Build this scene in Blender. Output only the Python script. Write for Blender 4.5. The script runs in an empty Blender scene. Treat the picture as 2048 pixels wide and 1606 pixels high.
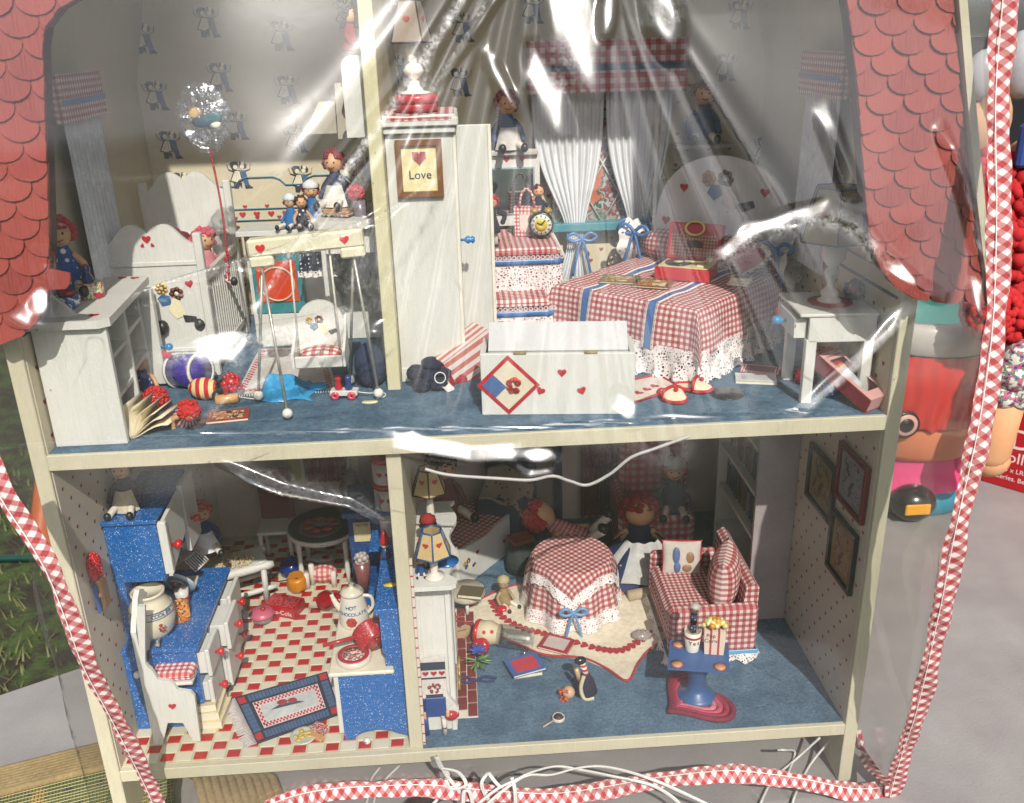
import bpy, math, random
import numpy as np
from mathutils import Matrix, Vector, Euler
random.seed(7)
SC = bpy.context.scene
COL = SC.collection
S = 0.01                                   # everything below is written in centimetres
# ---------------------------------------------------------------- camera
CP = (-0.566, -64.437, 59.363)
CR, CU, CF = (.99771829, -.06257463, -.02534999), (.04668649, .36821241, .92856879), (.04877067, .92763357, -.37029364)
FPX = 1858.74
cam = bpy.data.objects.new('camera', bpy.data.cameras.new('camera'))
COL.objects.link(cam)
cam.matrix_world = Matrix(((CR[0], CU[0], -CF[0], CP[0]*S), (CR[1], CU[1], -CF[1], CP[1]*S), (CR[2], CU[2], -CF[2], CP[2]*S), (0, 0, 0, 1)))
cam.data.sensor_width = 36
cam.data.lens = FPX/2048*36
cam.data.clip_start = 0.02
cam.data.dof.use_dof = True; cam.data.dof.focus_distance = .80; cam.data.dof.aperture_fstop = 15
cam.data.clip_end = 300
SC.camera = cam
# ---------------------------------------------------------------- light
SUN = Vector((-.18, 1, -.93)).normalized()
w = bpy.data.worlds.new('World'); SC.world = w; w.use_nodes = True
wn = w.node_tree.nodes; sky = wn.new('ShaderNodeTexSky'); sky.sky_type = 'NISHITA'; sky.sun_disc = False
sky.sun_elevation = math.asin(-SUN.z)
sky.sun_rotation = math.atan2(-SUN.x, -SUN.y)
sky.dust_density = 2.5; sky.air_density = 1.0
hs_ = wn.new('ShaderNodeHueSaturation'); hs_.inputs['Saturation'].default_value = .35      # thin bright cloud
w.node_tree.links.new(sky.outputs[0], hs_.inputs['Color']); w.node_tree.links.new(hs_.outputs[0], wn['Background'].inputs[0])
wn['Background'].inputs[1].default_value = 0.14
sl = bpy.data.lights.new('sun', 'SUN'); sl.energy = 4.7; sl.angle = math.radians(0.6); sl.color = (1, .95, .87)
so = bpy.data.objects.new('sun', sl); COL.objects.link(so)
so.rotation_euler = SUN.to_track_quat('-Z', 'Y').to_euler()
so.location = (1, -2, 3)
SC.view_settings.view_transform = 'Standard'; SC.view_settings.look = 'None'
SC.view_settings.exposure = 0.12; SC.view_settings.gamma = 1
SC.cycles.max_bounces = 8; SC.cycles.transparent_max_bounces = 24
SC.cycles.caustics_reflective = False; SC.cycles.caustics_refractive = False
SC.cycles.sample_clamp_indirect = 4

def ray(px, py, ax, val):                  # the real point on the plane ax = val that is seen at a pixel of the 2048 px photograph
    d = [CF[i]+CR[i]*(px-1024)/FPX+CU[i]*(803-py)/FPX for i in range(3)]
    t = (val-CP[ax])/d[ax]
    return Vector([CP[i]+t*d[i] for i in range(3)])
def PZ(px, py, z): return ray(px, py, 2, z)
def PY(px, py, y): return ray(px, py, 1, y)
def PX(px, py, x): return ray(px, py, 0, x)
F1, F2 = 31.05, 1.2                        # upper and lower floor surface

# ---------------------------------------------------------------- materials
def lin(c):
    if isinstance(c, str):
        c = c.lstrip('#'); c = [int(c[i:i+2], 16)/255 for i in (0, 2, 4)]
        c = [x/12.92 if x <= .04045 else ((x+.055)/1.055)**2.4 for x in c]
    return (*c[:3], 1)
MATS = {}
class NT:
    def __init__(s, name):
        s.m = bpy.data.materials.new(name); s.m.use_nodes = True
        s.t = s.m.node_tree; s.b = s.t.nodes['Principled BSDF']; s.out = s.t.nodes['Material Output']
    def n(s, ty, **k):
        x = s.t.nodes.new(ty)
        for a, v in k.items(): setattr(x, a, v)
        return x
    def l(s, a, b): s.t.links.new(a, b)
    def math(s, op, a, b=None, c=None):
        x = s.n('ShaderNodeMath', operation=op)
        for i, v in enumerate((a, b, c)):
            if v is None: continue
            if hasattr(v, 'links'): s.l(v, x.inputs[i])
            else: x.inputs[i].default_value = v
        return x.outputs[0]
    def mix(s, f, a, b, mode='MIX'):
        x = s.n('ShaderNodeMix', data_type='RGBA', blend_type=mode)
        for i, v in ((0, f), (6, a), (7, b)):
            if hasattr(v, 'links'): s.l(v, x.inputs[i])
            else: x.inputs[i].default_value = v if i == 0 else lin(v)
        return x.outputs[2]
    def noise(s, scale, detail=3, src=None, rough=.55):
        x = s.n('ShaderNodeTexNoise'); x.inputs['Scale'].default_value = scale; x.inputs['Detail'].default_value = detail; x.inputs['Roughness'].default_value = rough
        s.l(src if src is not None else s.obj(), x.inputs['Vector']); return x.outputs[0]
    def obj(s, mode='Object'):
        if not hasattr(s, 'tc'): s.tc = s.n('ShaderNodeTexCoord')
        return s.tc.outputs[mode]
    def ramp(s, f, a, b):
        x = s.n('ShaderNodeMapRange'); x.inputs[1].default_value = a; x.inputs[2].default_value = b
        s.l(f, x.inputs[0]); return x.outputs[0]
    def bump(s, h, st=.3, dist=.001):
        x = s.n('ShaderNodeBump'); x.inputs['Strength'].default_value = st; x.inputs['Distance'].default_value = dist
        s.l(h, x.inputs['Height']); s.l(x.outputs[0], s.b.inputs['Normal'])
    def col(s, c):
        if hasattr(c, 'links'): s.l(c, s.b.inputs['Base Color'])
        else: s.b.inputs['Base Color'].default_value = lin(c)
    def rough(s, r): s.b.inputs['Roughness'].default_value = r
def cached(f):
    def g(*a, **k):
        key = (f.__name__, str(a), str(k))
        if key not in MATS: MATS[key] = f(*a, **k)
        return MATS[key]
    return g
@cached
def plain(c, r=.5, var=.12, grain=400, bump=.15, metal=0, coat=0):
    t = NT('plain'); base = lin(c)
    n = t.noise(grain, 4); n2 = t.noise(grain/9, 3)
    f = t.math('ADD', t.math('MULTIPLY', n, .5), t.math('MULTIPLY', n2, .5))
    d = tuple(x*(1-var) for x in base[:3]); u = tuple(min(1, x*(1+var*.7)+.002) for x in base[:3])
    t.col(t.mix(t.ramp(f, .35, .65), d, u)); t.rough(r); t.bump(n, bump, .0004)
    t.b.inputs['Metallic'].default_value = metal
    t.b.inputs['Coat Weight'].default_value = coat
    return t.m
@cached
def paint(c, r=.55, dirt=.10):             # brushed and slightly worn paint on wood
    t = NT('brushed paint'); base = lin(c)
    mp = t.n('ShaderNodeMapping'); t.l(t.obj(), mp.inputs[0]); mp.inputs['Scale'].default_value = (1, 1, .12)
    g = t.noise(300, 5, mp.outputs[0], .75); n2 = t.noise(45, 4); n3 = t.noise(900, 2)
    c1 = t.mix(t.ramp(g, .35, .7), tuple(x*(1-dirt) for x in base[:3]), base[:3])
    c2 = t.mix(t.math('MULTIPLY', t.ramp(n2, .45, .75), .35), c1, tuple(x*y for x, y in zip(base[:3], (.86, .84, .78))))
    vo = t.n('ShaderNodeTexVoronoi'); vo.inputs['Scale'].default_value = 42; t.l(t.obj(), vo.inputs['Vector'])
    gr = t.math('MULTIPLY', t.ramp(t.noise(16, 5, rough=.7), .52, .72), .13)                 # grime, pin holes
    c2 = t.mix(t.math('MAXIMUM', gr, t.math('MULTIPLY', t.ramp(vo.outputs[0], .05, .03), .7)), c2, tuple(x*.42 for x in base[:3]))
    t.col(c2); t.rough(r); t.bump(t.math('ADD', g, t.math('MULTIPLY', n3, .4)), .8, .0009)
    return t.m
@cached
def gloss(c, r=.18, coat=.3): return plain(c, r, .06, 60, .02, 0, coat)
@cached
def cloth(c, r=.9, sc=900):
    return plain(c, r, .22, sc, .6)
@cached
def gingham(red='#960a1a', white='#e6dcd4', p=.52, rot=0, sep=1):   # woven check, p = repeat in cm, on the UVs (cm)
    t = NT('gingham')
    mp = t.n('ShaderNodeMapping'); t.l(t.obj('UV'), mp.inputs[0]); mp.inputs['Rotation'].default_value = (0, 0, math.radians(rot))
    sp = t.n('ShaderNodeSeparateXYZ'); t.l(mp.outputs[0], sp.inputs[0])
    n = t.noise(300, 3); nn = t.math('MULTIPLY', t.math('SUBTRACT', n, .5), .10)
    def band(o):
        f = t.math('FRACT', t.math('ADD', t.math('DIVIDE', o, p), nn))
        a = t.math('ABSOLUTE', t.math('SUBTRACT', f, .5))
        return t.ramp(a, .235, .265)
    u, v = band(sp.outputs[0]), band(sp.outputs[1])
    s = t.math('MULTIPLY', t.math('ADD', u, v), .5)
    w_, r_ = lin(white)[:3], lin(red)[:3]
    mid = tuple(a*.24+b*.76 for a, b in zip(w_, r_))
    cr = t.n('ShaderNodeValToRGB'); e = cr.color_ramp.elements
    e[0].position = 0; e[0].color = (*w_, 1); e[1].position = 1; e[1].color = (*r_, 1)
    k = e.new(.5); k.color = (*mid, 1); t.l(s, cr.inputs[0])
    fine = t.noise(1400, 2)
    t.col(t.mix(t.math('MULTIPLY', t.ramp(fine, .3, .7), .12), cr.outputs[0], (.8, .66, .64)))
    t.rough(.9); t.bump(fine, .5, .0004)
    return t.m
@cached
def stripes(a, b, p=.4, rot=0, duty=.5):
    t = NT('stripes')
    mp = t.n('ShaderNodeMapping'); t.l(t.obj('UV'), mp.inputs[0]); mp.inputs['Rotation'].default_value = (0, 0, math.radians(rot))
    sp = t.n('ShaderNodeSeparateXYZ'); t.l(mp.outputs[0], sp.inputs[0])
    f = t.math('ABSOLUTE', t.math('SUBTRACT', t.math('FRACT', t.math('DIVIDE', sp.outputs[0], p)), .5))
    t.col(t.mix(t.ramp(f, duty*.5-.03, duty*.5+.03), a, b)); t.rough(.8); t.bump(t.noise(900), .3, .0003)
    return t.m
@cached
def dots(base, dot, p=.6, rad=.28, r=.8):
    t = NT('dots'); x = t.n('ShaderNodeTexVoronoi'); x.inputs['Scale'].default_value = 100/p; x.inputs['Randomness'].default_value = .35
    t.l(t.obj(), x.inputs['Vector'])
    t.col(t.mix(t.ramp(x.outputs[0], rad, rad-.04), base, dot)); t.rough(r); t.bump(t.noise(700), .3, .0003)
    return t.m
@cached
def enamel(c='#0d5ca4', dot='#d4e6f6', sc=560, r=.16):   # speckled enamel
    t = NT('speckled enamel'); x = t.n('ShaderNodeTexVoronoi'); x.inputs['Scale'].default_value = sc; t.l(t.obj(), x.inputs['Vector'])
    y = t.n('ShaderNodeTexVoronoi'); y.inputs['Scale'].default_value = sc*2.3; t.l(t.obj(), y.inputs['Vector'])
    a = t.ramp(x.outputs[0], .24, .16); b = t.math('MULTIPLY', t.ramp(y.outputs[0], .3, .2), .45)
    n = t.ramp(t.noise(260, 3), .38, .6)
    f = t.math('MULTIPLY', t.math('MAXIMUM', a, b), n)
    t.col(t.mix(f, t.mix(t.noise(40), tuple(q*.8 for q in lin(c)[:3]), c), dot)); t.rough(r); t.bump(t.noise(500), .12, .0003)
    return t.m
@cached
def lace(c='#e8e0dc', sc=330, dens=.22):         # openwork: threads round real holes
    t = NT('lace'); x = t.n('ShaderNodeTexVoronoi', feature='DISTANCE_TO_EDGE'); x.inputs['Scale'].default_value = sc; t.l(t.obj(), x.inputs['Vector'])
    y = t.n('ShaderNodeTexVoronoi'); y.inputs['Scale'].default_value = sc/3.3; t.l(t.obj(), y.inputs['Vector'])
    a = t.math('LESS_THAN', x.outputs[0], dens)
    b = t.math('LESS_THAN', t.math('ABSOLUTE', t.math('SUBTRACT', y.outputs[0], .3)), .07)
    t.l(t.math('MAXIMUM', a, b), t.b.inputs['Alpha']); t.col(c); t.rough(.85)
    return t.m
@cached
def clear(c=(1, 1, 1), fac=.1, r=.06, ior=1.45):
    t = NT('clear'); tr = t.n('ShaderNodeBsdfTransparent'); tr.inputs[0].default_value = (*c[:3], 1)
    g = t.n('ShaderNodeBsdfGlossy'); g.inputs['Roughness'].default_value = r
    lw = t.n('ShaderNodeLayerWeight'); lw.inputs[0].default_value = .5
    mx = t.n('ShaderNodeMixShader'); t.l(t.math('ADD', fac, t.math('MULTIPLY', t.math('POWER', lw.outputs[1], 4), .7)), mx.inputs[0])
    t.l(tr.outputs[0], mx.inputs[1]); t.l(g.outputs[0], mx.inputs[2]); t.l(mx.outputs[0], t.out.inputs[0])
    return t.m
@cached
def picture(cols, sc=200, r=.45):             # soft abstract colour print
    t = NT('print'); n = t.noise(sc, 3); cr = t.n('ShaderNodeValToRGB'); cr.color_ramp.interpolation = 'CONSTANT'
    e = cr.color_ramp.elements; k = len(cols)
    e[0].position = 0; e[0].color = lin(cols[0]); e[1].position = .36+.28*(k-1)/k; e[1].color = lin(cols[-1])
    for i in range(1, k-1): q = e.new(.36+.28*i/k); q.color = lin(cols[i])
    t.l(n, cr.inputs[0]); t.col(cr.outputs[0]); t.rough(r); return t.m
CREAM, WHITE, RED, BLUE = '#c4bea6', '#d2d2cc', '#b01022', '#123f7e'
RIBBON = '#3f6ea8'
# ---------------------------------------------------------------- mesh builder
class MB:
    def __init__(s): s.v = []; s.f = []; s.mi = []; s.uv = {}; s.smooth = []
    def add(s, vs, fs, mi=0, M=None, uvs=None, sm=False):
        o = len(s.v)
        s.v += [tuple(M @ Vector(v)) if M is not None else tuple(v) for v in vs]
        for k, f in enumerate(fs):
            if uvs is not None: s.uv[len(s.f)] = [uvs[i] for i in f]
            s.f.append(tuple(i+o for i in f)); s.mi.append(mi); s.smooth.append(sm)
        return s
    def box(s, x0, x1, y0, y1, z0, z1, c=0, mi=0, M=None):
        if not c:
            vs = [(x, y, z) for z in (z0, z1) for y in (y0, y1) for x in (x0, x1)]
            return s.add(vs, [(0, 2, 3, 1), (4, 5, 7, 6), (0, 1, 5, 4), (2, 6, 7, 3), (0, 4, 6, 2), (1, 3, 7, 5)], mi, M)
        c = min(c, abs(x1-x0)*.4, abs(y1-y0)*.4, abs(z1-z0)*.4)
        vs = []; X, Y, Z = (x0, x1), (y0, y1), (z0, z1)
        for k in range(8):
            i, j, l = k & 1, k >> 1 & 1, k >> 2
            sx, sy, sz = (c, -c)[i], (c, -c)[j], (c, -c)[l]
            vs += [(X[i], Y[j]+sy, Z[l]+sz), (X[i]+sx, Y[j], Z[l]+sz), (X[i]+sx, Y[j]+sy, Z[l])]
        q = lambda k, a: k*3+a
        fs = [tuple(q(k, 0) for k in (0, 4, 6, 2)), tuple(q(k, 0) for k in (1, 3, 7, 5)), tuple(q(k, 1) for k in (0, 1, 5, 4)),
              tuple(q(k, 1) for k in (2, 6, 7, 3)), tuple(q(k, 2) for k in (0, 2, 3, 1)), tuple(q(k, 2) for k in (4, 5, 7, 6))]
        for a, bb, ax in ((0, 1, 0), (2, 3, 0), (4, 5, 0), (6, 7, 0), (0, 2, 1), (1, 3, 1), (4, 6, 1), (5, 7, 1), (0, 4, 2), (1, 5, 2), (2, 6, 2), (3, 7, 2)):
            m, n = [t for t in range(3) if t != ax]
            fs.append((q(a, m), q(bb, m), q(bb, n), q(a, n)))
        for k in range(8): fs.append((q(k, 0), q(k, 1), q(k, 2)))
        return s.add(vs, fs, mi, M)
    def prism(s, pts, d0, d1, pl='xz', mi=0, M=None):     # outline in a plane, given real thickness along the third axis
        n = len(pts)
        mk = {'xz': lambda p, d: (p[0], d, p[1]), 'yz': lambda p, d: (d, p[0], p[1]), 'xy': lambda p, d: (p[0], p[1], d)}[pl]
        vs = [mk(p, d0) for p in pts]+[mk(p, d1) for p in pts]
        fs = [tuple(range(n)), tuple(range(2*n-1, n-1, -1))]+[(i, i+n, (i+1) % n+n, (i+1) % n) for i in range(n)]
        return s.add(vs, fs, mi, M)
    def lathe(s, pr, c=(0, 0, 0), n=20, mi=0, M=None, cap=True):
        vs = []; fs = []; uv = []
        L = 0
        for k, (r, z) in enumerate(pr):
            if k: L += math.hypot(r-pr[k-1][0], z-pr[k-1][1])
            for i in range(n):
                a = 2*math.pi*i/n; vs.append((c[0]+r*math.cos(a), c[1]+r*math.sin(a), c[2]+z)); uv.append((max(p[0] for p in pr)*a, L))
        for k in range(len(pr)-1):
            for i in range(n):
                j = (i+1) % n; fs.append((k*n+i, k*n+j, k*n+n+j, k*n+n+i))
        if cap and len(pr) > 3 and abs(pr[0][0]-pr[-1][0]) < 1e-6 and pr[0][0] < max(p[0] for p in pr)-1e-6:      # a ring: close it on itself
            for i in range(n): j = (i+1) % n; fs.append(((len(pr)-1)*n+i, (len(pr)-1)*n+j, j, i))
        elif cap: fs += [tuple(range(n-1, -1, -1)), tuple((len(pr)-1)*n+i for i in range(n))]
        return s.add(vs, fs, mi, M, uv, True)
    def ell(s, c, r, n=12, m=8, mi=0, M=None):
        if not hasattr(r, '__len__'): r = (r, r, r)
        vs = [(c[0], c[1], c[2]-r[2])]; fs = []
        for j in range(1, m):
            a = math.pi*j/m-math.pi/2
            for i in range(n):
                b = 2*math.pi*i/n
                vs.append((c[0]+r[0]*math.cos(a)*math.cos(b), c[1]+r[1]*math.cos(a)*math.sin(b), c[2]+r[2]*math.sin(a)))
        vs.append((c[0], c[1], c[2]+r[2])); T = len(vs)-1
        for i in range(n):
            k = (i+1) % n; fs.append((0, 1+k, 1+i)); fs.append((T, 1+(m-2)*n+i, 1+(m-2)*n+k))
            for j in range(m-2): fs.append((1+j*n+i, 1+j*n+k, 1+(j+1)*n+k, 1+(j+1)*n+i))
        return s.add(vs, fs, mi, M, None, True)
    def tube(s, pts, r, n=8, mi=0, closed=False, M=None, flat=1):
        P = [Vector(p) for p in pts]; k = len(P)
        R = r if hasattr(r, '__len__') else [r]*k
        vs = []; up = None
        for i in range(k):
            a, b = (P[(i-1) % k], P[(i+1) % k]) if closed else (P[max(i-1, 0)], P[min(i+1, k-1)])
            t = (b-a).normalized() if (b-a).length > 1e-9 else Vector((0, 0, 1))
            if up is None: up = t.orthogonal().normalized() if flat == 1 else (Vector((0, 0, 1))-t*t.z).normalized()
            up = (up-t*up.dot(t)); up = up.normalized() if up.length > 1e-6 else t.orthogonal().normalized()
            sd = t.cross(up)
            for j in range(n):
                q = 2*math.pi*j/n; vs.append(P[i]+up*(R[i]*flat*math.cos(q))+sd*(R[i]*math.sin(q)))
        fs = []
        for i in range(k if closed else k-1):
            for j in range(n):
                i2 = (i+1) % k; fs.append((i*n+j, i2*n+j, i2*n+(j+1) % n, i*n+(j+1) % n))
        if not closed: fs += [tuple(range(n)), tuple((k-1)*n+j for j in range(n-1, -1, -1))]
        return s.add(vs, fs, mi, M, None, True)
    def surf(s, fn, nu, nv, mi=0, M=None, wrap=False, sm=True):     # fn(u, v) -> (position, uv in cm)
        vs = []; uv = []
        for j in range(nv+1):
            for i in range(nu+1):
                p, q = fn(i/nu, j/nv); vs.append(p); uv.append(q)
        fs = [(j*(nu+1)+i, j*(nu+1)+i+1, (j+1)*(nu+1)+i+1, (j+1)*(nu+1)+i) for j in range(nv) for i in range(nu)]
        return s.add(vs, fs, mi, M, uv, sm)
    def disc(s, c, r, n=24, mi=0, M=None, ry=None):
        vs = [(c[0]+r*math.cos(2*math.pi*i/n), c[1]+(ry or r)*math.sin(2*math.pi*i/n), c[2]) for i in range(n)]
        return s.add(vs, [tuple(range(n))], mi, M)
    def mesh(s, name, mats):
        me = bpy.data.meshes.new(name)
        me.from_pydata([(a*S, b*S, c*S) for a, b, c in s.v], [], s.f)
        mats = mats if isinstance(mats, (list, tuple)) else [mats]
        for m in mats: me.materials.append(m)
        me.polygons.foreach_set('material_index', s.mi)
        me.polygons.foreach_set('use_smooth', s.smooth)
        ul = me.uv_layers.new(name='UVMap'); data = [0.0]*(2*len(me.loops)); k = 0
        for fi, f in enumerate(s.f):
            q = s.uv.get(fi)
            if q is None:
                nrm = me.polygons[fi].normal; ax = max(range(3), key=lambda t: abs(nrm[t]))
                a, b = [t for t in range(3) if t != ax]
                q = [(s.v[i][a], s.v[i][b]) for i in f]
            for x in q: data[k] = x[0]; data[k+1] = x[1]; k += 2
        ul.data.foreach_set('uv', data)
        return me
    def build(s, name, mats, parent=None, loc=(0, 0, 0), rot=(0, 0, 0), kind=None, label=None):
        return link(name, s.mesh(name, mats), parent, loc, rot, kind, label)
def link(name, me, parent=None, loc=(0, 0, 0), rot=(0, 0, 0), kind=None, label=None):
    o = bpy.data.objects.new(name, me); COL.objects.link(o)
    o.location = (loc[0]*S, loc[1]*S, loc[2]*S); o.rotation_euler = rot
    if parent is not None: o.parent = parent
    if kind: o['kind'] = kind
    if label: o['label'] = label
    return o
def thing(name, label, cat, loc=(0, 0, 0), rz=0, group=None, rot=None):
    o = bpy.data.objects.new(name, None); COL.objects.link(o); o.empty_display_size = .01
    o.location = (loc[0]*S, loc[1]*S, loc[2]*S); o.rotation_euler = rot or (0, 0, math.radians(rz))
    o['label'] = label; o['category'] = cat
    if group: o['group'] = group
    return o
def tag(o, label, cat, group=None):
    o['label'] = label; o['category'] = cat
    if group: o['group'] = group
    return o
def heart_pts(s, cx=0, cy=0, n=16):
    out = []
    for i in range(n):
        a = 2*math.pi*i/n; x = 16*math.sin(a)**3; y = 13*math.cos(a)-5*math.cos(2*a)-2*math.cos(3*a)-math.cos(4*a)
        out.append((cx+x*s/32, cy+(y+2)*s/32))
    return out
def rect(x0, x1, y0, y1): return [(x0, y0), (x1, y0), (x1, y1), (x0, y1)]
def text(body, size, M, mat, parent, name='lettering', ext=.01, align='CENTER'):      # printed words as very thin letters
    cu = bpy.data.curves.new(name, 'FONT'); cu.body = body; cu.size = size*S; cu.extrude = ext*S; cu.align_x = align; cu.align_y = 'CENTER'
    cu.resolution_u = 3
    to = bpy.data.objects.new('t', cu); COL.objects.link(to)
    me = bpy.data.meshes.new_from_object(to); bpy.data.objects.remove(to)
    o = bpy.data.objects.new(name, me); COL.objects.link(o); me.materials.clear(); me.materials.append(mat)
    M = M.copy(); M.translation = M.translation*S
    me.transform(M); o.parent = parent
    return o
def MX(loc, rx=0, ry=0, rz=0, sc=1):
    return Matrix.Translation(Vector(loc)) @ Euler((math.radians(rx), math.radians(ry), math.radians(rz))).to_matrix().to_4x4() @ Matrix.Scale(sc, 4)
def spline(pts, n=8):
    P = [Vector(p) for p in pts]; out = []
    for i in range(len(P)-1):
        a, b, c, d = P[max(i-1, 0)], P[i], P[i+1], P[min(i+2, len(P)-1)]
        for k in range(n):
            t = k/n; out.append(.5*((2*b)+(c-a)*t+(2*a-5*b+4*c-d)*t*t+(3*b-3*c+d-a)*t**3))
    return out+[P[-1]]
def bow(parent, c, s, mat, name='ribbon_bow', tails=1.6, M=None, ax=(1, 0, 0)):
    b = MB(); c = Vector(c); ax = Vector(ax).normalized()
    for q in (1, -1):
        lp = [c, c+ax*q*s*.7+Vector((0, -.1, s*.5)), c+ax*q*s*1.25+Vector((0, -.1, s*.15)), c+ax*q*s*.7+Vector((0, -.1, -s*.2)), c]
        b.tube(spline(lp, 5), .09*s+.06, 6)
        b.tube(spline([c, c+ax*q*s*.3+Vector((0, -.12, -s*.8)), c+ax*q*s*.8+Vector((0, -.1, -s*tails))], 5), .08*s+.05, 6)
    b.ell(c, .2*s, 8, 6)
    return b.build(name, mat, parent)
# ================================================================ setting
TZ = -5.4                                  # table top
GZ = TZ-76
t = NT('grass ground'); n1 = t.noise(14, 6); n2 = t.noise(120, 4)
t.col(t.mix(t.ramp(n1, .42, .6), t.mix(n2, '#1c1712', '#352c22'), t.mix(n2, '#26330f', '#4a5c28'))); t.rough(.95); t.bump(n2, .8, .01)
b = MB(); b.box(-9000, 9000, -9000, 9000, GZ-10, GZ); b.build('ground', t.m, kind='structure')
def blades(n, box, mat):
    vs = []; fs = []
    for i in range(n):
        x = random.uniform(*box[:2]); y = random.uniform(*box[2:]); h = random.uniform(1, 4); a = random.uniform(0, 6.28); l = random.uniform(.5, 3.5)
        dx, dy = math.cos(a), math.sin(a); o = len(vs)
        vs += [(x-dy*.25, y+dx*.25, GZ), (x+dy*.25, y-dx*.25, GZ), (x+dx*l, y+dy*l, GZ+h)]; fs.append((o, o+1, o+2))
    b = MB(); b.add(vs, fs); o = b.build('grass', mat, kind='stuff'); o['label'] = 'grass and weeds growing below the edge of the grey table'; return o
t = NT('grass blade'); t.col(t.mix(t.noise(30), '#26301a', '#7d7c4a')); t.rough(.7)
blades(5000, (-190, -40, 5, 260), t.m)
# the grey folding table, its far edge runs oblique behind the house
tb = thing('folding_table', 'grey textured folding table carrying the dollhouse', 'table', (0, 0, TZ))
t = NT('table plastic'); n = t.noise(330, 5); n2 = t.noise(12, 3)
n3 = t.noise(900, 2); t.col(t.mix(t.math('MULTIPLY', t.ramp(n3, .6, .72), .35), t.mix(t.ramp(n2, .3, .7), '#837f7f', '#928f8d'), '#565252')); t.rough(.6); t.bump(n, .5, .0008)
c29, s29 = math.cos(math.radians(29)), math.sin(math.radians(29))
R29 = Matrix.Rotation(math.radians(29), 4, 'Z')
b = MB(); b.box(-70, 190, -74, 0, -4.5, 0, .5, M=MX((-50, 21.5, 0), rz=29)); b.build('tabletop', t.m, tb)
for x, y in ((-60, -68), (-60, -8), (180, -68), (180, -8)):
    b = MB(); b.tube([(x, y, -4.5), (x, y, -76)], 1.4, 10, M=MX((-50, 21.5, 0), rz=29)); b.build('leg', plain('#55555a', .4, metal=.6), tb)
b = MB(); b.tube(spline([(-170, 60, GZ+2), (-140, 90, GZ+1.5), (-95, 100, GZ+1.5), (-70, 128, GZ+2), (-90, 170, GZ+2), (-150, 180, GZ+2)], 10), 1.0, 10)
tag(b.build('garden_hose', gloss('#123a30')), 'dark green garden hose curling across the grass at far left', 'hose')
# trees that stand behind the photographer: seen only mirrored in the clear cover
def tree(x, y, h, cr, lab):
    T = thing('tree', lab, 'tree', (x, y, GZ), group='trees mirrored in the clear cover')
    b = MB(); b.tube([(0, 0, 0), (h*.02, 0, h*.3), (-h*.02, h*.02, h*.6), (0, 0, h*.9)], [h*.04, h*.03, h*.02, h*.006], 8)
    lim = []
    for i in range(9):
        a = i*2.4; z = h*(.35+.05*i); q = (math.cos(a)*cr*.7, math.sin(a)*cr*.7, z+h*.14); lim.append(q)
        b.tube([(0, 0, z), (q[0]*.5, q[1]*.5, z+h*.09), q], [h*.014, h*.009, h*.003], 5)
    b.build('trunk', plain('#4a3a2c', .9), T)
    vs = []; fs = []
    for i in range(5200):
        q = random.choice(lim+[(0, 0, h*.85), (0, 0, h*.95)]); r = cr*random.uniform(.1, .55)**.8
        d = Vector((random.gauss(0, 1), random.gauss(0, 1), random.gauss(0, .8))).normalized()*r*random.uniform(.5, 1)
        c = Vector(q)+d; u = Vector((random.gauss(0, 1), random.gauss(0, 1), random.gauss(0, 1))).normalized(); v = u.orthogonal().normalized(); s_ = random.uniform(5, 11)
        o = len(vs); vs += [c-u*s_, c+v*s_*.5, c+u*s_, c-v*s_*.5]; fs.append((o, o+1, o+2, o+3))
    b = MB(); b.add(vs, fs); b.build('crown', plain('#24331a', .8, .3, 3), T)
for a in ((-520, -1150, 560, 170, 'broad dark tree mirrored at the left of the clear cover'), (-60, -1300, 420, 150, 'lower dark tree mirrored in the middle of the clear cover'),
          (330, -1250, 430, 130, 'tall dark tree mirrored right of centre in the clear cover'), (900, -1300, 360, 170, 'wide dark tree mirrored at the right of the clear cover'),
          (-1000, -1200, 640, 240, 'large dark tree mirrored at the far left of the clear cover'), (-300, -1400, 700, 210, 'tallest dark tree mirrored left of centre in the clear cover')): tree(*a)

# ================================================================ the dollhouse
H = thing('dollhouse', 'cream open-fronted wooden dollhouse with red scalloped roof under a clear cover', 'dollhouse', (0, 0, 0))
cm = paint(CREAM, .5)
XI, XO = 31.83, 33.0
for sg, nm in ((-1, 'side_panel'), (1, 'side_panel')):
    b = MB(); b.box(min(sg*XI, sg*XO), max(sg*XI, sg*XO), 0, 41, TZ, 41.5, .06); b.build(nm, cm, H)
b = MB(); b.box(-XI, XI, 0.02, 40, 29.76, 31.0, .05); b.build('middle_shelf', cm, H)
b = MB(); b.box(-XI, XI, 0.02, 40, -.03, 1.12, .05); b.build('base_board', cm, H)
b = MB(); b.box(-6.95, -5.8, .66, 40, 1.12, 29.76, .05); b.build('lower_divider', cm, H)
b = MB(); b.box(-7.25, -6.15, 10.5, 36, 31, 88, .05); b.build('upper_divider', paint('#cdc7a4', .5), H)
wallm = plain('#bfb5a6', .8, .05, 300, .1); wallu = plain('#c2b89e', .8, .06, 200, .1)
b = MB(); b.box(-XI, XI, 40, 41, 1.12, 29.76); b.build('back_panel', plain('#b9a79d', .8), H)
b = MB(); b.box(-XO-4, XO+4, 36, 37, 31.0, 90); b.build('back_panel', wallu, H)
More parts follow.
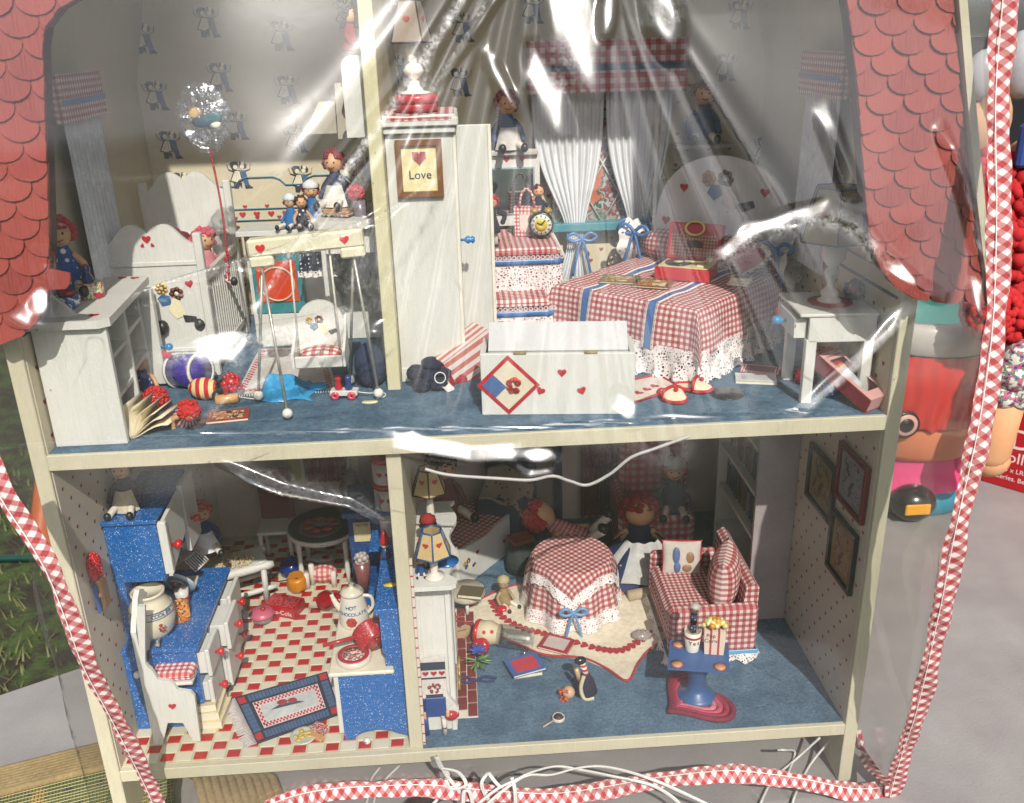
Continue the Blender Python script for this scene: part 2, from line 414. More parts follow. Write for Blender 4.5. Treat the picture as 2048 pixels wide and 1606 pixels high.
for sg in (-1, 1):
    for z0, z1, m in ((1.12, 29.76, wallm), (31.0, 41.6, wallu)):
        x = sg*XI; b = MB(); b.box(min(x, x-sg*.06), max(x, x-sg*.06), .35 if sg < 0 else .5, 36, z0, z1); b.build('wallpaper', m, H)
    x = sg*(XI+.2); b = MB(); b.box(min(x, x+sg), max(x, x+sg), 1.0, 36, 41.6, 90); b.build('wallpaper', wallu, H)
# printed hearts on the wallpaper
def hearts(name, spots, s, fn, mat):
    b = MB()
    for p in spots: b.prism([fn(q, p) for q in heart_pts(s)][::-1], 0, 0) if 0 else None
    vs = []; fs = []
    for p in spots:
        q = [fn(h, p) for h in heart_pts(s, n=12)]; o = len(vs); vs += q; fs.append(tuple(range(o, o+len(q))))
    b.add(vs, fs); return b.build(name, mat, H, kind='stuff')
hm = plain('#8d2430', .7)
for sg in (-1, 1):
    x = sg*(XI-.075); sp = []
    for r in range(26):
        for k in range(24):
            y = 1.3+k*2.1+(1.05 if r % 2 else 0); z = 2.0+r*1.28
            if z < 29.2 and y < 35: sp.append((y, z))
    hearts('heart_print', sp, .42, lambda h, p: (x, p[0]+h[0]*.9, p[1]+h[1]), hm)
    sp = [(1.6+k*1.9+(.95 if r % 2 else 0), 32+r*1.35) for r in range(6) for k in range(18)]
    hearts('heart_print', sp, .5, lambda h, p: (x, p[0]+h[0], p[1]+h[1]), hm)
sp = [(x, z) for r in range(14) for x in [(-31+2.3*k+(1.15 if r % 2 else 0)) for k in range(27)] for z in [32+r*1.2] if z < 43.5]
sp += [(8+2.3*k+(1.15 if r % 2 else 0), 44+r*1.6) for r in range(9) for k in range(10) if 8+2.3*k < 31-r*1.0 and (8+2.3*k) > 6]
hearts('heart_print', sp, .5, lambda h, p: (p[0]+h[0], 35.96, p[1]+h[1]), plain('#a2242f', .7))
# scalloped blue border line
bl = plain('#4a86a8', .6)
def border(x0, x1, z, per=7.0):
    pts = []; k = 0; x = x0
    while x < x1:
        pts += [(x, 35.93, z-.7), (x+per*.12, 35.93, z-.7), (x+per*.2, 35.93, z-.1), (x+per*.3, 35.93, z+.15), (x+per*.7, 35.93, z+.15), (x+per*.8, 35.93, z-.1), (x+per*.88, 35.93, z-.7)]; x += per
    return pts
for pts in (border(-31.6, -7.5, 45.7), border(-5.5, 6.5, 45.7, 5), border(22.6, 31, 45.8, 4.4), [(x, 35.93, 57.5-(x-23.4)*1.5+.35*math.sin(x*4)) for x in np.arange(23.4, 31.6, .25)], [(-31.6, 35.93, 42.6), (-7.5, 35.93, 42.6)], [(-31.6, 35.93, 41.4), (-7.5, 35.93, 41.4)]):
    b = MB(); b.tube(pts, .16, 6, flat=.3); b.build('border_print', bl, H)
for x in (XI-.09, -XI+.055): b = MB(); b.box(x, x+.035, .6, 36, 40.05, 40.3); b.build('border_line', plain('#2c3e55', .6), H)
hearts('heart_print', [(-30.8+1.5*k, 42.0) for k in range(15)], .7, lambda h, p: (p[0]+h[0], 35.9, p[1]+h[1]), plain('#b02632', .7))
# plain posy motifs on the upper wallpaper, where the paper has its dark printed motifs
dk, cr_, bu = plain('#2c2f38', .8), plain('#d8d0b8', .8), plain('#3a5a80', .8)
def posy(b, x, z, y=35.94, s=1.0):
    def poly(pts, mi, d): b.add([(x+a*s, y-d, z+c*s) for a, c in pts], [tuple(range(len(pts)))], mi)
    def ring(cx, cz, r, ri, mi, d, n=10):
        vs = []
        for i in range(n):
            a = 2*math.pi*i/n; rr = r*(1+.16*math.sin(i*2.1+cx)); vs += [(x+(cx+rr*math.cos(a))*s, y-d, z+(cz+rr*math.sin(a))*s), (x+(cx+ri*math.cos(a))*s, y-d, z+(cz+ri*math.sin(a))*s)]
        b.add(vs, [(2*i, 2*i+1, (2*i+3) % (2*n), (2*i+2) % (2*n)) for i in range(n)], mi)
    def blob(cx, cz, r, mi, d, k=9, am=.14): poly([(cx+r*(1+am*math.sin(i*2.4+cx*3))*math.cos(2*math.pi*i/k), cz+r*(1+am*math.sin(i*2.4+cx*3))*math.sin(2*math.pi*i/k)) for i in range(k)], mi, d)
    blob(-.38, .8, .38, 0, .004); blob(-.3, .68, .2, 1, .008, 7, 0); blob(.3, .82, .34, 0, .004); blob(.25, .7, .2, 1, .008, 7, 0); blob(.34, 1.0, .16, 1, .009, 7)
    for q in (-1, 1): b.tube([(x+q*.45*s, y-.004, z+.35*s), (x+q*.9*s, y-.004, z+.5*s), (x+q*1.0*s, y-.004, z+.95*s)], [.12*s, .1*s, .12*s], 5, 0, flat=.1)
    poly([(-.45, .42), (.08, .4), (.2, -.5), (-.3, -.68), (-.9, -.5)], 0, .005); poly([(-.38, .34), (.0, .34), (.1, -.44), (-.3, -.58), (-.78, -.44)], 1, .009)
    for q in (-.45, -.25, -.05): b.tube([(x+(q*.5-.15)*s, y-.01, z+.25*s), (x+q*1.3*s, y-.01, z-.45*s)], .02*s, 4, 0, flat=.3)
    poly([(.1, .42), (.52, .36), (.72, -.9), (.36, -.95), (.2, -.5)], 2, .006)
    poly([(-.62, -.62), (.1, -.62), (.05, -1.12), (-.1, -.85), (-.25, -1.12), (-.6, -1.1)], 0, .006); poly([(.3, -.9), (.74, -.86), (1.0, -1.12), (.35, -1.15)], 0, .007)
b = MB()
for px, py in [(137, 50), (287, 78), (415, 45), (563, 72), (175, 162), (312, 192), (440, 155), (575, 180), (692, 28), (205, 265), (340, 290), (473, 252), (592, 278), (237, 358), (365, 372), (480, 350), (603, 358), (724, 338),
               (780, 20), (925, 55), (795, 140), (920, 165), (1065, 18), (1480, 30), (1583, 105), (1452, 135), (1555, 200), (1530, 300), (1510, 400), (1610, 25), (935, 290)]:
    p = PY(px, py, 36); posy(b, p.x, p.z, s=1.22)
b.build('motif_print', [dk, cr_, bu], H, kind='stuff')

# roof: front panel with arched opening, scalloped shingles as pieces
YR = -2.0
rim = plain('#4a2823', .7)
t = NT('shingle red'); mp = t.n('ShaderNodeMapping'); t.l(t.obj(), mp.inputs[0]); mp.inputs['Scale'].default_value = (1, 1, .06)
g = t.noise(900, 4, mp.outputs[0], .7); oi = t.n('ShaderNodeObjectInfo')
c1 = t.mix(t.ramp(g, .3, .7), '#6e1f1a', '#96403a'); c2 = t.mix(t.math('MULTIPLY', oi.outputs['Random'], .8), c1, '#9c4238')
t.col(c2); t.rough(.5); t.bump(g, .8, .001); shm = t.m
inn = {1: [PY(*q, YR) for q in ((1692, -60), (1692, 0), (1699, 45), (1714, 179), (1726, 344), (1732, 420), (1738, 472), (1759, 531), (1789, 570), (1831, 594), (1886, 602), (1935, 604))],
       -1: [PY(*q, YR) for q in ((215, -75), (190, -30), (150, 0), (120, 18), (93, 54), (87, 90), (90, 180), (97, 390), (100, 470), (99, 574), (87, 607), (72, 643), (45, 667), (0, 685), (-75, 690))]}
def edge_in(sg, z):
    P = inn[sg]
    for a, c in zip(P, P[1:]):
        if (a.z-z)*(c.z-z) <= 0 and abs(a.z-c.z) > 1e-6: return a.x+(c.x-a.x)*(z-a.z)/(c.z-a.z)
    return P[0].x if z > P[0].z else P[-1].x
def edge_out(sg, z):
    return sg*(36.9-5.5*((z-40.4)/20.1)**.9 if z > 40.4 else 36.9)
for sg in (-1, 1):
    P = [(p.x, p.z) for p in inn[sg]]
    if sg > 0: P = [(24.6, 90), (24.6, 63)]+P[1:]+[(36.9, 40.4)]
    else: P = [(-24.1, 90), (-22.5, 66)]+[(p[0], p[1]) for p in P[1:]]
    O = [(edge_out(sg, z), z) for z in (42, 44, 47, 50, 55, 60, 66, 72)]+[(sg*24.7, 90)]
    b = MB(); b.prism(P+O, YR, YR+1.2); b.build('roof_front_panel', rim, H)
    b = MB(); pts = [(edge_out(sg, z)+sg*.15, z) for z in (40.1, 42, 44, 47, 50, 55, 60, 66, 72, 80)]
    b.prism(pts+[(x+sg*.55, z) for x, z in pts[::-1]], YR-.6, YR+2.5); b.build('rake_trim', paint(CREAM, .5), H)
    b = MB(); pts = [(edge_out(sg, z)-sg*.5, z) for z in (40.6, 42, 44, 47, 50, 55, 60, 66, 72, 92)]
    b.prism(pts+[(x+sg*.6, z) for x, z in pts[::-1]], YR+1.4, 37); b.build('roof_side_panel', plain('#8e2c22', .6), H)
    b = MB(); pts = [(x-sg*.15, z) for x, z in pts if z > 46]; b.prism(pts+[(x+sg*.1, z) for x, z in pts[::-1]], YR+1.45, 36); b.build('gable_lining', wallu, H)
b = MB(); b.prism([(-24.7, 82.5), (24.7, 82.5), (24.7, 90), (-24.7, 90)], YR+.01, YR+1.19); b.build('roof_front_panel', rim, H)
b = MB(); b.box(-33, 33, -1, 37, 90, 91); b.build('roof_top', rim, H)
# shingles
SW, SH_ = 2.5, 1.22
def zbot(sg, x):
    P = sorted((abs(p.x), p.z) for p in inn[sg] if p.z < 47)
    return float(np.interp(abs(x), [p[0] for p in P], [p[1] for p in P]))-.15
me_cache = {}
k = 0
for sg in (-1, 1):
    for r in range(22):
        zb = 40.2+r*SH_
        for i in range(-1, 8):
            xc = sg*(24.0+i*SW+(SW/2 if r % 2 else 0))
            lo, hi = edge_in(sg, max(zb+.5, 41.0 if sg > 0 else 40.9)), edge_out(sg, zb+.4)
            a, c = (lo, hi) if sg > 0 else (hi, lo)
            x0, x1 = xc-SW/2+.02, xc+SW/2-.02
            if x1 < a+.25 or x0 > c-.25: continue
            pts = []
            for j in range(9):                                   # rounded lower edge
                an = math.pi+math.pi*j/8; px_ = xc+SW/2*math.cos(an)*.99; pz = zb+.95+.95*math.sin(an); pts.append((px_, pz))
            pts += [(x1, zb+SH_*1.9), (x0, zb+SH_*1.9)]
            cut = x0 < a or x1 > c or zb < 46
            if cut:                                              # follow the curved edge of the panel
                dn_ = []
                for p, q in zip(pts, pts[1:]+pts[:1]):
                    for m in range(4): dn_.append((p[0]+(q[0]-p[0])*m/4, p[1]+(q[1]-p[1])*m/4))
                pts = []
                for x, z in dn_:
                    z = max(z, zbot(sg, x) if z < 46.5 else z)
                    li, lo_ = (edge_in(sg, max(z, 45)), edge_out(sg, z)); aa, cc = (li, lo_) if sg > 0 else (lo_, li)
                    if z < 45.2: aa, cc = (aa if sg < 0 else -99), (cc if sg > 0 else 99)
                    pts.append((min(max(x, aa), cc), z))
                if max(p[1] for p in pts)-min(p[1] for p in pts) < .25: continue
            key = None if cut else 'full'
            th = .2
            if key and key in me_cache: me = me_cache[key]
            else:
                b = MB(); q = [(p[0]-xc, p[1]-zb) for p in pts]
                # keep the outline simple and valid
                qq = []
                for p in q:
                    if not qq or (abs(p[0]-qq[-1][0])+abs(p[1]-qq[-1][1])) > .02: qq.append(p)
                if len(qq) < 3: continue
                b.prism(qq, -th, 0); me = b.mesh('shingle', shm)
                if key: me_cache[key] = me
            if zb < 64: link('shingle', me, H, (xc, YR-.06-.1*(i % 2)*0, zb), (math.radians(-6.5+random.uniform(-1.6, .8)), 0, random.uniform(-.035, .035)))
            k += 1

# floors
t = NT('blue carpet'); n = t.noise(330, 5, rough=.8); n2 = t.noise(38, 5, rough=.65)
n = t.ramp(n, .3, .7); t.col(t.mix(t.ramp(n2, .4, .62), t.mix(n, '#40617a', '#7595ac'), t.mix(n, '#2f4e66', '#557690'))); t.rough(.95); t.bump(n, 1, .0012); carpet = t.m
b = MB(); b.box(-XI+.07, XI-.07, .35, 36, 31.0, 31.05); b.build('carpet', carpet, H)
b = MB(); b.box(-5.78, XI-.07, .45, 40, 1.12, 1.2); b.build('carpet', carpet, H)
# kitchen floor: every near tile is a piece
kf = MB(); kf.box(-XI+.07, -6.97, .6, 40, 1.12, 1.15); kf = kf.build('kitchen_floor', plain('#bfb89c', .5), H)
tw, td = 1.43, 1.12
tc, tr = plain('#cac4b0', .42, .05, 120, .1), plain('#a8131d', .35, .12, 120, .1)
bc = MB(); bc.box(-tw/2+.025, tw/2-.025, -td/2+.025, td/2-.025, 0, .06, .02); mc = bc.mesh('tile', tc)
bc = MB(); bc.box(-tw/2+.17, tw/2-.17, -td/2+.13, td/2-.13, 0, .07, .015); mr = bc.mesh('tile', tr)
far = MB(); cnt = 0
for j in range(34):
    for i in range(17):
        x = -30.95+i*tw+ (0); y = 1.3+j*td
        if y > 39.2: continue
        red = (i+j) % 2 == 0
        if cnt < 292: link('tile', mr if red else mc, kf, (x, y, 1.15)); cnt += 1
        else: far.box(x-tw/2+(.17 if red else .03), x+tw/2-(.17 if red else .03), y-td/2+(.13 if red else .03), y+td/2-(.13 if red else .03), 1.15, 1.215, 0, 1 if red else 0)
far.build('far_tiles', [tc, tr], kf, kind='stuff')
# ================================================================ helpers for the furnishings
wht = paint(WHITE, .5); wht2 = paint('#cfcfc8', .5)
skin = plain('#c99b72', .55, .05, 90, .05); blk = plain('#16161a', .4)
wool = {}
def yarn(c): return cloth(c, .85, 500)
def heart(parent, M, s=.8, c=RED, th=.06, name='heart'):
    b = MB(); b.prism(heart_pts(s, n=18), -th, .0, 'xz', M=M); return b.build(name, plain(c, .5), parent)
def shag(b, c, r, n, rs, seed=1, r3=(1, 1, 1), low=-1.0):      # tufts of yarn or beads round a head
    q = random.Random(seed)
    for i in range(n):
        z = q.uniform(low, 1); a = q.uniform(0, 6.283); k = math.sqrt(max(0, 1-z*z))
        b.ell((c[0]+r*r3[0]*k*math.cos(a), c[1]+r*r3[1]*k*math.sin(a), c[2]+r*r3[2]*z), rs*q.uniform(.7, 1.3), 6, 4)
def doll(label, loc, h, rz=0, pose='sit', dress='#1d3f7c', hair='#a3161c', rot=None, face=True, apron=None, cat='doll', name='rag_doll', leg='#d8cfc4', group=None, skinm=None, hat=None, hairn=70, scale3=None):
    """a plain cloth doll, h = height of the figure in this pose; faces -Y"""
    T = thing(name, label, cat, loc, rz, group, rot)
    sk = skinm or skin
    sit = pose == 'sit'
    H_ = h if sit else h
    hr = h*(.19 if sit else .13); z0 = 0 if sit else h*.45; zt = h-hr*2.0
    bd = MB(); L = zt-z0
    if sit: bd.lathe([(h*.24, .0), (h*.27, h*.06), (h*.2, L*.5), (h*.13, L*.85), (hr*.45, L+hr*.15)], (0, 0, 0), 14)
    else: bd.lathe([(h*.17, z0-h*.16), (h*.155, z0-h*.05), (h*.1, z0+L*.45), (h*.085, z0+L*.85), (hr*.45, z0+L+hr*.15)], (0, 0, 0), 14)
    bd.build('dress', dress if not isinstance(dress, str) else cloth(dress), T)
    b = MB(); hc = (0, -hr*.1, zt+hr*.95); b.ell(hc, (hr*.92, hr*.88, hr), 14, 10); hd = b.build('head', sk, T)
    if face:
        e = MB()
        for q in (-1, 1): e.ell((q*hr*.34, hc[1]-hr*.80, hc[2]+hr*.12), hr*.1, 6, 4)
        e.build('eye', blk, hd)
        e = MB(); e.tube([(-hr*.3, hc[1]-hr*.76, hc[2]-hr*.34), (0, hc[1]-hr*.84, hc[2]-hr*.46), (hr*.3, hc[1]-hr*.76, hc[2]-hr*.34)], hr*.05, 4); e.build('mouth', plain('#8a2a24'), hd)
    if hair:
        b = MB(); b.ell((0, hr*.12, hc[2]+hr*.12), (hr*1.02, hr*.95, hr*1.0), 12, 8); shag(b, (0, hr*.14, hc[2]+hr*.1), hr*1.05, hairn, hr*.24, seed=int(h*13)+len(label), low=-.6)
        b.v = [(x, max(y, -hr*.35) if z < hc[2]+hr*.45 else y, z) for x, y, z in b.v]
        b.build('hair', hair if not isinstance(hair, str) else yarn(hair), T)
    if hat:
        b = MB(); b.lathe([(hr*1.0, hr*.3), (hr*1.12, hr*.5), (hr*.95, hr*1.0), (hr*.4, hr*1.35), (.01, hr*1.45)], (0, 0, hc[2]), 14); b.build('cap', cloth(hat), T)
    for q in (-1, 1):
        b = MB(); sh = (q*h*.12, 0, z0+L*.82)
        hnd = (q*h*.27, -h*.14, z0+L*.3) if sit else (q*h*.21, -h*.05, z0+L*.12)
        el = (q*h*.25, h*.0, z0+L*.55)
        b.tube(spline([sh, el, hnd], 4), [h*.055]*5+[h*.045]*4, 8); b.ell(hnd, h*.05, 8, 6)
        b.build('arm', sk if not isinstance(dress, str) else cloth(dress), T)
        b = MB()
        if sit:
            ft = (q*h*.2, -h*.52, h*.06); b.tube(spline([(q*h*.1, 0, h*.09), (q*h*.15, -h*.28, h*.11), ft], 4), h*.065, 8)
        else:
            ft = (q*h*.075, -h*.01, h*.03); b.tube([(q*h*.065, 0, z0), (q*h*.07, 0, h*.25), ft], h*.045, 8)
        lg = b.build('leg', cloth(leg), T)
        b = MB(); b.ell((ft[0], ft[1]-(h*.02 if sit else h*.03), ft[2]+(h*.02 if sit else 0)), (h*.07, h*.07, h*.085) if sit else (h*.05, h*.08, h*.04), 10, 6); b.build('shoe', blk, lg)
    if apron:
        b = MB()
        def fn(u, v):
            a = math.radians(-150+120*u); k = (h*.275 if sit else h*.165)*(.55+.5*v)+.02*h
            return (k*math.cos(a), k*math.sin(a)-h*.012, z0+L*.62*(1-v)+(.02*h if sit else -h*.1*v)), (u, v)
        b.surf(fn, 10, 6); b.build('apron', cloth(apron), T)
    return T
def bookflat(label, loc, w_, d_, t_, rz=0, cover='#8a8a60', cat='book', name='book', tilt=0, pr=None, group=None, rot=None):
    T = thing(name, label, cat, loc, rz, group, rot or (math.radians(tilt), 0, math.radians(rz)))
    b = MB(); b.box(-w_/2+.04, w_/2-.05, -d_/2+.05, d_/2-.05, .04, t_-.04); b.build('pages', plain('#d8d0bc', .8), T)
    c = cover if not isinstance(cover, str) else plain(cover, .4)
    b = MB(); b.box(-w_/2, w_/2, -d_/2, d_/2, 0, .04); b.box(-w_/2, w_/2, -d_/2, d_/2, t_-.04, t_); b.box(-w_/2, -w_/2+.04, -d_/2, d_/2, .04, t_-.04); b.build('cover', c, T)
    if pr is not None: b = MB(); b.box(-w_*.36, w_*.36, -d_*.36, d_*.36, t_, t_+.015); b.build('cover_picture', pr, T)
    return T
# ================================================================ upper left: nursery
F = 31.06
T = thing('changing_table', 'white changing table with open shelves standing left of the crib', 'table', (-29, 6, F))
def L_(x, y, z): return (x+29, y-6, z-F)
def bx(name, m, par, x0, x1, y0, y1, z0, z1, c=.05, o=(29, -6, -F)):
    b = MB(); b.box(x0+o[0], x1+o[0], y0+o[1], y1+o[1], z0+o[2], z1+o[2], c); return b.build(name, m, par)
bx('side_panel', wht, T, -31.6, -26.3, 1.5, 2.0, F, 40.3); bx('side_panel', wht2, T, -31.6, -27.7, 12.9, 13.4, F, 40.3)
bx('back_panel', wht2, T, -31.6, -31.3, 2.0, 12.9, F, 40.3); bx('divider', wht, T, -31.3, -26.8, 6.9, 7.3, F, 40.3)
for z in (34.2, 37.3):
    b = MB(); b.prism([(-31.3, 2.0), (-26.7, 2.0), (-27.0, 6.9), (-31.3, 6.9)], z, z+.35, 'xy', M=Matrix.Translation((29, -6, -F))); b.build('shelf', wht, T)
    b = MB(); b.prism([(-31.3, 7.3), (-27.1, 7.3), (-27.6, 12.9), (-31.3, 12.9)], z+.3, z+.65, 'xy', M=Matrix.Translation((29, -6, -F))); b.build('shelf', wht, T)
b = MB(); b.prism([(-31.75, .9), (-26.6, .9), (-25.9, 1.5), (-26.8, 13.9), (-27.2, 14.2), (-31.75, 14.2)], 40.35, 40.95, 'xy', M=Matrix.Translation((29, -6, -F))); tp = b.build('top', wht, T)
b = MB(); b.prism([(-31.7, 40.95), (-31.7, 42.7), (-31, 42.9), (-30.3, 42.7), (-29.3, 41.8), (-28.6, 40.95)], 2.4, 2.8, 'xz', M=Matrix.Translation((29, -6, -F))); b.build('riser', wht, T)
for x, y in ((-27.3, 2.3), (-27.8, 13.4), (-28.9, 13.6)): heart(tp, Matrix.Translation((x+29, y-6, 40.99-F)) @ Matrix.Rotation(-math.pi/2, 4, 'X'), .75, th=.02)
dr = bx('door', wht2, T, -29.3, -26.75, 13.7, 14.4, F+.3, 39.9)
b = MB(); b.lathe([(.12, 0), (.1, .3), (.3, .5), (.33, .75), (.15, .95)], (0, 0, 0), 14, M=MX((-26.75+29, 14.0-6, 3.6), ry=90)); b.build('knob', gloss('#2a7ab8'), dr)
heart(T, MX((-26.3+29, 13.5-6, 3.0), ry=20), .9)

CRX0, CRX1, CY0, CY1 = -31.5, -22.8, 16.5, 29.5
T = thing('crib', 'white wooden crib with scalloped end boards and slatted side', 'crib', (-27, 23, F))
o_ = (27, -23, -F)
def endboard(y, zt):
    P = thing  # noqa
    b = MB(); x0, x1 = CRX0+.5, CRX1-.5; pts = [(x0, F+1.0), (x1, F+1.0), (x1, zt-.9)]
    w_ = x1-x0
    prof = []
    for i in range(25):
        u = i/24; s_ = abs(u-.5)*2
        z = zt-.9+ (1.75*math.sin(min(1, (1-s_)/.62)*math.pi/2)**2 if s_ > .38 else 1.75-.0) - (.75*max(0, 1-s_/.30)**1.6)
        prof.append((x1-u*w_, z))
    pts += prof+[(x0, zt-.9)]
    b.prism(pts, y-.22, y+.22, 'xz', M=Matrix.Translation(o_)); e = b.build('end_board', wht, T)
    for x in (CRX0, CRX1-.55):
        bx('post', wht, T, x, x+.7, y-.38, y+.38, F, zt, .08, o_)
    for z in (F+2.4, F+10.2): bx('moulding', wht, e, x0, x1, y-.36, y-.22, z, z+.4, .06, o_)
    return e
e = endboard(CY0, 44.0); endboard(CY1, 46.6)
heart(e, MX((-27.2+27, CY0-.26-23, 43.6-F)), .75); heart(e, MX((-27.6+27, CY0-.26-23, 43.1-F), ry=-50), .35); heart(e, MX((-26.8+27, CY0-.26-23, 43.1-F), ry=50), .35)
heart(e, MX((-24.2+27, CY0-.26-23, 39.6-F), ry=-10), .72); heart(e, MX((-23.9+27, CY0-.26-23, 33.4-F)), .7)
# plain flower decal in place of the printed figures
def posydecal(par, M, s=1.0, cols=('#c9a24a', '#6b2a26', '#2d5f8c', '#d8cfae', '#17171a')):
    b = MB(); ms = [plain(c, .6) for c in cols]
    q = random.Random(4)
    for cx, cz, r, a in ((-.9, .7, .42, 0), (.15, .75, .46, 1)):
        for k in range(7):
            t_ = k*.9; b.lathe([(r*.42, 0), (r*.42, -.03)], (cx+r*.7*math.cos(t_), cz+r*.7*math.sin(t_), 0), 10, a, M=M @ Matrix.Rotation(math.pi/2, 4, 'X'))
        b.lathe([(r*.5, .0), (r*.5, -.05)], (cx, cz, 0), 12, 3 if a else 0, M=M @ Matrix.Rotation(math.pi/2, 4, 'X'))
    b.prism([(-.75, .35), (-.2, .4), (.05, -.1), (-.5, -.5), (-.95, -.1)], -.02, 0, 'xz', 2, M); b.prism([(.0, .4), (.5, .35), (1.2, -.5), (.7, -1.0), (0, -.6)], -.03, 0, 'xz', 3, M)
    b.prism([(1.0, -.55), (1.9, -.3), (2.05, -.65), (1.3, -1.0)], -.035, 0, 'xz', 4, M)
    b.v = [tuple(v) for v in b.v]; o = b.build('flower_decal', ms, par); return o
posydecal(e, MX((-26.0+27, CY0-.27-23, 38.0-F), ry=25, sc=1.25)); 
for y0, y1, x in ((CY0, CY1, CRX1-.2), (CY0, CY1, CRX0+.2)):
    bx('side_rail', wht2, T, x-.2, x+.25, y0+.3, y1-.3, 39.6, 40.4, .06, o_); bx('side_rail', wht, T, x-.15, x+.2, y0+.3, y1-.3, 32.2, 32.8, .04, o_)
b = MB(); b.box(-.14, .14, -.14, .14, 0, 6.9, .03); ms_ = b.mesh('slat', wht)
for k in range(16): 
    for x in (CRX1-.2, CRX0+.2): link('slat', ms_, T, (x+27, CY0+.8+k*.8-23, 32.75-F))
b = MB(); b.box(CRX0+.7+27, CRX1-.5+27, CY0+.4-23, CY1-.4-23, 33-F, 34.6-F, .3); b.build('mattress', gingham('#b03a44', '#e6dcd4', .5), T)
doll('cloth doll with pink-red hair lying in the white crib against its slats', (-24.6, 24.5, 37.6), 5.2, 40, 'sit', '#c07a80', '#c2485a')
doll('doll with rosy hair behind the near end board of the crib', (-26.2, 20.5, 35.2), 8, 10, 'sit', '#b7585f', '#c4404c')

# balloon
bc_ = PY(408, 232, 16); T = thing('balloon', 'shiny clear foil balloon on a red beaded string over the crib', 'balloon', bc_)
b = MB()
def fb(u, v):
    a = 2*math.pi*u; r = math.sin(v*math.pi); ru = 1+.035*math.sin(a*19)*(r**6)+.02*math.sin(a*7)
    return (2.25*r*ru*math.cos(a)*1.0, .62*math.cos(v*math.pi)+.04*math.sin(a*11)*r, (2.7*r*ru*math.sin(a))-(.25*r if math.sin(a) < -.8 else 0)), (u, v)
b.surf(fb, 76, 14); t = NT('foil'); t.col('#d8dce2'); t.rough(.12); t.b.inputs['Metallic'].default_value = .9; n = t.noise(110, 3); t.bump(n, .8, .004); t.l(t.math('ADD', t.math('MULTIPLY', t.ramp(n, .48, .6), .6), .25), t.b.inputs['Alpha'])
b.build('foil', t.m, T)
b = MB(); b.ell((-.5, -.5, .25), (.6, .12, .5), 12, 8, 0); b.ell((.55, -.5, -.15), (1.0, .12, .6), 12, 8, 1); b.ell((-.1, -.55, -.4), (.8, .1, .5), 10, 6, 2); b.ell((.9, -.5, -.6), (.5, .1, .35), 10, 6, 3)
b.build('print', [plain('#b89a6c'), plain('#1b5560'), plain('#1d3f52'), plain('#d8d2c0')], T)
sp0, sp1 = Vector((.1, 0, -2.75)), PY(458, 560, 14)-bc_
b = MB(); pts = [sp0.lerp(sp1, k/60)+Vector((.25*math.sin(k/60*math.pi), 0, 0)) for k in range(61)]
b.tube(pts, .05, 5)
for p in pts: b.ell(p, .11, 6, 4)
for k in range(14): b.ell(pts[48+k % 12]+Vector((random.uniform(-.25, .25), -.1, random.uniform(-.2, .3))), .12, 6, 4)
b.build('string', gloss('#a3202c'), T)
# side window dressing, both gable walls
def pleats(b, P0, P1, z0, z1, n, amp, pinch=None, mi=0, dirn=(0, -1, 0)):
    P0, P1, D = Vector(P0), Vector(P1), Vector(dirn)
    def fn(u, v):
        z = z1+(z0-z1)*v; w_ = 1.0
        if pinch: w_ = 1-(1-pinch[1])*math.exp(-((v-pinch[0])/pinch[2])**2)
        uu = pinch[3]+(u-pinch[3])*w_ if pinch else u
        p = P0.lerp(P1, uu)+D*(amp*(.5+.5*math.sin(u*n*2*math.pi))*(.45+.55*w_)*(.5+.5*v)+.05); p.z = z
        return tuple(p), (u*8, v*8)
    b.surf(fn, n*8, 24)
for sg, y0, y1, lab in ((-1, 12.6, 20.6, 'left'), (1, 12.6, 20.6, 'right')):
    X = sg*30.95
    T = thing('side_curtain', 'white pleated curtain hanging under a red gingham valance at the %s gable' % lab, 'curtain', (X, 16, 40), group='curtains at the gable windows')
    b = MB(); pleats(b, (X-X, y0-16, 0), (X-X, y1-16, 0), 39.0-40, 54.5-40, 9, .5, dirn=(-sg, 0, 0)); b.build('curtain_panel', cloth('#c9ccd0'), T)
    b = MB(); b.prism([(y0-16-1.0, 53.6-40), (y1-16+.3, 53.6-40), (y1-16, 57.2-40), (y0-16-1.0, 57.2-40)], -sg*.55, -sg*.8, 'yz')
    b.box(min(0, -sg*.55), max(0, -sg*.55), y0-17, y0-16.7, 53.6-40, 57.2-40)
    v_ = b.build('valance', gingham('#96202c', '#d8cfc8', .5), T)
    b = MB(); b.box(min(-sg*.81, -sg*.88), max(-sg*.81, -sg*.88), y0-17, y1-15.8, 54.9-40, 55.3-40); b.build('ribbon', plain(RIBBON, .5), v_)

# swing
T = thing('baby_swing', 'cream wind-up baby swing with gingham seat hanging between thin metal legs', 'swing', (-12.8, 9, F))
o_ = (12.8, -9, -F)
hl, hr_ = PY(497, 500, 8.5)+Vector(o_), PY(727, 476, 8.5)+Vector(o_)
M = MX((hl+hr_)/2, ry=math.degrees(-math.atan2(hr_.z-hl.z, hr_.x-hl.x)))
W2 = (hr_-hl).length/2
b = MB(); b.box(-W2, W2, -.7, .7, -.55, .85, .18, M=M); b.box(-W2, -W2+1.9, -.75, .75, -1.35, -.5, .15, M=M); b.box(W2-1.9, W2, -.75, .75, -1.35, -.5, .15, M=M); hs = b.build('housing', paint('#ddd8bd', .45), T)
heart(hs, M @ MX((-W2+1.1, -.76, .15)), .75, '#c41a20'); heart(hs, M @ MX((W2-1.4, -.71, .15)), .75, '#c41a20')
feet = [PZ(575, 828, 31.6), PZ(757, 787, 31.6), PZ(517, 792, 31.6), PZ(700, 760, 31.6)]
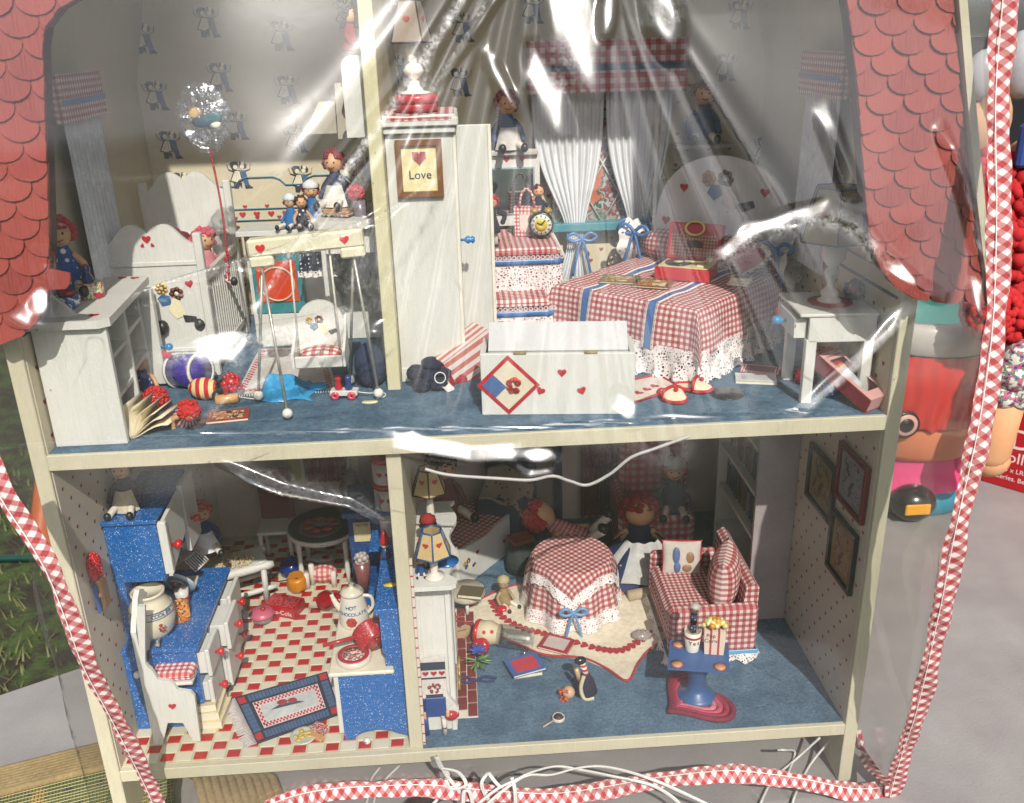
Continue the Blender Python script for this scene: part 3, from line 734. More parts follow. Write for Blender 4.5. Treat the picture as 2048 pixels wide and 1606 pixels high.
for k, f in enumerate(feet):
    f = f+Vector(o_); tp_ = (hl if k in (0, 2) else hr_)+Vector((.9 if k in (0, 2) else -.9, -.3 if k < 2 else .3, -.9))
    b = MB(); b.tube([tp_, f], .12, 8); lg = b.build('leg', plain('#a8a79c', .35, metal=.5), T)
    b = MB(); b.ell(f+Vector((0, 0, .05)), .42, 14, 10); b.build('ball_foot', gloss('#d4d2c8'), lg)
st_ = Vector(PY(642, 700, 9.2))+Vector(o_)
b = MB(); b.box(st_.x-1.9, st_.x+1.9, -1.5, 1.6, st_.z-.9, st_.z-.45, .1); b.box(st_.x-1.9, st_.x+1.9, -1.75, -1.5, st_.z-.9, st_.z+.1, .08); b.build('seat', wht, T)
b = MB(); pts = [(st_.x-1.95, st_.z-.9), (st_.x+1.95, st_.z-.9)]+[(st_.x+1.95*math.cos(a), st_.z+1.9+2.0*math.sin(a)) for a in np.linspace(0, math.pi, 13)]
b.prism(pts, 1.4, 1.75); b.build('backrest', wht, T)
posydecal(T, MX((st_.x-.2, 1.36, st_.z+1.7), sc=.75))
for q in (-1, 1):
    b = MB(); b.prism([(-1.6, st_.z-.9), (1.5, st_.z-.9), (1.5, st_.z+2.6), (.9, st_.z+1.5), (-.3, st_.z+.9), (-1.6, st_.z+.3)], st_.x+q*1.95, st_.x+q*2.15, 'yz'); b.build('armrest', wht, T)
    b = MB(); hx = st_.x+q*1.55; b.tube([(hx, -.3, (hl.z+hr_.z)/2-.5), (hx+.15*q, -.5, st_.z+.4)], .09, 6); b.build('hanger', plain('#c9c6b8', .4), T)
b = MB(); b.ell((st_.x, -.1, st_.z-.1), (1.75, 1.5, .45), 18, 10); b.build('cushion', gingham('#9c0a1a', '#e6dcd4', .7), T)

# rug with red border, blue cloth, small toys
T = thing('bath_mat', 'white fringed woven mat with red checked border under the swing', 'rug', (-16.6, 17, F))
t = NT('woven mat'); sp_ = t.n('ShaderNodeSeparateXYZ'); t.l(t.obj('UV'), sp_.inputs[0])
b = MB(); b.prism([(-3.6, -6), (5.0, -6), (2.4, 6), (-3.9, 6)], 0, .14, 'xy'); b.build('weave', plain('#bdb9b4', .9, .2, 300, .8), T)
b = MB()
for P in (((-3.2, -5.4), (-3.4, 5.4)), ((4.3, -5.4), (2.1, 5.4)), ((-3.2, -5.4), (4.3, -5.4)), ((-3.4, 5.2), (2.1, 5.4))):
    n = 34
    for k in range(n):
        for j in (0, 1):
            u = (k+.5)/n; x = P[0][0]+(P[1][0]-P[0][0])*u; y = P[0][1]+(P[1][1]-P[0][1])*u
            if (k+j) % 2: b.box(x-.13+(j-.5)*.0, x+.13, y-.13, y+.13, .14, .17) if 0 else b.box(x-.12+(j-.5)*.26*(P[0][0]-P[1][0] == 0 or abs(P[0][1]-P[1][1]) > 3), x+.12+(j-.5)*.26*(abs(P[0][1]-P[1][1]) > 3), y-.12+(j-.5)*.26*(abs(P[0][1]-P[1][1]) < 3), y+.12+(j-.5)*.26*(abs(P[0][1]-P[1][1]) < 3), .13, .17)
b.build('checked_border', cloth('#b02a34'), T, kind='stuff')
b = MB()
for k in range(40): b.tube([(-3.5+8.4*k/39, -6, .07), (-3.5+8.4*k/39+.05, -6.5, .03)], .05, 4)
b.build('fringe', cloth('#cfcac0'), T, kind='stuff')
T = thing('blanket', 'crumpled light blue fleece blanket lying below the swing', 'blanket', (-15.8, 10.7, F))
b = MB()
def fb(u, v):
    x = (u-.5)*4.6; y = (v-.5)*3.6; z = 1.6*math.exp(-((x+.9)/1.1)**2-((y-.3)/1.3)**2)+.7*math.exp(-((x-1.0)/1.0)**2-((y+.2)/1.2)**2)+.22*math.sin(x*3.1+y*2)+.18*math.sin(y*4.3-x*1.7)+.3
    return (x+.3*math.sin(y*2), y+.3*math.sin(x*2), max(.05, z*min(1, 5*min(u, v, 1-u, 1-v)+.1))), (x, y)
b.surf(fb, 40, 34); b.build('fleece', cloth('#2f8fc0', .95, 250), T)
b = MB(); b.ell((2.6, .3, .4), (.9, .5, .35), 12, 8); b.build('corner', cloth('#2f8fc0', .95, 250), T)
T = thing('pull_toy', 'little white pull wagon on pink wheels with a cord', 'toy', PZ(690, 795, F), -6)
b = MB(); b.box(-1.15, 1.15, -.5, .5, .3, .75, .05); b.build('body', wht, T)
for x in (-.7, .7):
    b = MB(); b.lathe([(.1, -.08), (.36, -.07), (.36, .07), (.1, .08)], (0, 0, 0), 16, M=MX((x, -.58, .36), rx=90)); b.build('wheel', gloss('#c8485e'), T)
for x, cx in ((-.45, '#b8202c'), (.4, '#2b3f78')):
    b = MB(); b.lathe([(.3, .75), (.34, 1.0), (.2, 1.45), (.28, 1.6), (.3, 1.85), (.05, 2.05)], (x, 0, 0), 12); b.build('peg_figure', gloss(cx), T)
b = MB(); b.tube(spline([(1.15, 0, .5), (2.0, .1, .35), (3.2, .5, .2), (3.4, -.1, .12), (2.8, -.6, .1)], 8), .045, 5); b.build('cord', plain('#d8d4c8'), T)
b = MB(); b.lathe([(.5, 0), (.55, .1), (.5, .16)], (0, 0, 0), 20, M=Matrix.Diagonal((1.25, .55, 1, 1))); tag(b.build('wooden_paddle', plain('#d2c79a'), None, PZ(740, 806, F)), 'small yellow oval wooden piece on the carpet by the wagon', 'toy')
T = thing('backpack', 'dark navy round-topped backpack leaning by the divider', 'backpack', (-8.7, 11.6, F))
b = MB(); b.ell((0, 0, 1.9), (1.35, .8, 2.1), 18, 12); b.v = [(x, y, max(z, 0)) for x, y, z in b.v]; b.build('bag', cloth('#27364f'), T)
b = MB(); b.ell((0, -.65, 1.0), (.95, .35, .75), 14, 8); b.build('pocket', cloth('#1d2a40'), T)
T = thing('toy_drum', 'purple toy drum with white rims lying on its side', 'drum', (-24.6, 13.4, F+1.55), rot=(math.radians(82), math.radians(18), math.radians(58)))
b = MB(); b.lathe([(1.45, -1.5), (1.45, 1.5)], (0, 0, 0), 28); b.build('shell', gloss('#3d2f8a'), T)
for z in (-1.5, 1.35): b = MB(); b.lathe([(1.3, z), (1.56, z), (1.56, z+.22), (1.3, z+.22)], (0, 0, 0), 28); b.build('rim', wht, T)
T = thing('striped_clown_toy', 'stuffed toy in red and cream stripes lying face down', 'toy', (-22.6, 10.4, F+.9))
b = MB(); b.ell((0, 0, 0), (1.5, .95, .95), 18, 12, M=MX((0, 0, 0), rz=-20)); b.build('body', stripes('#b0202e', '#d8c088', .75), T)
b = MB(); b.ell((1.8, -.6, .3), .75, 12, 8); b.ell((1.2, -.9, -.3), .45, 10, 6); b.build('head', blk, T)
b = MB(); shag(b, (2.4, -.3, .5), .75, 60, .2, 3); b.ell((2.4, -.3, .5), .75); b.build('hair', gloss('#b01824', .3), T)
T = thing('wooden_mallet', 'small wooden roller toy with a red post lying by the striped toy', 'toy', PZ(455, 808, F), 10)
b = MB(); b.lathe([(.2, -1.0), (.42, -.85), (.45, 0), (.42, .85), (.2, 1.0)], (0, 0, .45), 14, M=MX((0, 0, .45), ry=90) @ Matrix.Translation((0, 0, -.45))); b.build('roller', gloss('#b98a4a'), T)
b = MB(); b.lathe([(.2, .7), (.22, 1.5), (.3, 1.9), (.1, 2.1)], (0, 0, 0), 12); b.build('post', gloss('#b01824'), T)
T = thing('string', 'thin white string trailing from the striped toy to the swing foot', 'string', (-20, 9, F))
b = MB(); b.tube(spline([PZ(468, 792, F+.1)-Vector((-20, 9, F)), PZ(500, 797, F+.1)-Vector((-20, 9, F)), PZ(535, 800, F+.1)-Vector((-20, 9, F)), PZ(568, 803, F+.1)-Vector((-20, 9, F))], 6), .05, 5); b.build('strand', plain('#d8d4c8'), T)
T = thing('pompom', 'bright red beaded pompom ball on the carpet by the changing table', 'ball', PZ(315, 820, F)+Vector((0, 0, 1.0)))
b = MB(); b.ell((0, 0, 0), .95); shag(b, (0, 0, 0), 1.0, 330, .11, 5); b.build('beads', gloss('#b5101c', .3), T)
doll('small doll in a navy polka dot dress tucked behind the red pompom', (-28.2, 12.2, F), 3.6, 30, 'sit', dots('#1b2f66', '#d8d8d8', .45), None, face=False, hat='#c9c6c0')
doll('little doll with freckled face and blue bow lying beside the open book', (-23.0, 5.4, F+.2), 4.0, 15, 'sit', stripes('#b8283a', '#d8c8c0', .4), '#b3241f', rot=(math.radians(60), 0, math.radians(25)))
T = thing('open_book', 'open cream-paged book standing fanned out on the carpet', 'book', PZ(262, 880, F), -8)
for k, a in enumerate((100, 78, 60, 44, 30, 14)):
    b = MB()
    def fn(u, v, a=a):
        r = u*2.6; aa = math.radians(a+10*math.sin(u*3)); return (r*math.cos(aa)+.2*v, 3.4*v+.25*k*u, r*math.sin(aa)+.05), (u, v)
    b.surf(fn, 6, 2); o = b.build('page', plain('#d2c8ac', .8), T); md = o.modifiers.new('s', 'SOLIDIFY'); md.thickness = .0004
bookflat('thin picture book with a red brown cover flat on the carpet', PZ(457, 835, F), 3.3, 2.2, .25, 8, '#8a3a2c', pr=picture(('#c98a60', '#7a2c28', '#d8b890', '#3a2a2a')))
# things on the changing table
Zt = 41.0
doll('tall doll with red hair in blue polka dots leaning by the gable curtain', PY(138, 575, 9)+Vector((0, 0, -.2)), 5.6, 20, 'sit', dots('#1f4f96', '#e0e0e0', .8), '#b01c2a')
T = thing('cake_box', 'round trinket box with red and green flowers topped by a tiny doll', 'trinket box', PZ(197, 588, Zt)*1.0, 0)
T.location = Vector((-29.3, 7.6, Zt))*S
b = MB(); b.lathe([(1.0, 0), (1.05, .2), (1.05, 1.0), (.9, 1.15)], n=22); b.build('box', picture(('#b8283a', '#d6d0c0', '#8a9a3a', '#d6d0c0', '#b8283a'), 160, .3), T)
b = MB(); b.lathe([(.4, 1.15), (.5, 1.4), (.25, 1.9), (.3, 2.0), (.34, 2.2), (.3, 2.45), (.05, 2.6)], n=12); b.build('lid_figure', gloss('#233a70'), T)
b = MB(); b.ell((0, 0, 2.3), .32, 10, 8); b.build('lid_figure_head', gloss('#b0542c'), T)
T = thing('trinket_cup', 'white cup with blue flowers and a tiny figure inside', 'cup', (-29.8, 4.6, Zt))
b = MB(); b.lathe([(.55, 0), (.8, .3), (.9, .95), (.78, .95), (.7, .4), (.01, .3)], n=20, cap=False); b.build('bowl', picture(('#2b5f9a', '#d8d8d4', '#d8d8d4', '#2b5f9a'), 150, .2), T)
b = MB(); b.ell((0, 0, 1.1), (.6, .5, .35), 10, 8); b.ell((-.1, -.1, 1.75), .35, 10, 8); b.build('figure', gloss('#8e2c30'), T)
doll('tiny doll with auburn hair sitting in front of the tall doll', (-30.9, 6.2, Zt), 1.9, 10, 'sit', '#2f4f86', '#a33a26', hairn=24)
# desk, hutch and what stands on them
T = thing('desk', 'white desk with rounded top edge between the crib and the divider', 'desk', (-10.4, 21, F))
o_ = (10.4, -21, -F)
b = MB(); b.prism([(-13.0, 16.6), (-12.6, 16.2), (-7.4, 16.2), (-7.4, 26), (-13.0, 26)], 43.9, 44.6, 'xy', M=Matrix.Translation(o_)); b.build('desktop', wht, T)
bx('side_panel', wht2, T, -12.7, -12.3, 17, 26, F, 43.9, .05, o_); bx('side_panel', wht2, T, -8.0, -7.6, 17, 26, F, 43.9, .05, o_); bx('apron_board', wht, T, -12.3, -8, 17.2, 17.5, 41.5, 43.9, .05, o_); bx('back_panel', wht2, T, -12.3, -8, 25.5, 25.9, F, 43.9, .05, o_)
T = thing('wall_hutch', 'white tall hutch with rounded corner above the desk against the divider', 'hutch', (-9, 15, 50))
o_ = (9, -15, -50)
p0, p1 = PY(680, 112, 13), PY(742, 274, 13)
b = MB(); pts = [(p0.x, p1.z), (-7.35, p1.z), (-7.35, p0.z)]+[(p0.x+.8-.8*math.sin(a), p0.z-.8+.8*math.cos(a)) for a in np.linspace(0, math.pi/2, 7)]
b.prism(pts, 13, 13.5, M=Matrix.Translation(o_)); b.build('side_panel', wht, T)
bx('shelf', wht2, T, p0.x+.1, -7.4, 13.5, 24, p1.z, p1.z+.4, .05, o_); bx('back_panel', wht2, T, -7.7, -7.4, 13.5, 24, p1.z+.4, p0.z-.5, .05, o_)
b = MB(); b.prism([(PY(670, 205, 20).x, 51.0), (-8, 51.0), (-8, 55.6), (PY(672, 205, 20).x, 55.6)], 20, 20.4, M=Matrix.Translation(o_)); b.prism([(-13.9, 51.3), (-8, 51.3), (-8, 54), (-12.3, 54)], 22, 22.3, M=Matrix.Translation(o_)); b.build('rear_panel', paint('#a8a293', .6), T)
doll('doll seen from behind with dark cap sitting on top of the white hutch', (-8.3, 14.6, 58.2), 3.2, 70, 'sit', '#7a2027', '#241c22', hairn=30)
doll('doll with auburn hair and white apron sitting on a wooden rocker above the desk', (-11.4, 21.5, 45.0), 4.8, -15, 'sit', '#1c2a4a', '#7a1c26', apron='#d8d4cc')
T = thing('rocker_base', 'small tan wooden rocker with posts under the seated doll', 'rocker', (-11.0, 21.5, 44.62))
b = MB(); b.box(-1.6, 1.7, -1.5, 1.3, .0, .36, .08); b.build('base', gloss('#b08248'), T)
for x in (1.3, 1.65): b = MB(); b.tube([(x, .8, .3), (x+.1, .9, 4.2)], .1, 8); b.build('post', gloss('#b08248'), T)
for k, (x, y, r) in enumerate(((-11.6, 19.3, 12), (-10.9, 18.4, -20))): bookflat(('magazine with a grey cover lying open on the white desk', 'magazine with green and red cover at the front of the desk')[k], (x, y, 44.63+k*.12), 2.5, 1.8, .1, r, picture((('#b8b4a8', '#55604a', '#d0c8b8'), ('#3d5a38', '#d4c8b0', '#a03028'))[k]), 'magazine', 'magazine')
T = thing('crayon_cup', 'clear crayon cup with coloured crayons and a red beaded ball', 'crayon cup', (-9.1, 18.3, 44.6))
b = MB(); b.lathe([(.6, 0), (.65, 1.4), (.58, 1.4), (.54, .1)], n=16, cap=False); b.build('cup', plain('#77707a', .3), T)
for k, c in enumerate(('#c9a21c', '#b01c24', '#e0e0e0', '#5a2a6a', '#2d5a3a', '#c45a1c')): b = MB(); a = k*1.05; b.lathe([(.13, .1), (.13, 1.7), (.03, 2.0)], (.32*math.cos(a), .32*math.sin(a), 0), 8); b.build('crayon', plain(c), T)
b = MB(); b.ell((-.2, -.1, 2.1), .7); shag(b, (-.2, -.1, 2.1), .75, 120, .12, 4); b.build('beaded_ball', gloss('#b8101c', .3), T)
T = thing('toy_stove', 'teal toy cupboard with orange front and folded gingham on top behind the swing', 'toy cupboard', (-17.8, 24.5, F))
b = MB(); b.box(-2.6, 2.1, -.8, 1.5, 3.4, 9.2, .1); b.build('cabinet', paint('#2f8088', .4), T); b = MB(); b.box(-2.5, 2.0, -.7, 1.4, 0, 3.4, .1); b.build('base', wht2, T)
b = MB(); b.box(-2.2, 1.6, -.95, -.8, 4.6, 8.6, .05); f_ = b.build('front', gloss('#c2401c'), T)
b = MB(); b.lathe([(1.55, -.04), (1.7, -.04), (1.7, .06), (1.55, .06)], n=28, M=MX((-.3, -1.0, 6.4), rx=90)); b.build('ring', plain('#c8b49a'), f_)
b = MB(); b.box(-2.7, 1.9, -1.0, .9, 9.2, 9.9, .15); b.build('cloth', gingham('#b8182a', '#e6dcd4', .6), T)
for k in range(4): b = MB(); b.box(-1.8+.1*k, 1.2+.05*k, -.8, .6, 9.9+.45*k, 10.3+.45*k, .15); b.build('folded_towel', cloth(('#c98a92', '#d8c8c4', '#b87a86', '#d0b8b8')[k]), T)
doll('little doll with white cap and blue trousers seated on the crib corner', (-15.9, 22.6, 43.0), 2.9, -25, 'sit', '#2b6aa8', '#3a2a20', hat='#c8d4d8', hairn=24)
doll('little doll in navy with brown curls beside the white-capped doll', (-14.8, 22.2, 43.0), 2.9, 15, 'sit', dots('#20283c', '#cfcfcf', .4), '#4a2018', hairn=24)
doll('jester-like doll in blue and red with a striped sleeve behind the desk', (-14.0, 23.5, 43.2), 3.7, 10, 'sit', '#1f5f98', '#8a1c28', hat='#c4c8c4', hairn=30)
T = thing('ledge', 'white ledge with blue bands carrying the small seated dolls', 'shelf', (-16.5, 24, 42))
b = MB(); b.box(-4.5, 3.2, -2.2, 1.5, .4, .9, .05); b.box(-4.5, 3.2, 1.0, 1.5, -10.9, .4); b.build('board', wht, T)
T = thing('hanging_dress', 'navy polka dot doll dress with white lace hem hanging below the ledge', 'doll dress', (-13.6, 20.2, 41.6))
b = MB(); b.surf(lambda u, v: (((u-.5)*(2.6+.9*v), .2*math.sin(u*26), .6-3.0*v), (u*3, v*3)), 30, 6); b.build('skirt', dots('#20283c', '#cfd2d8', .4), T)
b = MB(); b.surf(lambda u, v: (((u-.5)*3.7, .25*math.sin(u*26)-.05, -2.2-.6*v), (u*3, v*3)), 30, 2); b.build('lace_hem', lace(), T)
# ================================================================ upper right: bedroom
GH = gingham('#940816', '#dacac6', .54); GHp = gingham('#940816', '#dacac6', .62)
T = thing('wardrobe', 'tall white painted wardrobe with one door open right of the divider', 'wardrobe', (-3, 16, F))
o_ = (3, -16, -F)
bx('side_panel', wht, T, -6.1, -.75, 12.4, 12.95, F, 52.0, .06, o_); bx('carcass', wht2, T, -6.1, -.9, 12.95, 20.5, F, 51.9, .05, o_)
bx('cornice', wht, T, -6.15, -.45, 11.9, 21, 52.0, 52.5, .08, o_); bx('top', wht, T, -6.15, -.2, 11.6, 21.2, 52.55, 53.25, .1, o_)
bx('skirting', wht, T, -6.1, -.7, 12.25, 12.4, F, 32.3, .04, o_); bx('face_strip', paint('#e2ded0', .5), T, -.75, -.45, 12.4, 12.9, F+.1, 51.8, .05, o_)
dr = bx('door', wht2, T, -.45, 2.45, 16.0, 16.45, F+.3, 52.2, .06, o_); bx('door_edge', paint('#e6e2d4', .5), dr, 2.2, 2.5, 15.85, 16.5, F+.3, 52.2, .05, o_)
b = MB(); b.lathe([(.12, 0), (.1, .3), (.3, .5), (.35, .7), (.2, .85), (.34, 1.0), (.2, 1.2)], n=14, M=MX((-.45+3, 12.6-16, 43.3-F), ry=90)); b.build('knob', gloss('#2a7ab8'), T)
T = thing('framed_stitching', 'wood framed cross stitch reading Love with a pink heart on the wardrobe side', 'picture', (-3.45, 12.35, 49.3))
wd = gloss('#7a5230', .35)
b = MB(); b.box(-1.5, 1.5, -.12, 0, -1.85, 1.85); fbk = b.build('canvas', plain('#d9cfa0', .8, .1, 350, .8), T)
for a in (-1, 1):
    b = MB(); b.prism([(-1.85, a*2.25), (1.85, a*2.25), (1.4, a*1.8), (-1.4, a*1.8)], -.42, 0); b.build('frame', wd, T)
    b = MB(); b.prism([(a*1.85, -2.25), (a*1.4, -1.8), (a*1.4, 1.8), (a*1.85, 2.25)], -.42, 0); b.build('frame', wd, T)
st_m = plain('#a83c60', .8)
b = MB()
for j in range(11):
    for i in range(11):
        x, z = (i-5)*.12, (j-5)*.12
        X_, Z_ = x/.62, z/.62+.12
        if (X_*X_+Z_*Z_-.55)**3-X_*X_*Z_**3*1.6 < 0: b.box(x-.05, x+.05, -.17, -.12, z+.75-.045, z+.75+.045)
b.build('stitched_heart', st_m, T, kind='stuff')
text('Love', .95, MX((0, -.14, -.55), rx=90), plain('#1e2440', .8), T, ext=.02)
T = thing('red_tin', 'round red box with lid on the gingham mat atop the wardrobe', 'box', (-3.5, 15.6, 53.45))
b = MB(); b.lathe([(1.75, 0), (1.75, .75)], n=30); b.build('body', gloss('#9a1824', .3), T)
b = MB(); b.lathe([(1.83, .7), (1.83, 1.2), (1.7, 1.3), (.01, 1.3)], n=30); b.build('lid', gloss('#a81c28', .3), T)
T = thing('gingham_mat', 'red gingham cloth with white edging covering the wardrobe top', 'mat', (-3.2, 16, 53.27))
b = MB(); b.box(-2.8, 2.7, -4.1, 4.5, 0, .1); b.box(-2.6, 2.5, -4.45, -4.38, -.25, .0); b.build('cloth', gingham('#940816', '#dacac6', .7), T)
b = MB(); b.tube([(-2.8, -4.15, .05), (-1, -4.3, -.05), (1, -4.2, .06), (2.75, -4.1, .05)], .13, 6); b.build('edging', plain('#dcd8d0'), T)
T = thing('dresser_lamp', 'white turned lamp with panelled cream shade standing on the red box', 'lamp', (-3.6, 15.8, 54.8))
b = MB(); b.lathe([(1.25, 0), (1.25, .12), (.7, .25), (.45, .7), (.3, 1.1), (.75, 1.5), (.85, 1.8), (.6, 2.2), (.3, 2.4), (.45, 2.7), (.6, 3.4), (.45, 4.3), (.2, 4.7)], n=22); b.build('base', gloss('#ddd8d0'), T)
def shade(T, z, r0, r1, h, m, dark=True, n=6, hearts_=True, rotn=0, line='#23344a'):
    b = MB(); P0 = [(r0*math.cos(i*2*math.pi/n+rotn), r0*math.sin(i*2*math.pi/n+rotn), z) for i in range(n)]; P1 = [(r1*math.cos(i*2*math.pi/n+rotn), r1*math.sin(i*2*math.pi/n+rotn), z+h) for i in range(n)]
    s_ = None
    for i in range(n):
        j = (i+1) % n; b = MB(); b.add([P0[i], P0[j], P1[j], P1[i]], [(0, 1, 2, 3)]); s_ = b.build('shade_panel', m, T); md = s_.modifiers.new('s', 'SOLIDIFY'); md.thickness = .0006
        if hearts_:
            c = (Vector(P0[i])+Vector(P0[j])+Vector(P1[i])+Vector(P1[j]))/4; a = math.atan2(c.y, c.x)
            heart(s_, Matrix.Translation(c*1.03+Vector((0, 0, .02))) @ Matrix.Rotation(a+math.pi/2, 4, 'Z'), .55, '#b03a34', .03)
    b = MB()
    for i in range(n): b.tube([P0[i], P1[i]], .07, 6)
    b.tube(P0, .08, 6, closed=True); b.tube(P1, .08, 6, closed=True); b.build('wire_edge', plain(line, .5), T)
shade(T, 3.9, 1.85, 1.0, 3.1, plain('#8d7f70', .8, .05), hearts_=True, n=4, rotn=.5, line='#1b1b22')
# dresser, stool, mirror
def skirted(T, x0, x1, y0, y1, z, drop, zr, cols=True, rib=True):
    w_, d_ = x1-x0, y1-y0
    b = MB(); b.box(x0, x1, y0, y1, z-.9, z, .3); b.build('padded_top', GH, T)
    P = [(x0, y1), (x0, y0), (x1, y0), (x1, y1)]; Ls = [0]
    for a, c in zip(P, P[1:]): Ls.append(Ls[-1]+math.dist(a, c))
    def per(u):
        s = u*Ls[-1]
        for k in range(3):
            if s <= Ls[k+1]+1e-6:
                f = (s-Ls[k])/(Ls[k+1]-Ls[k]); return P[k][0]+(P[k+1][0]-P[k][0])*f, P[k][1]+(P[k+1][1]-P[k][1])*f, s
    cx, cy = (x0+x1)/2, (y0+y1)/2
    def mk(z0, z1, off, wv):
        def fn(u, v):
            x, y, s = per(u); k = 1+ (off+wv*math.sin(s*4)*v)/max(w_, d_)*2; return (cx+(x-cx)*k, cy+(y-cy)*k, z1+(z0-z1)*v), (s, v*(z1-z0))
        return fn
    b = MB(); b.surf(mk(zr, z-.8, 0.02, .1), 60, 8); b.build('skirt', gingham('#9c3040', '#dccfca', .54), T)
    b = MB(); b.surf(mk(max(zr, z-.8-drop), z-1.0, .22, .18), 90, 10); b.build('lace_skirt', lace('#e6dcda', 400, .2), T)
    b = MB(); b.surf(mk(z-1.5, z-.95, .34, .0), 40, 2); r_ = b.build('ribbon', gloss(RIBBON, .35, 0), T); md = r_.modifiers.new('s', 'SOLIDIFY'); md.thickness = .0004
    b = MB()
    for k in range(int(Ls[-1]/.42)):
        x, y, s = per(k*.42/Ls[-1]); kk = 1+.75/max(w_, d_); b.tube([(cx+(x-cx)*kk+.18*math.cos(a), cy+(y-cy)*kk+.05*math.sin(a), z-.8+.18*math.sin(a)) for a in np.linspace(0, 5.2, 6)], .035, 4, closed=True)
    b.build('lace_edging', plain('#e8e0dc', .8), T, kind='stuff')
T = thing('vanity_table', 'dressing table with gingham top and lace skirt beside the open wardrobe door', 'dressing table', (6, 28, F))
skirted(T, -4.5, 3.0, -5.4, 4.5, 9.1, 4.2, .3)
T = thing('vanity_stool', 'gingham stool with lace skirt and blue ribbon in front of the dressing table', 'stool', (5, 21.5, F))
skirted(T, -3.6, 2.6, -2.6, 2.4, 5.1, 4.6, .2)
T = thing('mirror', 'white framed mirror above the gingham dressing table', 'mirror', (5, 33.6, 44.4))
b = MB(); b.prism(rect(-3.2, 3.1, -4.1, 3.6), -.25, 0); b.build('frame', wht, T)
b = MB(); b.prism(rect(-2.9, 2.55, -2.9, 1.9), -.42, -.26); b.build('surround', paint('#8fa4ac', .5), T)
t = NT('mirror glass'); t.col('#b8c0c0'); t.rough(.03); t.b.inputs['Metallic'].default_value = 1
b = MB(); b.prism(rect(-2.75, 2.4, -2.75, 1.75), -.46, -.43); b.build('glass', t.m, T)
for x in (-.3, 1.3): heart(T, MX((x, -.26, 2.7)), .6)
T = thing('gift_bag', 'small paper gift bag in red and white check on the dressing table', 'bag', (6.4, 28.4, 40.2), -12)
t_bag = gingham('#a81c2c', '#dcd4cc', .36)
b = MB(); b.prism([(-1.25, 0), (1.2, 0), (1.35, 2.9), (-1.35, 2.9)], -.5, .5); b.build('body', t_bag, T)
b = MB(); b.prism(rect(-.75, .6, .6, 2.2), -.53, -.5); b.build('panel', plain('#d6c6bc'), T)
b = MB(); b.tube([(.75*math.cos(a), -.5, 2.9+1.8*math.sin(a)) for a in np.linspace(0, math.pi, 12)], .13, 6); b.build('handle', t_bag, T)
T = thing('alarm_clock', 'twin-bell alarm clock with dark rim and pale face beside the gift bag', 'clock', (7.6, 26.6, 40.2), -8)
b = MB(); b.lathe([(.01, -.35), (1.15, -.35), (1.25, -.2), (1.25, .3), (1.05, .38)], (0, 0, 0), 28, M=MX((0, 0, 1.45), rx=90)); b.build('case', gloss('#22303c', .3), T)
b = MB(); b.lathe([(.01, 0), (1.02, 0), (1.02, .05), (.01, .05)], n=26, M=MX((0, -.37, 1.45), rx=90)); fc = b.build('face', plain('#d8d8c8', .3), T)
b = MB(); b.lathe([(.01, 0), (.62, 0), (.62, .05), (.01, .05)], n=22, M=MX((0, -.43, 1.45), rx=90)); b.build('dial', plain('#d0b83c', .4), fc)
for k in range(12): b = MB(); a = k*math.pi/6; b.box(-.04, .04, -.06, 0, .74, .95, M=MX((0, -.42, 1.45), ry=math.degrees(a))); b.build('mark', blk, fc)
b = MB(); b.box(-.05, .05, -.55, -.47, 0, .6, M=MX((0, 0, 1.45), ry=40)); b.box(-.05, .05, -.55, -.47, 0, .45, M=MX((0, 0, 1.45), ry=-60)); b.build('hands', blk, fc)
for q in (-.65, .65): b = MB(); b.ell((q, 0, 2.75), (.42, .42, .32), 12, 6); b.build('bell', gloss('#a08a4a', .3), T)
for q in (-.6, .6): b = MB(); b.tube([(q*.8, 0, .5), (q, 0, 0)], .1, 6); b.build('foot', gloss('#a08a4a', .3), T)
doll('small standing figure in red and black at the left end of the dressing table', (2.6, 24.0, 40.1), 5.0, 0, 'stand', '#232328', '#a81e2a')
doll('tiny brown-haired doll peeping out behind the gift bag', (7.6, 29.6, 41.8), 3.2, 0, 'sit', '#2a2d3c', '#4a1c18', hairn=24)
doll('doll with pink face and white apron sitting high at the left of the window', (4.9, 34.2, 48.0), 5.6, 8, 'sit', '#31466a', '#8d3c48', apron='#b8b4b0')
doll('doll in blue sitting high on the wall shelf right of the window', (25.2, 34.2, 48.2), 5.8, -8, 'sit', '#3e5578', '#7d5a58')
for x, lab in ((4.9, 'left'), (25.2, 'right')): 
    T = thing('wall_shelf', 'narrow white wall shelf carrying a doll at the %s of the window' % lab, 'shelf', (x, 34.2, 47.55)); b = MB(); b.box(-3, 3, -1.4, 1.7, 0, .4, .05); b.build('board', plain('#a8a49c'), T)
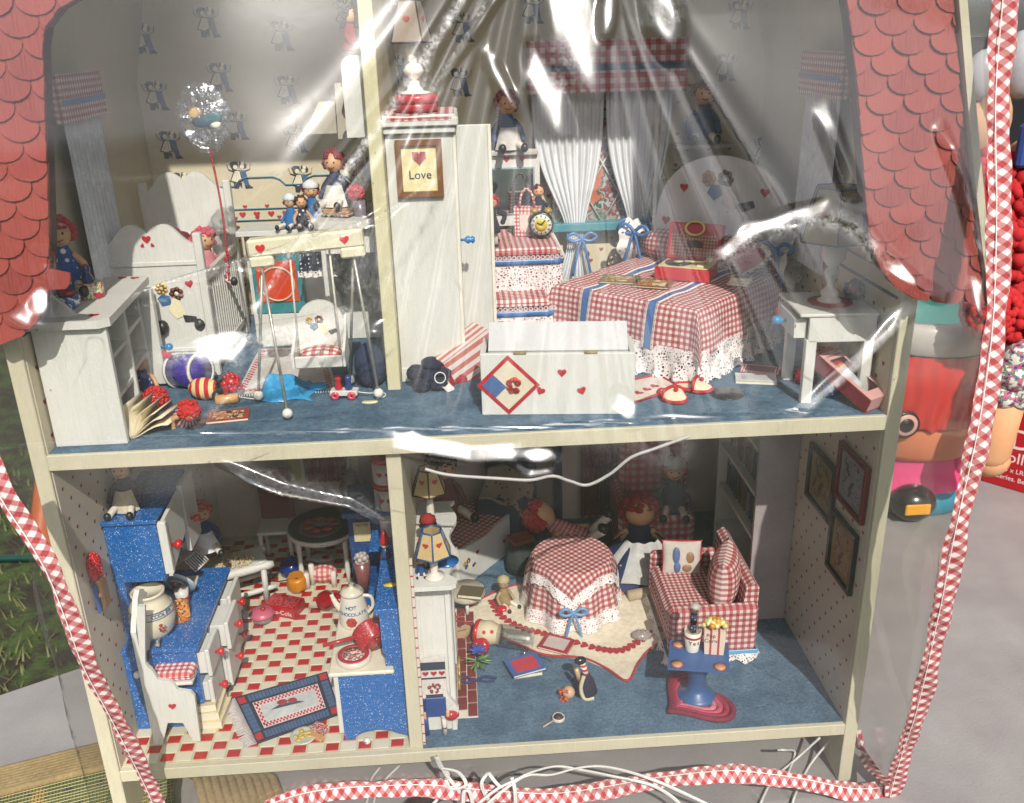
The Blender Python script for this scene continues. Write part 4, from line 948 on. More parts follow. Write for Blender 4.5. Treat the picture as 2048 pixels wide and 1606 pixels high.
# window, curtains
T = thing('window', 'lattice window with teal sill between the white curtains', 'window', (15, 35.6, 46))
b = MB(); b.box(-5.5, 5.5, .2, .3, -6.0, 8.5); b.build('pane', picture(('#5b6f5a', '#8c8580', '#7a3c38', '#9aa0a0', '#4c5f50', '#b86a50'), 45, .2), T)
for s_ in (1, -1):
    for k in range(-3, 4):
        b = MB(); x0 = k*3.6; pts = [(max(-5.4, min(5.4, x0-s_*4)), 0, 0)]
        zs = [(-6, x0-s_*3.5), (8.5, x0+s_*4.9)]
        p, q = Vector((zs[0][1], -.02, zs[0][0])), Vector((zs[1][1], -.02, zs[1][0]))
        lo, hi = 0, 1; d = q.x-p.x
        ts = sorted(((-5.4-p.x)/d, (5.4-p.x)/d)); lo, hi = max(0, ts[0]), min(1, ts[1])
        if hi-lo < .1: continue
        b.tube([p.lerp(q, lo), p.lerp(q, hi)], .1, 5); b.build('lattice_bar', wht, T)
b = MB(); b.box(-6, 6, -1.6, .4, -6.8, -5.9, .1); b.build('sill', paint('#3d8590', .4), T)
cw = plain('#cfd2d4', .9, .06, 500, .3)
for X0, X1, tie, lab in ((7.4, 14.9, 11.9, 'left'), (15.1, 22.0, 18.4, 'right')):
    T = thing('curtain', 'sheer white pleated curtain gathered by a blue bow, %s side of the lattice window' % lab, 'curtain', (tie, 34.4, 46), group='curtains of the lattice window')
    b = MB(); pleats(b, (X0-tie, .4, 0), (X1-tie, .4, 0), 31.3-46, 54.5-46, 9, .75, pinch=(.70, .24, .28, (tie+.3-X0)/(X1-X0))); b.build('curtain_panel', cw, T)
    bow(T, (.6 if lab == 'left' else -.3, -1.0, 38.6-46 if lab == 'left' else 39.9-46), 1.25, gloss(RIBBON, .35, 0), tails=3.2)
T = thing('valance', 'red gingham valance with a blue ribbon across the lattice window', 'valance', (15, 34.0, 56))
b = MB(); b.box(-7.9, 8.1, -1.2, -.9, -2.6, 2.4, .1); b.box(-7.9, -7.6, -.9, 1.7, -2.6, 2.4); b.box(7.8, 8.1, -.9, 1.7, -2.6, 2.4); b.build('fabric', gingham('#a0283a', '#ccc2c0', 1.0), T)
b = MB(); b.box(-7.95, 8.15, -1.27, -1.2, -.5, .1); b.build('ribbon', plain('#3a5878', .4), T)
# bed
T = thing('bed', 'white bed with red gingham spread, blue ribbons and lace skirt set at an angle', 'bed', (8.3, 19.6, F), -44)
BW, BL, BZt = 14.8, 16.6, 6.3
def cov(s, t, lift_=0):
    def ax(a, L):
        if a < 0: d = -a; o = -(.35*(1-math.exp(-d))+.2*d); return o, d
        if a > L: d = a-L; o = .35*(1-math.exp(-d))+.10*d; return L+o, d
        return a, 0
    x, ds = ax(s, BW); y, dt = ax(t, 99)
    if dt: y = -(.35*(1-math.exp(-dt))+.10*dt)
    cor = min(ds, dt); x += (1 if s > BW else -1)*cor*.22 if ds else 0; y -= cor*.22
    dd = (ds**3+dt**3)**(1/3) if ds or dt else 0
    z = BZt-max(0, dd-.25*(1-math.exp(-dd*3)))
    wr = .10*math.sin(s*1.1+t*.6)*math.sin(t*.8) if not dd else 0
    if ds and not dt: x += .18*math.sin(t*1.1)*min(1, ds/3)*(1 if s > BW else -1)
    if dt and not ds: y += .18*math.sin(s*1.0)*min(1, dt/3)
    return (x, y, max(.25, z+wr+lift_))
ZL = 4.2
b = MB(); b.surf(lambda u, v: (cov(-ZL+(BW+2*ZL)*u, -ZL+(BL+ZL)*v), (-ZL+(BW+2*ZL)*u, -ZL+(BL+ZL)*v)), 96, 84); b.build('bedspread', GH, T)
b = MB(); b.box(.6, BW-.6, .6, BL, .8, BZt-.5, .3); b.build('mattress', wht, T)
rb = gloss(RIBBON, .35, 0)
for s0 in (3.3, 10.3):
    b = MB(); b.surf(lambda u, v: ((lambda p: (p[0], p[1]-(.06 if p[1] < -.05 else 0), p[2]+.07))(cov(s0+.62*u, -ZL+(BL+ZL)*v)), (u, v*20)), 3, 80); b.build('ribbon', rb, T)
    for q in (-.2, .82):
        b = MB()
        for k in range(0, 78):
            p = Vector(cov(s0+q, -ZL+.1+k*.262)); b.tube([p+Vector((.13*math.cos(a), .13*math.sin(a) if p.y > -.05 else -.08, .08+(.13*math.sin(a) if p.y <= -.05 else 0))) for a in (0, 1.25, 2.5, 3.75, 5)], .035, 4, closed=True)
        b.build('lace_edging', plain('#e6dedc', .8), T, kind='stuff')
def lskirt(fnp, n, name='lace_skirt', z1=2.9, z0=.1, m=None):
    b = MB()
    def fn(u, v):
        x, y, nx, ny, s = fnp(u); k = .25*v+.32*math.sin(s*2.4)*v+.1*math.sin(s*5.1)*v; return (x+nx*k, y+ny*k, z1+(z0-z1)*v+(.18*math.sin(s*3.5) if v > .95 else 0)), (s, v*3)
    b.surf(fn, n, 8); return b.build(name, m or lace('#e4dedc', 400, .2), T)
def path(u):                                       # left side, foot, right side
    A = [(-.85, BL), (-.85, -.4), (-.4, -.85), (BW+.4, -.85), (BW+.85, -.4), (BW+.85, BL)]; Ls = [0]
    for a, c in zip(A, A[1:]): Ls.append(Ls[-1]+math.dist(a, c))
    s = u*Ls[-1]*.9999; k = max(i for i in range(5) if Ls[i] <= s); f = (s-Ls[k])/(Ls[k+1]-Ls[k]); a, c = A[k], A[k+1]; tx, ty = c[0]-a[0], c[1]-a[1]; n = math.hypot(tx, ty)
    return a[0]+tx*f, a[1]+ty*f, ty/n, -tx/n, s
lskirt(path, 260); lskirt(lambda u: (lambda p: (p[0]+p[2]*.25, p[1]+p[3]*.25, p[2], p[3], p[4]*1.3+1))(path(u)), 260, z1=1.7, z0=.05)
b = MB(); pts = [(-.2, .3), (BW+.2, .3)]+[(BW/2+(BW/2+.2)*math.cos(a), 8.2+8.3*math.sin(a)**.75) for a in np.linspace(0, math.pi, 27)]
b.prism(pts, BL+.6, BL+1.1); hb = b.build('headboard', paint('#dadada', .5), T)
for x in (-.5, BW+.5):
    b = MB(); b.lathe([(.32, 0), (.32, 8), (.2, 8.6), (.36, 9), (.22, 9.4), (.25, 13.0), (.38, 13.4), (.2, 13.9), (.2, 18.8), (.34, 19.2), (.05, 20.2)], (x, BL+.9, 0), 12); b.build('post', wht, T)
posydecal(hb, MX((BW*.5, BL+.55, 13.0), sc=1.75), cols=('#b8935a', '#4a2c2a', '#37608c', '#c0bab0', '#2a2a30'))
for x, z in ((3.1, 13.1), (11.9, 13.3), (1.1, 9.6)): heart(hb, MX((x, BL+.57, z)), .95, '#b02c38')
b = MB(); b.lathe([(.1, 0), (1.0, .2), (1.65, 1.6), (1.75, 5), (1.75, BW-5), (1.65, BW-1.6), (1.0, BW-.2), (.1, BW)], n=22, M=MX((0, BL-1.7, BZt+1.3), ry=90)); bo = b.build('bolster', GH, T)
for x, q in ((-.3, -1), (BW+.3, 1)):
    b = MB(); b.surf(lambda u, v: ((x+q*v*1.5, BL-1.7+(1.1+1.2*v+.25*math.sin(u*50)*v)*math.cos(u*6.2832), BZt+1.3+(1.1+1.2*v+.25*math.cos(u*44)*v)*math.sin(u*6.2832)), (u*9, v*2)), 70, 5); b.build('lace_end', lace('#dcd6d2', 230, .3), bo)
    bow(bo, (x, BL-3.2, BZt+2.6), 1.4, rb, tails=2.4)
BM = T.matrix_basis.copy(); BM = Matrix.Translation(Vector((8.3, 19.6, F))) @ Matrix.Rotation(math.radians(-44), 4, 'Z')
def onbed(x, y, z=BZt+.1): return BM @ Vector((x, y, z))
T = thing('record_player', 'open red record player case with cream turntable lying on the bedspread', 'record player', onbed(8.6, 8.8), -30)
b = MB(); b.box(-2.6, 2.6, -1.7, 1.7, 0, 1.15, .08); b.build('base', gloss('#b8141c', .4), T)
b = MB(); b.box(-2.4, 2.4, -1.5, 1.5, 1.15, 1.25, .04); b.build('deck', plain('#cdbd8c', .5), T)
b = MB(); b.lathe([(1.25, 1.27), (1.25, 1.4), (.45, 1.42)], (-.8, 0, 0), 30); pl_ = b.build('record', gloss('#141416', .25), T)
b = MB(); b.lathe([(.45, 1.42), (.45, 1.46), (.01, 1.46)], (-.8, 0, 0), 20); b.build('label_disc', plain('#c8b884'), pl_)
b = MB(); b.tube([(1.9, .9, 1.6), (1.6, -.2, 1.6), (-.1, -.35, 1.55)], [.14, .1, .12], 6); b.lathe([(.32, 1.25), (.32, 1.75)], (1.9, .9, 0), 12); b.build('tone_arm', plain('#d6cc9c', .4), T)
b = MB(); b.box(1.2, 1.9, -1.2, -.7, 1.25, 1.45, .05); b.build('switch', plain('#d6cc9c'), T)
b = MB(); LM = MX((0, 1.75, 1.1), rx=-14); b.box(-2.6, 2.6, 0, 1.1, .1, 3.6, .1, M=LM); ld = b.build('lid', gloss('#b01420', .4), T)
b = MB(); b.box(-2.25, 2.25, -.06, 0, .5, 2.6, 0, M=LM); b.build('lid_lining', gingham('#8a2a28', '#a8927c', .3), ld)
b = MB(); b.tube([LM @ Vector((.9*math.cos(a), -.12-.1, 3.1+.65*math.sin(a))) for a in np.linspace(0, 2*math.pi, 16)[:-1]], .12, 6, closed=True); b.build('handle', plain('#d8c878', .4), ld)
b = MB(); b.prism([(-.8, 1.3), (.8, 1.3), (.9, 1.8), (.2, 2.0), (-.7, 1.85)], -.1, -.07, M=LM); b.build('emblem', plain('#3a2c1c'), ld)
bk = (('#7a6a30', '#c9a050', '#5a6a38', '#d8cdb0', '#a85030'), ('#9a5a30', '#c98a40', '#6a7038', '#d8cdb0'))
bookflat('open picture album with yellow green print near the foot of the bed', onbed(4.2, 4.2), 3.5, 2.7, .18, -18, '#6a6030', pr=picture(bk[0], 130), name='picture_album', cat='album')
bookflat('open picture album with orange print beside the record player', onbed(7.6, 4.6), 3.4, 2.7, .18, -24, '#7a5030', pr=picture(bk[1], 130), name='picture_album', cat='album')
T = thing('heart_pillow', 'red beaded heart pillow with ruffled cream lace leaning on the bolster', 'pillow', onbed(13.2, 11.8, BZt+1.7), rot=(math.radians(-28), math.radians(8), math.radians(-36)))
b = MB(); b.prism(heart_pts(2.9, n=28), -.5, .1); 
for k in range(420):
    a = random.uniform(0, 6.28); r = random.uniform(0, 1)**.5; h = heart_pts(2.8, n=40)[int(a/6.2832*40) % 40]; b.ell((h[0]*r, -.5-.35*(1-r*r), h[1]*r), .11, 5, 3)
b.build('beaded_heart', gloss('#a80c1c', .3), T)
b = MB(); hp = heart_pts(3.0, n=60)
b.surf(lambda u, v: ((lambda h: (h[0]*(1+.35*v), -.15+.28*math.sin(u*170)*v, h[1]*(1+.35*v)))(hp[int(u*59.9)]), (u*16, v*2)), 59*3, 4); b.build('ruffle', lace('#d8d0c0', 240, .3), T)
for k in range(3): bookflat(('tiny cream booklet at the bottom of the small stack by the heart pillow', 'tiny cream booklet in the middle of the small stack by the heart pillow', 'tiny cream booklet with a grey mark topping the small stack by the heart pillow')[k], onbed(14.0, 8.9, BZt+.15+.24*k)+Vector((.1*k, 0, 0)), 1.9, 1.2, .22, -30+6*k, '#cfc8b8', name='booklet', cat='booklet', pr=plain('#6a665e') if k == 2 else None)
# toy chest
T = thing('toy_chest', 'white wooden toy chest with red hearts and open lid at the front edge', 'chest', (6.8, 5.2, F), -6)
b = MB(); b.box(-6.0, 6.0, -2.0, -1.6, 0, 5.1, .05); fr_ = b.build('front_panel', wht, T)
b = MB(); b.box(-6.0, -5.6, -1.6, 2.2, 0, 5.1); b.build('side_panel', wht2, T); b = MB(); b.box(5.6, 6.0, -1.6, 2.2, 0, 5.1); b.build('side_panel', wht2, T); b = MB(); b.box(-5.6, 5.6, 1.8, 2.2, 0, 5.1); b.build('back_panel', wht2, T); b = MB(); b.box(-5.6, 5.6, -1.6, 1.8, 0, .4); b.build('bottom', wht2, T)
b = MB(); b.prism([(-5.35, 0), (5.45, 0), (5.45, 2.7), (-5.35, 2.7)], -.2, .2, M=MX((0, -1.7, 5.15), rx=-52)); b.build('lid', paint('#c4c4c6', .5), T)
for x in (-2.9, 2.6):
    b = MB(); b.box(x-.5, x+.5, -2.03, -1.75, 5.05, 5.25, .03); b.tube([(x-.5, -2.0, 5.16), (x+.5, -2.0, 5.16)], .1, 6); b.build('hinge', gloss('#8a7a3c', .35), T)
for x, z, r in ((.35, 3.5, 0), (-1.35, 2.0, 25), (1.9, 2.0, -20)): heart(fr_, MX((x, -2.0, z), ry=r), .72, '#a81824')
M = MX((-3.85, -2.02, 2.55), ry=45)
b = MB(); b.box(-1.75, 1.75, -.05, 0, -1.75, 1.75, M=M); pc = b.build('square_border', plain('#a81824'), fr_)
b = MB(); b.box(-1.45, 1.45, -.08, -.05, -1.45, 1.45, M=M); b.build('square_print', plain('#cfc6b0'), pc)
b = MB(); b.box(-1.45, 0, -.1, -.08, -1.45, -.2, M=M); b.build('square_print_blue', plain('#3f5f90'), pc)
b = MB(); shag(b, (.3, -.1, .3), .5, 22, .2, 2); b.v = [(x, max(y, -.25), z) for x, y, z in b.v]; b.v = [tuple(M @ Vector(v)) for v in b.v]; b.build('printed_blossom', plain('#b8402c'), pc)
# striped bag with its contents
T = thing('striped_bag', 'pink and white striped paper bag lying on its side with red cloth inside', 'bag', (-.3, 13.3, F+1.6), rot=(0, math.radians(-24), math.radians(28)))
b = MB(); b.prism([(-2.6, -1.7), (2.4, -1.9), (2.4, 1.9), (-2.6, 1.7)], -1.3, 1.3); b.build('bag', stripes('#b8685e', '#d2c8c4', .9, 90, .5), T)
b = MB(); b.lathe([(1.5, 0), (1.75, .3), (1.6, .8), (.9, 1.2)], n=18, M=MX((-2.5, 0, 0), ry=-90)); b.build('cloth', cloth('#8e1c28'), T)
b = MB(); b.lathe([(.55, 0), (.6, .05), (.5, .1)], n=20, M=MX((-1.9, -1.35, -.7), rx=90)); b.build('round_label', gloss('#96202c'), T)
T = thing('doll_clothes', 'heap of dark navy doll clothes spilling from the striped bag', 'clothes', (-3.3, 10.8, F))
b = MB()
for k in range(16):
    a = random.uniform(0, 6.28); r = random.uniform(0, 1.6); b.ell((r*math.cos(a), r*.8*math.sin(a), .5+random.uniform(0, 1.5)), (random.uniform(.6, 1.1), random.uniform(.5, .9), random.uniform(.3, .8)), 10, 6, M=MX((0, 0, 0), rz=a*30))
b.build('fabric', cloth('#161b30'), T)
b = MB(); b.lathe([(.42, 0), (.5, 0), (.5, .08), (.42, .08)], (0, 0, 0), 18, M=MX((.6, -1.4, 1.3), rx=80)); b.build('ring', plain('#d8d8d8'), T)
b = MB(); b.box(-.2, .9, -.4, .4, -.04, .0, M=MX((1.0, -1.2, .6), rx=40, ry=50)); b.build('white_cuff', cloth('#cfc8c8'), T)
# carpet things
T = thing('heart_rug', 'white rug with red edge and red hearts at the foot of the bed', 'rug', (14.6, 7.6, F), 0)
b = MB(); pl = [(-1.6, -2.9), (.6, -1.4), (2.6, .6), (1.6, 3.2), (-2.4, 1.5)]; b.prism(pl, 0, .12, 'xy'); b.build('felt', cloth('#cfc6bc'), T)
b = MB(); b.tube([(x, y, .13) for x, y in pl], .14, 6, closed=True); b.build('edging', cloth('#a81824'), T)
for x, y in ((-.9, -.9), (-.1, -.2), (.7, .5)): heart(T, Matrix.Translation((x, y, .14)) @ Matrix.Rotation(-math.pi/2, 4, 'X') @ Matrix.Rotation(.6, 4, 'Y'), .8, '#a81824', .02)
for (x, y, r, zl), lab in zip(((16.2, 5.6, 18, 0), (18.4, 7.2, 62, .3)), ('cream felt slipper with red braided edge nearest the front edge', 'cream felt slipper with red braided edge behind the other slipper')):
    T = thing('slipper', lab, 'slipper', (x, y, F+zl*.2), r, 'slippers by the bed')
    sole = [(1.0*math.sin(a)*(1 if math.cos(a) > 0 else .8), -1.55*math.cos(a)) for a in np.linspace(0, 2*math.pi, 25)[:-1]]
    b = MB(); b.prism(sole, 0, .22, 'xy'); b.build('sole', cloth('#d8c8ac'), T)
    b = MB(); b.surf(lambda u, v: ((.98*math.cos(math.pi*u), -.2-1.35*v*math.sin(math.pi*u)**.7, .2+.85*math.sin(math.pi*u)**.8*(1-v*.85)), (u, v)), 14, 8); b.build('toe', cloth('#d8c8ac'), T)
    b = MB(); b.tube([(p[0]*1.02, p[1]*1.02, .18) for p in sole], .17, 6, closed=True)
    b.tube([(.98*math.cos(math.pi*u), -.2, .25+.85*math.sin(math.pi*u)**.8) for u in np.linspace(0, 1, 13)], .15, 6)
    b.ell((0, -.7, 1.0), .2, 8, 6); b.build('braid', cloth('#b0121c'), T)
b = MB(); b.lathe([(1.42, 0), (1.42, .07), (.01, .07)], n=40); tag(b.build('record', gloss('#17171a', .35), None, (20.9, 5.9, F)), 'small black record lying on the blue carpet right of the slippers', 'record')
bookflat('pink striped card lying beside the bed skirt', (25.4, 11.2, F), 3.3, 1.9, .12, -24, stripes('#b8525c', '#d8c4c4', .22), 'card', 'card', pr=plain('#6a3038'))
bookflat('folded white card with a faint drawing in front of the striped card', (24.2, 8.7, F), 3.4, 1.9, .3, -14, '#cfcfcf', 'card', 'card', pr=plain('#b8b8b8'))
# nightstand and lamp
T = thing('nightstand', 'white nightstand with blue knobbed drawer beside the right wall', 'nightstand', (28.6, 5.4, F))
NM = Matrix.Rotation(math.radians(-4), 4, 'Z')
def nb(name, m, par, *a, c=.05): b = MB(); b.box(*a, c, M=NM); return b.build(name, m, par)
nb('top', wht, T, -3.0, 3.05, -2.6, 3.9, 7.2, 7.45); nb('near_apron', wht, T, -2.2, 3.0, -2.45, -2.1, 5.1, 7.2); nb('far_apron', wht2, T, -2.2, 3.0, 3.2, 3.6, 5.1, 7.2)
nb('back_apron', wht2, T, 2.6, 3.0, -2.1, 3.2, 5.1, 7.2); dw = nb('drawer', wht2, T, -3.2, -2.2, -1.9, 3.2, 5.3, 6.9)
b = MB(); b.lathe([(.14, 0), (.12, .25), (.36, .5), (.4, .75), (.36, 1.0), (.15, 1.1)], n=14, M=MX((-3.2, .7, 6.1), ry=-90)); b.build('knob', gloss('#2a7fae'), dw)
for y in (-1.4, 2.7): heart(dw, MX((-3.22, y, 6.2), rz=-90), .7)
for x, y in ((-1.9, -2.1), (2.6, -2.1), (-1.9, 3.2), (2.6, 3.2)): nb('leg', wht, T, x-.42, x+.42, y-.35, y+.35, 0, 5.3)
T = thing('doily', 'round red crocheted doily under the nightstand lamp', 'doily', (28.9, 6.1, F+7.47))
b = MB(); b.lathe([(1.75, 0), (1.75, .06), (.01, .06)], n=36); b.build('crochet', dots('#8e1a26', '#c88a8a', .25, .3), T)
T = thing('table_lamp', 'white turned lamp with cream panelled shade on the nightstand', 'lamp', (28.8, 6.1, F+7.55))
b = MB(); b.lathe([(.95, 0), (.95, .15), (.6, .35), (.75, .7), (.7, .9), (.35, 1.1), (.3, 1.6), (.55, 2.1), (.6, 2.4), (.4, 2.8), (.95, 3.5), (1.0, 4.5), (1.0, 6)], n=24); b.build('base', gloss('#cdc8c0'), T)
shade(T, 5.0, 3.0, 1.9, 4.0, plain('#8d7b58', .8, .08), n=6, rotn=.2, line='#2c4564')
T = thing('dark_trinkets', 'cluster of small dark beads and red berries behind the nightstand lamp', 'trinket', (31.0, 6.6, F+7.5))
b = MB(); shag(b, (0, 0, .8), .7, 60, .2, 8); b.build('beads', plain('#1f2428', .3), T); b = MB(); b.ell((-.3, -.6, 1.0), .35); b.ell((.1, -.7, .6), .25); b.build('berry', gloss('#8a1c24'), T)
T = thing('boxed_doll', 'windowed red and white toy box with a doll inside leaning by the right post', 'toy box', (30.0, 3.5, F+1.15), rot=(math.radians(22), math.radians(-4), math.radians(26)))
T.scale = (.9, .9, .9)
rd = stripes('#a81c28', '#cfc4bc', .22)
b = MB(); b.box(-1.25, 1.25, -3.3, 3.2, 0, .15, .03); b.build('back_panel', plain('#8a1420', .5), T)
for x in (-1.25, 1.1): b = MB(); b.box(x, x+.15, -3.3, 3.2, .15, 1.5); b.build('side_panel', plain('#8a101c', .5), T)
for y0, y1 in ((-3.3, -3.15), (3.05, 3.2)): b = MB(); b.box(-1.1, 1.1, y0, y1, .15, 1.5); b.build('end_panel', rd, T)
b = MB(); b.prism([(-1.25, -3.3), (1.25, -3.3), (1.25, 3.2), (-1.25, 3.2)], 1.5, 1.56, 'xy'); 
b = MB(); b.box(-1.25, -.85, -3.3, 3.2, 1.5, 1.56); b.box(.85, 1.25, -3.3, 3.2, 1.5, 1.56); b.box(-.85, .85, 2.2, 3.2, 1.5, 1.56); b.box(-.85, .85, -3.3, -2.3, 1.5, 1.56); fp = b.build('front_frame', rd, T)
b = MB(); b.box(-.85, .85, -2.3, 2.2, 1.51, 1.53); b.build('window', clear((1, 1, 1), .06, .08), T)
text('RAGGEDY ANN', .30, MX((0, 2.75, 1.6)), plain('#e0dcd4'), fp, ext=.015)
b = MB(); b.box(-.8, .8, -.2, .2, .0, .01, M=MX((0, 2.75, 1.57))); b.build('name_strip', plain('#8a1420'), fp)
b = MB(); b.ell((0, 1.4, 1.0), (.6, .6, .45), 12, 8); ip = b.build('boxed_figure', skin, T); b = MB(); b.ell((0, 1.75, .95), (.75, .6, .45), 12, 8); b.build('boxed_hair', cloth('#a82a24'), ip); b = MB(); b.lathe([(.35, 1.1), (.6, .2), (.7, -1.2), (.3, -1.8)], n=12, M=MX((0, 0, .7), rx=-90) @ Matrix.Rotation(math.pi, 4, 'X')); b.build('boxed_dress', cloth('#c8ccd4'), ip)
for (x, y, z, r, c), lab in zip(((27.9, 7.4, .8, .8, '#a8141e'), (28.9, 4.6, 1.8, .6, '#1f4f8e'), (29.0, 4.2, .6, .75, '#22406e'), (29.9, 8.3, 1.6, 1.2, '#b81820'), (30.2, 4.8, .9, .7, '#3a3440')), ('crimson beaded ball behind the nearest nightstand leg', 'small bright blue bobble resting on the darker bobble by the nightstand leg', 'dark blue bobble on the floor by the nightstand leg', 'large red yarn bobble behind the windowed toy box', 'dull purple brown bobble beside the windowed toy box')):
    T = thing('yarn_ball', lab, 'yarn ball', (x, y, F+z)); b = MB(); b.ell((0, 0, 0), r*.9); shag(b, (0, 0, 0), r*.95, 90, r*.15, int(x*7)); b.build('beads', yarn(c), T)
# ================================================================ lower left: kitchen
G_ = 1.225
EN = enamel()
YH = 6.6
pTR, pBR = PY(308, 1045, YH), PY(322, 1162, YH)
XL = -31.74
T = thing('kitchen_hutch', 'speckled blue kitchen hutch with white drawers against the left wall', 'hutch', (-30, 10, G_))
o_ = (30, -10, -G_)
XR = pTR.x+.1; zT, zB = pTR.z, pBR.z
bx('upper_cupboard', EN, T, XL, XR, YH, 12.0, zB, zT, .05, o_); bx('top_board', EN, T, XL-.0, XR+.15, YH-.35, 12.3, zT, zT+.38, .06, o_)
bx('upright', EN, T, XL, XL+.8, YH+.05, 17.4, 9.95, zB, .04, o_)
XC = PY(385, 1252, 5.0).x; 
bx('back_board', EN, T, XL, XL+.3, 12.0, 17.4, zB, zT-1.5, .04, o_)
bx('counter', EN, T, XL, XC+.1, 4.8, 18.2, 9.45, 9.9, .06, o_); bx('lower_cupboard', EN, T, XL, XC-.25, 5.1, 17.8, G_, 9.45, .04, o_)
dr = bx('cupboard_door', wht, T, XR+.02, XR+.75, YH+.05, YH+.5, zB+.6, zT-.1, .06, o_)
b = MB(); b.prism([(YH+.1, zB+.4), (YH+5.2, zB+2.0), (YH+5.2, zT+.3), (YH+.1, zT-.05)], XR+.3, XR+.62, 'yz', M=Matrix.Translation(o_)); b.build('door_face', wht, dr)
rk = gloss('#b8121c')
def knob(par, M, s=1): b = MB(); b.lathe([(.14*s, 0), (.12*s, .25*s), (.36*s, .4*s), (.42*s, .6*s), (.34*s, .85*s), (.05, .9*s)], n=14, M=M); b.build('knob', rk, par)
knob(dr, MX((XR+.65+30, YH+1.0-10, zB+3.0-G_), ry=90))
d2 = bx('cupboard_door', wht, T, XR-.2, XR+.3, 13.5, 17.2, 14.6, 21.5, .08, o_); knob(d2, MX((XR+.3+30, 14.6-10, 17.5-G_), ry=90)); bx('far_cupboard', EN, T, XL, XR-.4, 13.6, 17.3, 15.4, 21.4, .05, o_)
for k, (y0, y1, z0, z1, out_) in enumerate(((5.2, 8.7, 6.5, 9.3, .9), (5.3, 8.9, 2.3, 6.0, .7), (9.2, 13.1, 6.4, 9.3, 1.7), (9.3, 13.3, 2.2, 6.0, 1.3), (13.6, 17.4, 5.6, 9.3, 1.0), (13.8, 17.4, 1.9, 5.2, .7))):
    d = bx('drawer', wht, T, XC-.25, XC+out_-.4, y0+.25, y1-.25, z0+.2, z1-.4, .04, o_)
    bx('drawer_front', wht, d, XC+out_-.4, XC+out_, y0, y1, z0, z1, .08, o_)
    knob(d, MX((XC+out_+30, (y0+y1)/2-10, (z0+z1)/2-G_), ry=90), .9)
b = MB()
zb = 7.6-G_; b.tube([(-30.6+30, 4.55-10, zb), (-26.9+30, 4.55-10, zb)], .13, 8)
for x in (-30.6, -27.0): b.ell((x+30, 4.6-10, zb), (.32, .3, .35), 10, 8); b.tube([(x+30, 4.6-10, zb), (x+30, 5.1-10, zb-.1)], .16, 6)
b.build('towel_bar', gloss('#d8d8d4'), T)
T = thing('water_crock', 'cream pottery crock lettered WATER COOLER standing on the blue hutch', 'crock', (-29.35, 7.2, 9.92))
b = MB(); b.lathe([(1.15, 0), (1.75, .8), (2.0, 2.0), (1.85, 3.2), (1.35, 3.9), (1.3, 4.3), (1.45, 4.4), (1.45, 4.6), (1.2, 4.6), (1.2, 4.3)], n=32); b.build('body', gloss('#cfc6ae', .2), T)
def curved(body, size, R, z, c, m, par, mid=-90, gap=1.0):
    n = len(body); adv = size*.62*gap
    for i, ch in enumerate(body):
        if ch == ' ': continue
        a = math.radians(mid)+(i-(n-1)/2)*adv/R
        text(ch, size, Matrix.Translation((c[0]+R*math.cos(a), c[1]+R*math.sin(a), z)) @ Matrix.Rotation(a+math.pi/2, 4, 'Z') @ Matrix.Rotation(math.pi/2, 4, 'X'), m, par, ext=.015)
bt = plain('#1f5a94', .4)
curved('WATER COOLER', .52, 1.99, 2.95, (0, 0), bt, T, -72, 1.0)
b = MB()
for z in (3.28, 2.62): b.tube([(1.98*math.cos(a), 1.98*math.sin(a), z) for a in np.linspace(math.radians(-190), math.radians(10), 40)], .035, 4)
b.build('blue_rule', bt, T)
b = MB(); b.lathe([(.12, 0), (.12, .5), (.2, .55), (.2, .8)], n=10, M=MX((.9, -1.7, .7), rx=110)); b.tube([(.9, -2.2, .9), (.9, -2.3, .4)], .09, 6); b.build('tap', gloss('#8a8a88', .3), T)
b = MB(); shag(b, (1.2, -1.5, 1.7), .35, 24, .1, 5); shag(b, (-.5, -1.85, 1.6), .3, 18, .1, 6); b.v = [(x*(1.93/max(.01, math.hypot(x, y))) if 0 else x, y, z) for x, y, z in b.v]; b.build('painted_posy', plain('#9c2a26'), T)
ZC = 9.92
T = thing('story_can', 'small orange printed can on the blue counter', 'can', PZ(366, 1238, ZC)); b = MB(); b.lathe([(.7, 0), (.72, .05), (.6, 1.7), (.7, 1.8)], n=18); b.build('body', picture(('#c9742a', '#d8a860', '#4a2a1c', '#c9742a'), 200, .3), T)
T = thing('milk_glass', 'white drinking glass with red print behind the orange can', 'glass', PZ(368, 1212, ZC)); b = MB(); b.lathe([(.45, 0), (.68, 1.9), (.01, 1.9)], n=18); b.build('glass', plain('#c9c4bc', .2), T); b = MB(); b.lathe([(.56, .5), (.65, 1.2)], n=18, cap=False); b.build('band', plain('#b0303a'), T)
T = thing('dinner_plate', 'white plate with blue rim and red flowers leaning at the back of the counter', 'plate', PZ(358, 1200, ZC)+Vector((0, .3, 1.6)), rot=(math.radians(-62), math.radians(20), 0))
b = MB(); b.lathe([(.9, -.1), (1.7, .05), (1.72, .12), (.9, 0)], n=30); b.build('rim', gloss('#b8c4cc', .2), T); b = MB(); b.lathe([(.01, .0), (.95, .01), (.95, .04), (.01, .04)], n=24); b.build('centre', plain('#d8d4cc'), T); b = MB(); shag(b, (0, 0, 0), .45, 30, .12, 9); b.build('red_flower', plain('#a8241c'), T)
T = thing('napkin', 'folded white napkin lying on the blue counter', 'napkin', PZ(372, 1165, ZC)); b = MB(); b.prism([(-1.1, -1), (1.2, -.9), (1.0, 1.0), (-1.0, .9)], 0, .12, 'xy'); b.build('paper', plain('#cfc9bc'), T)
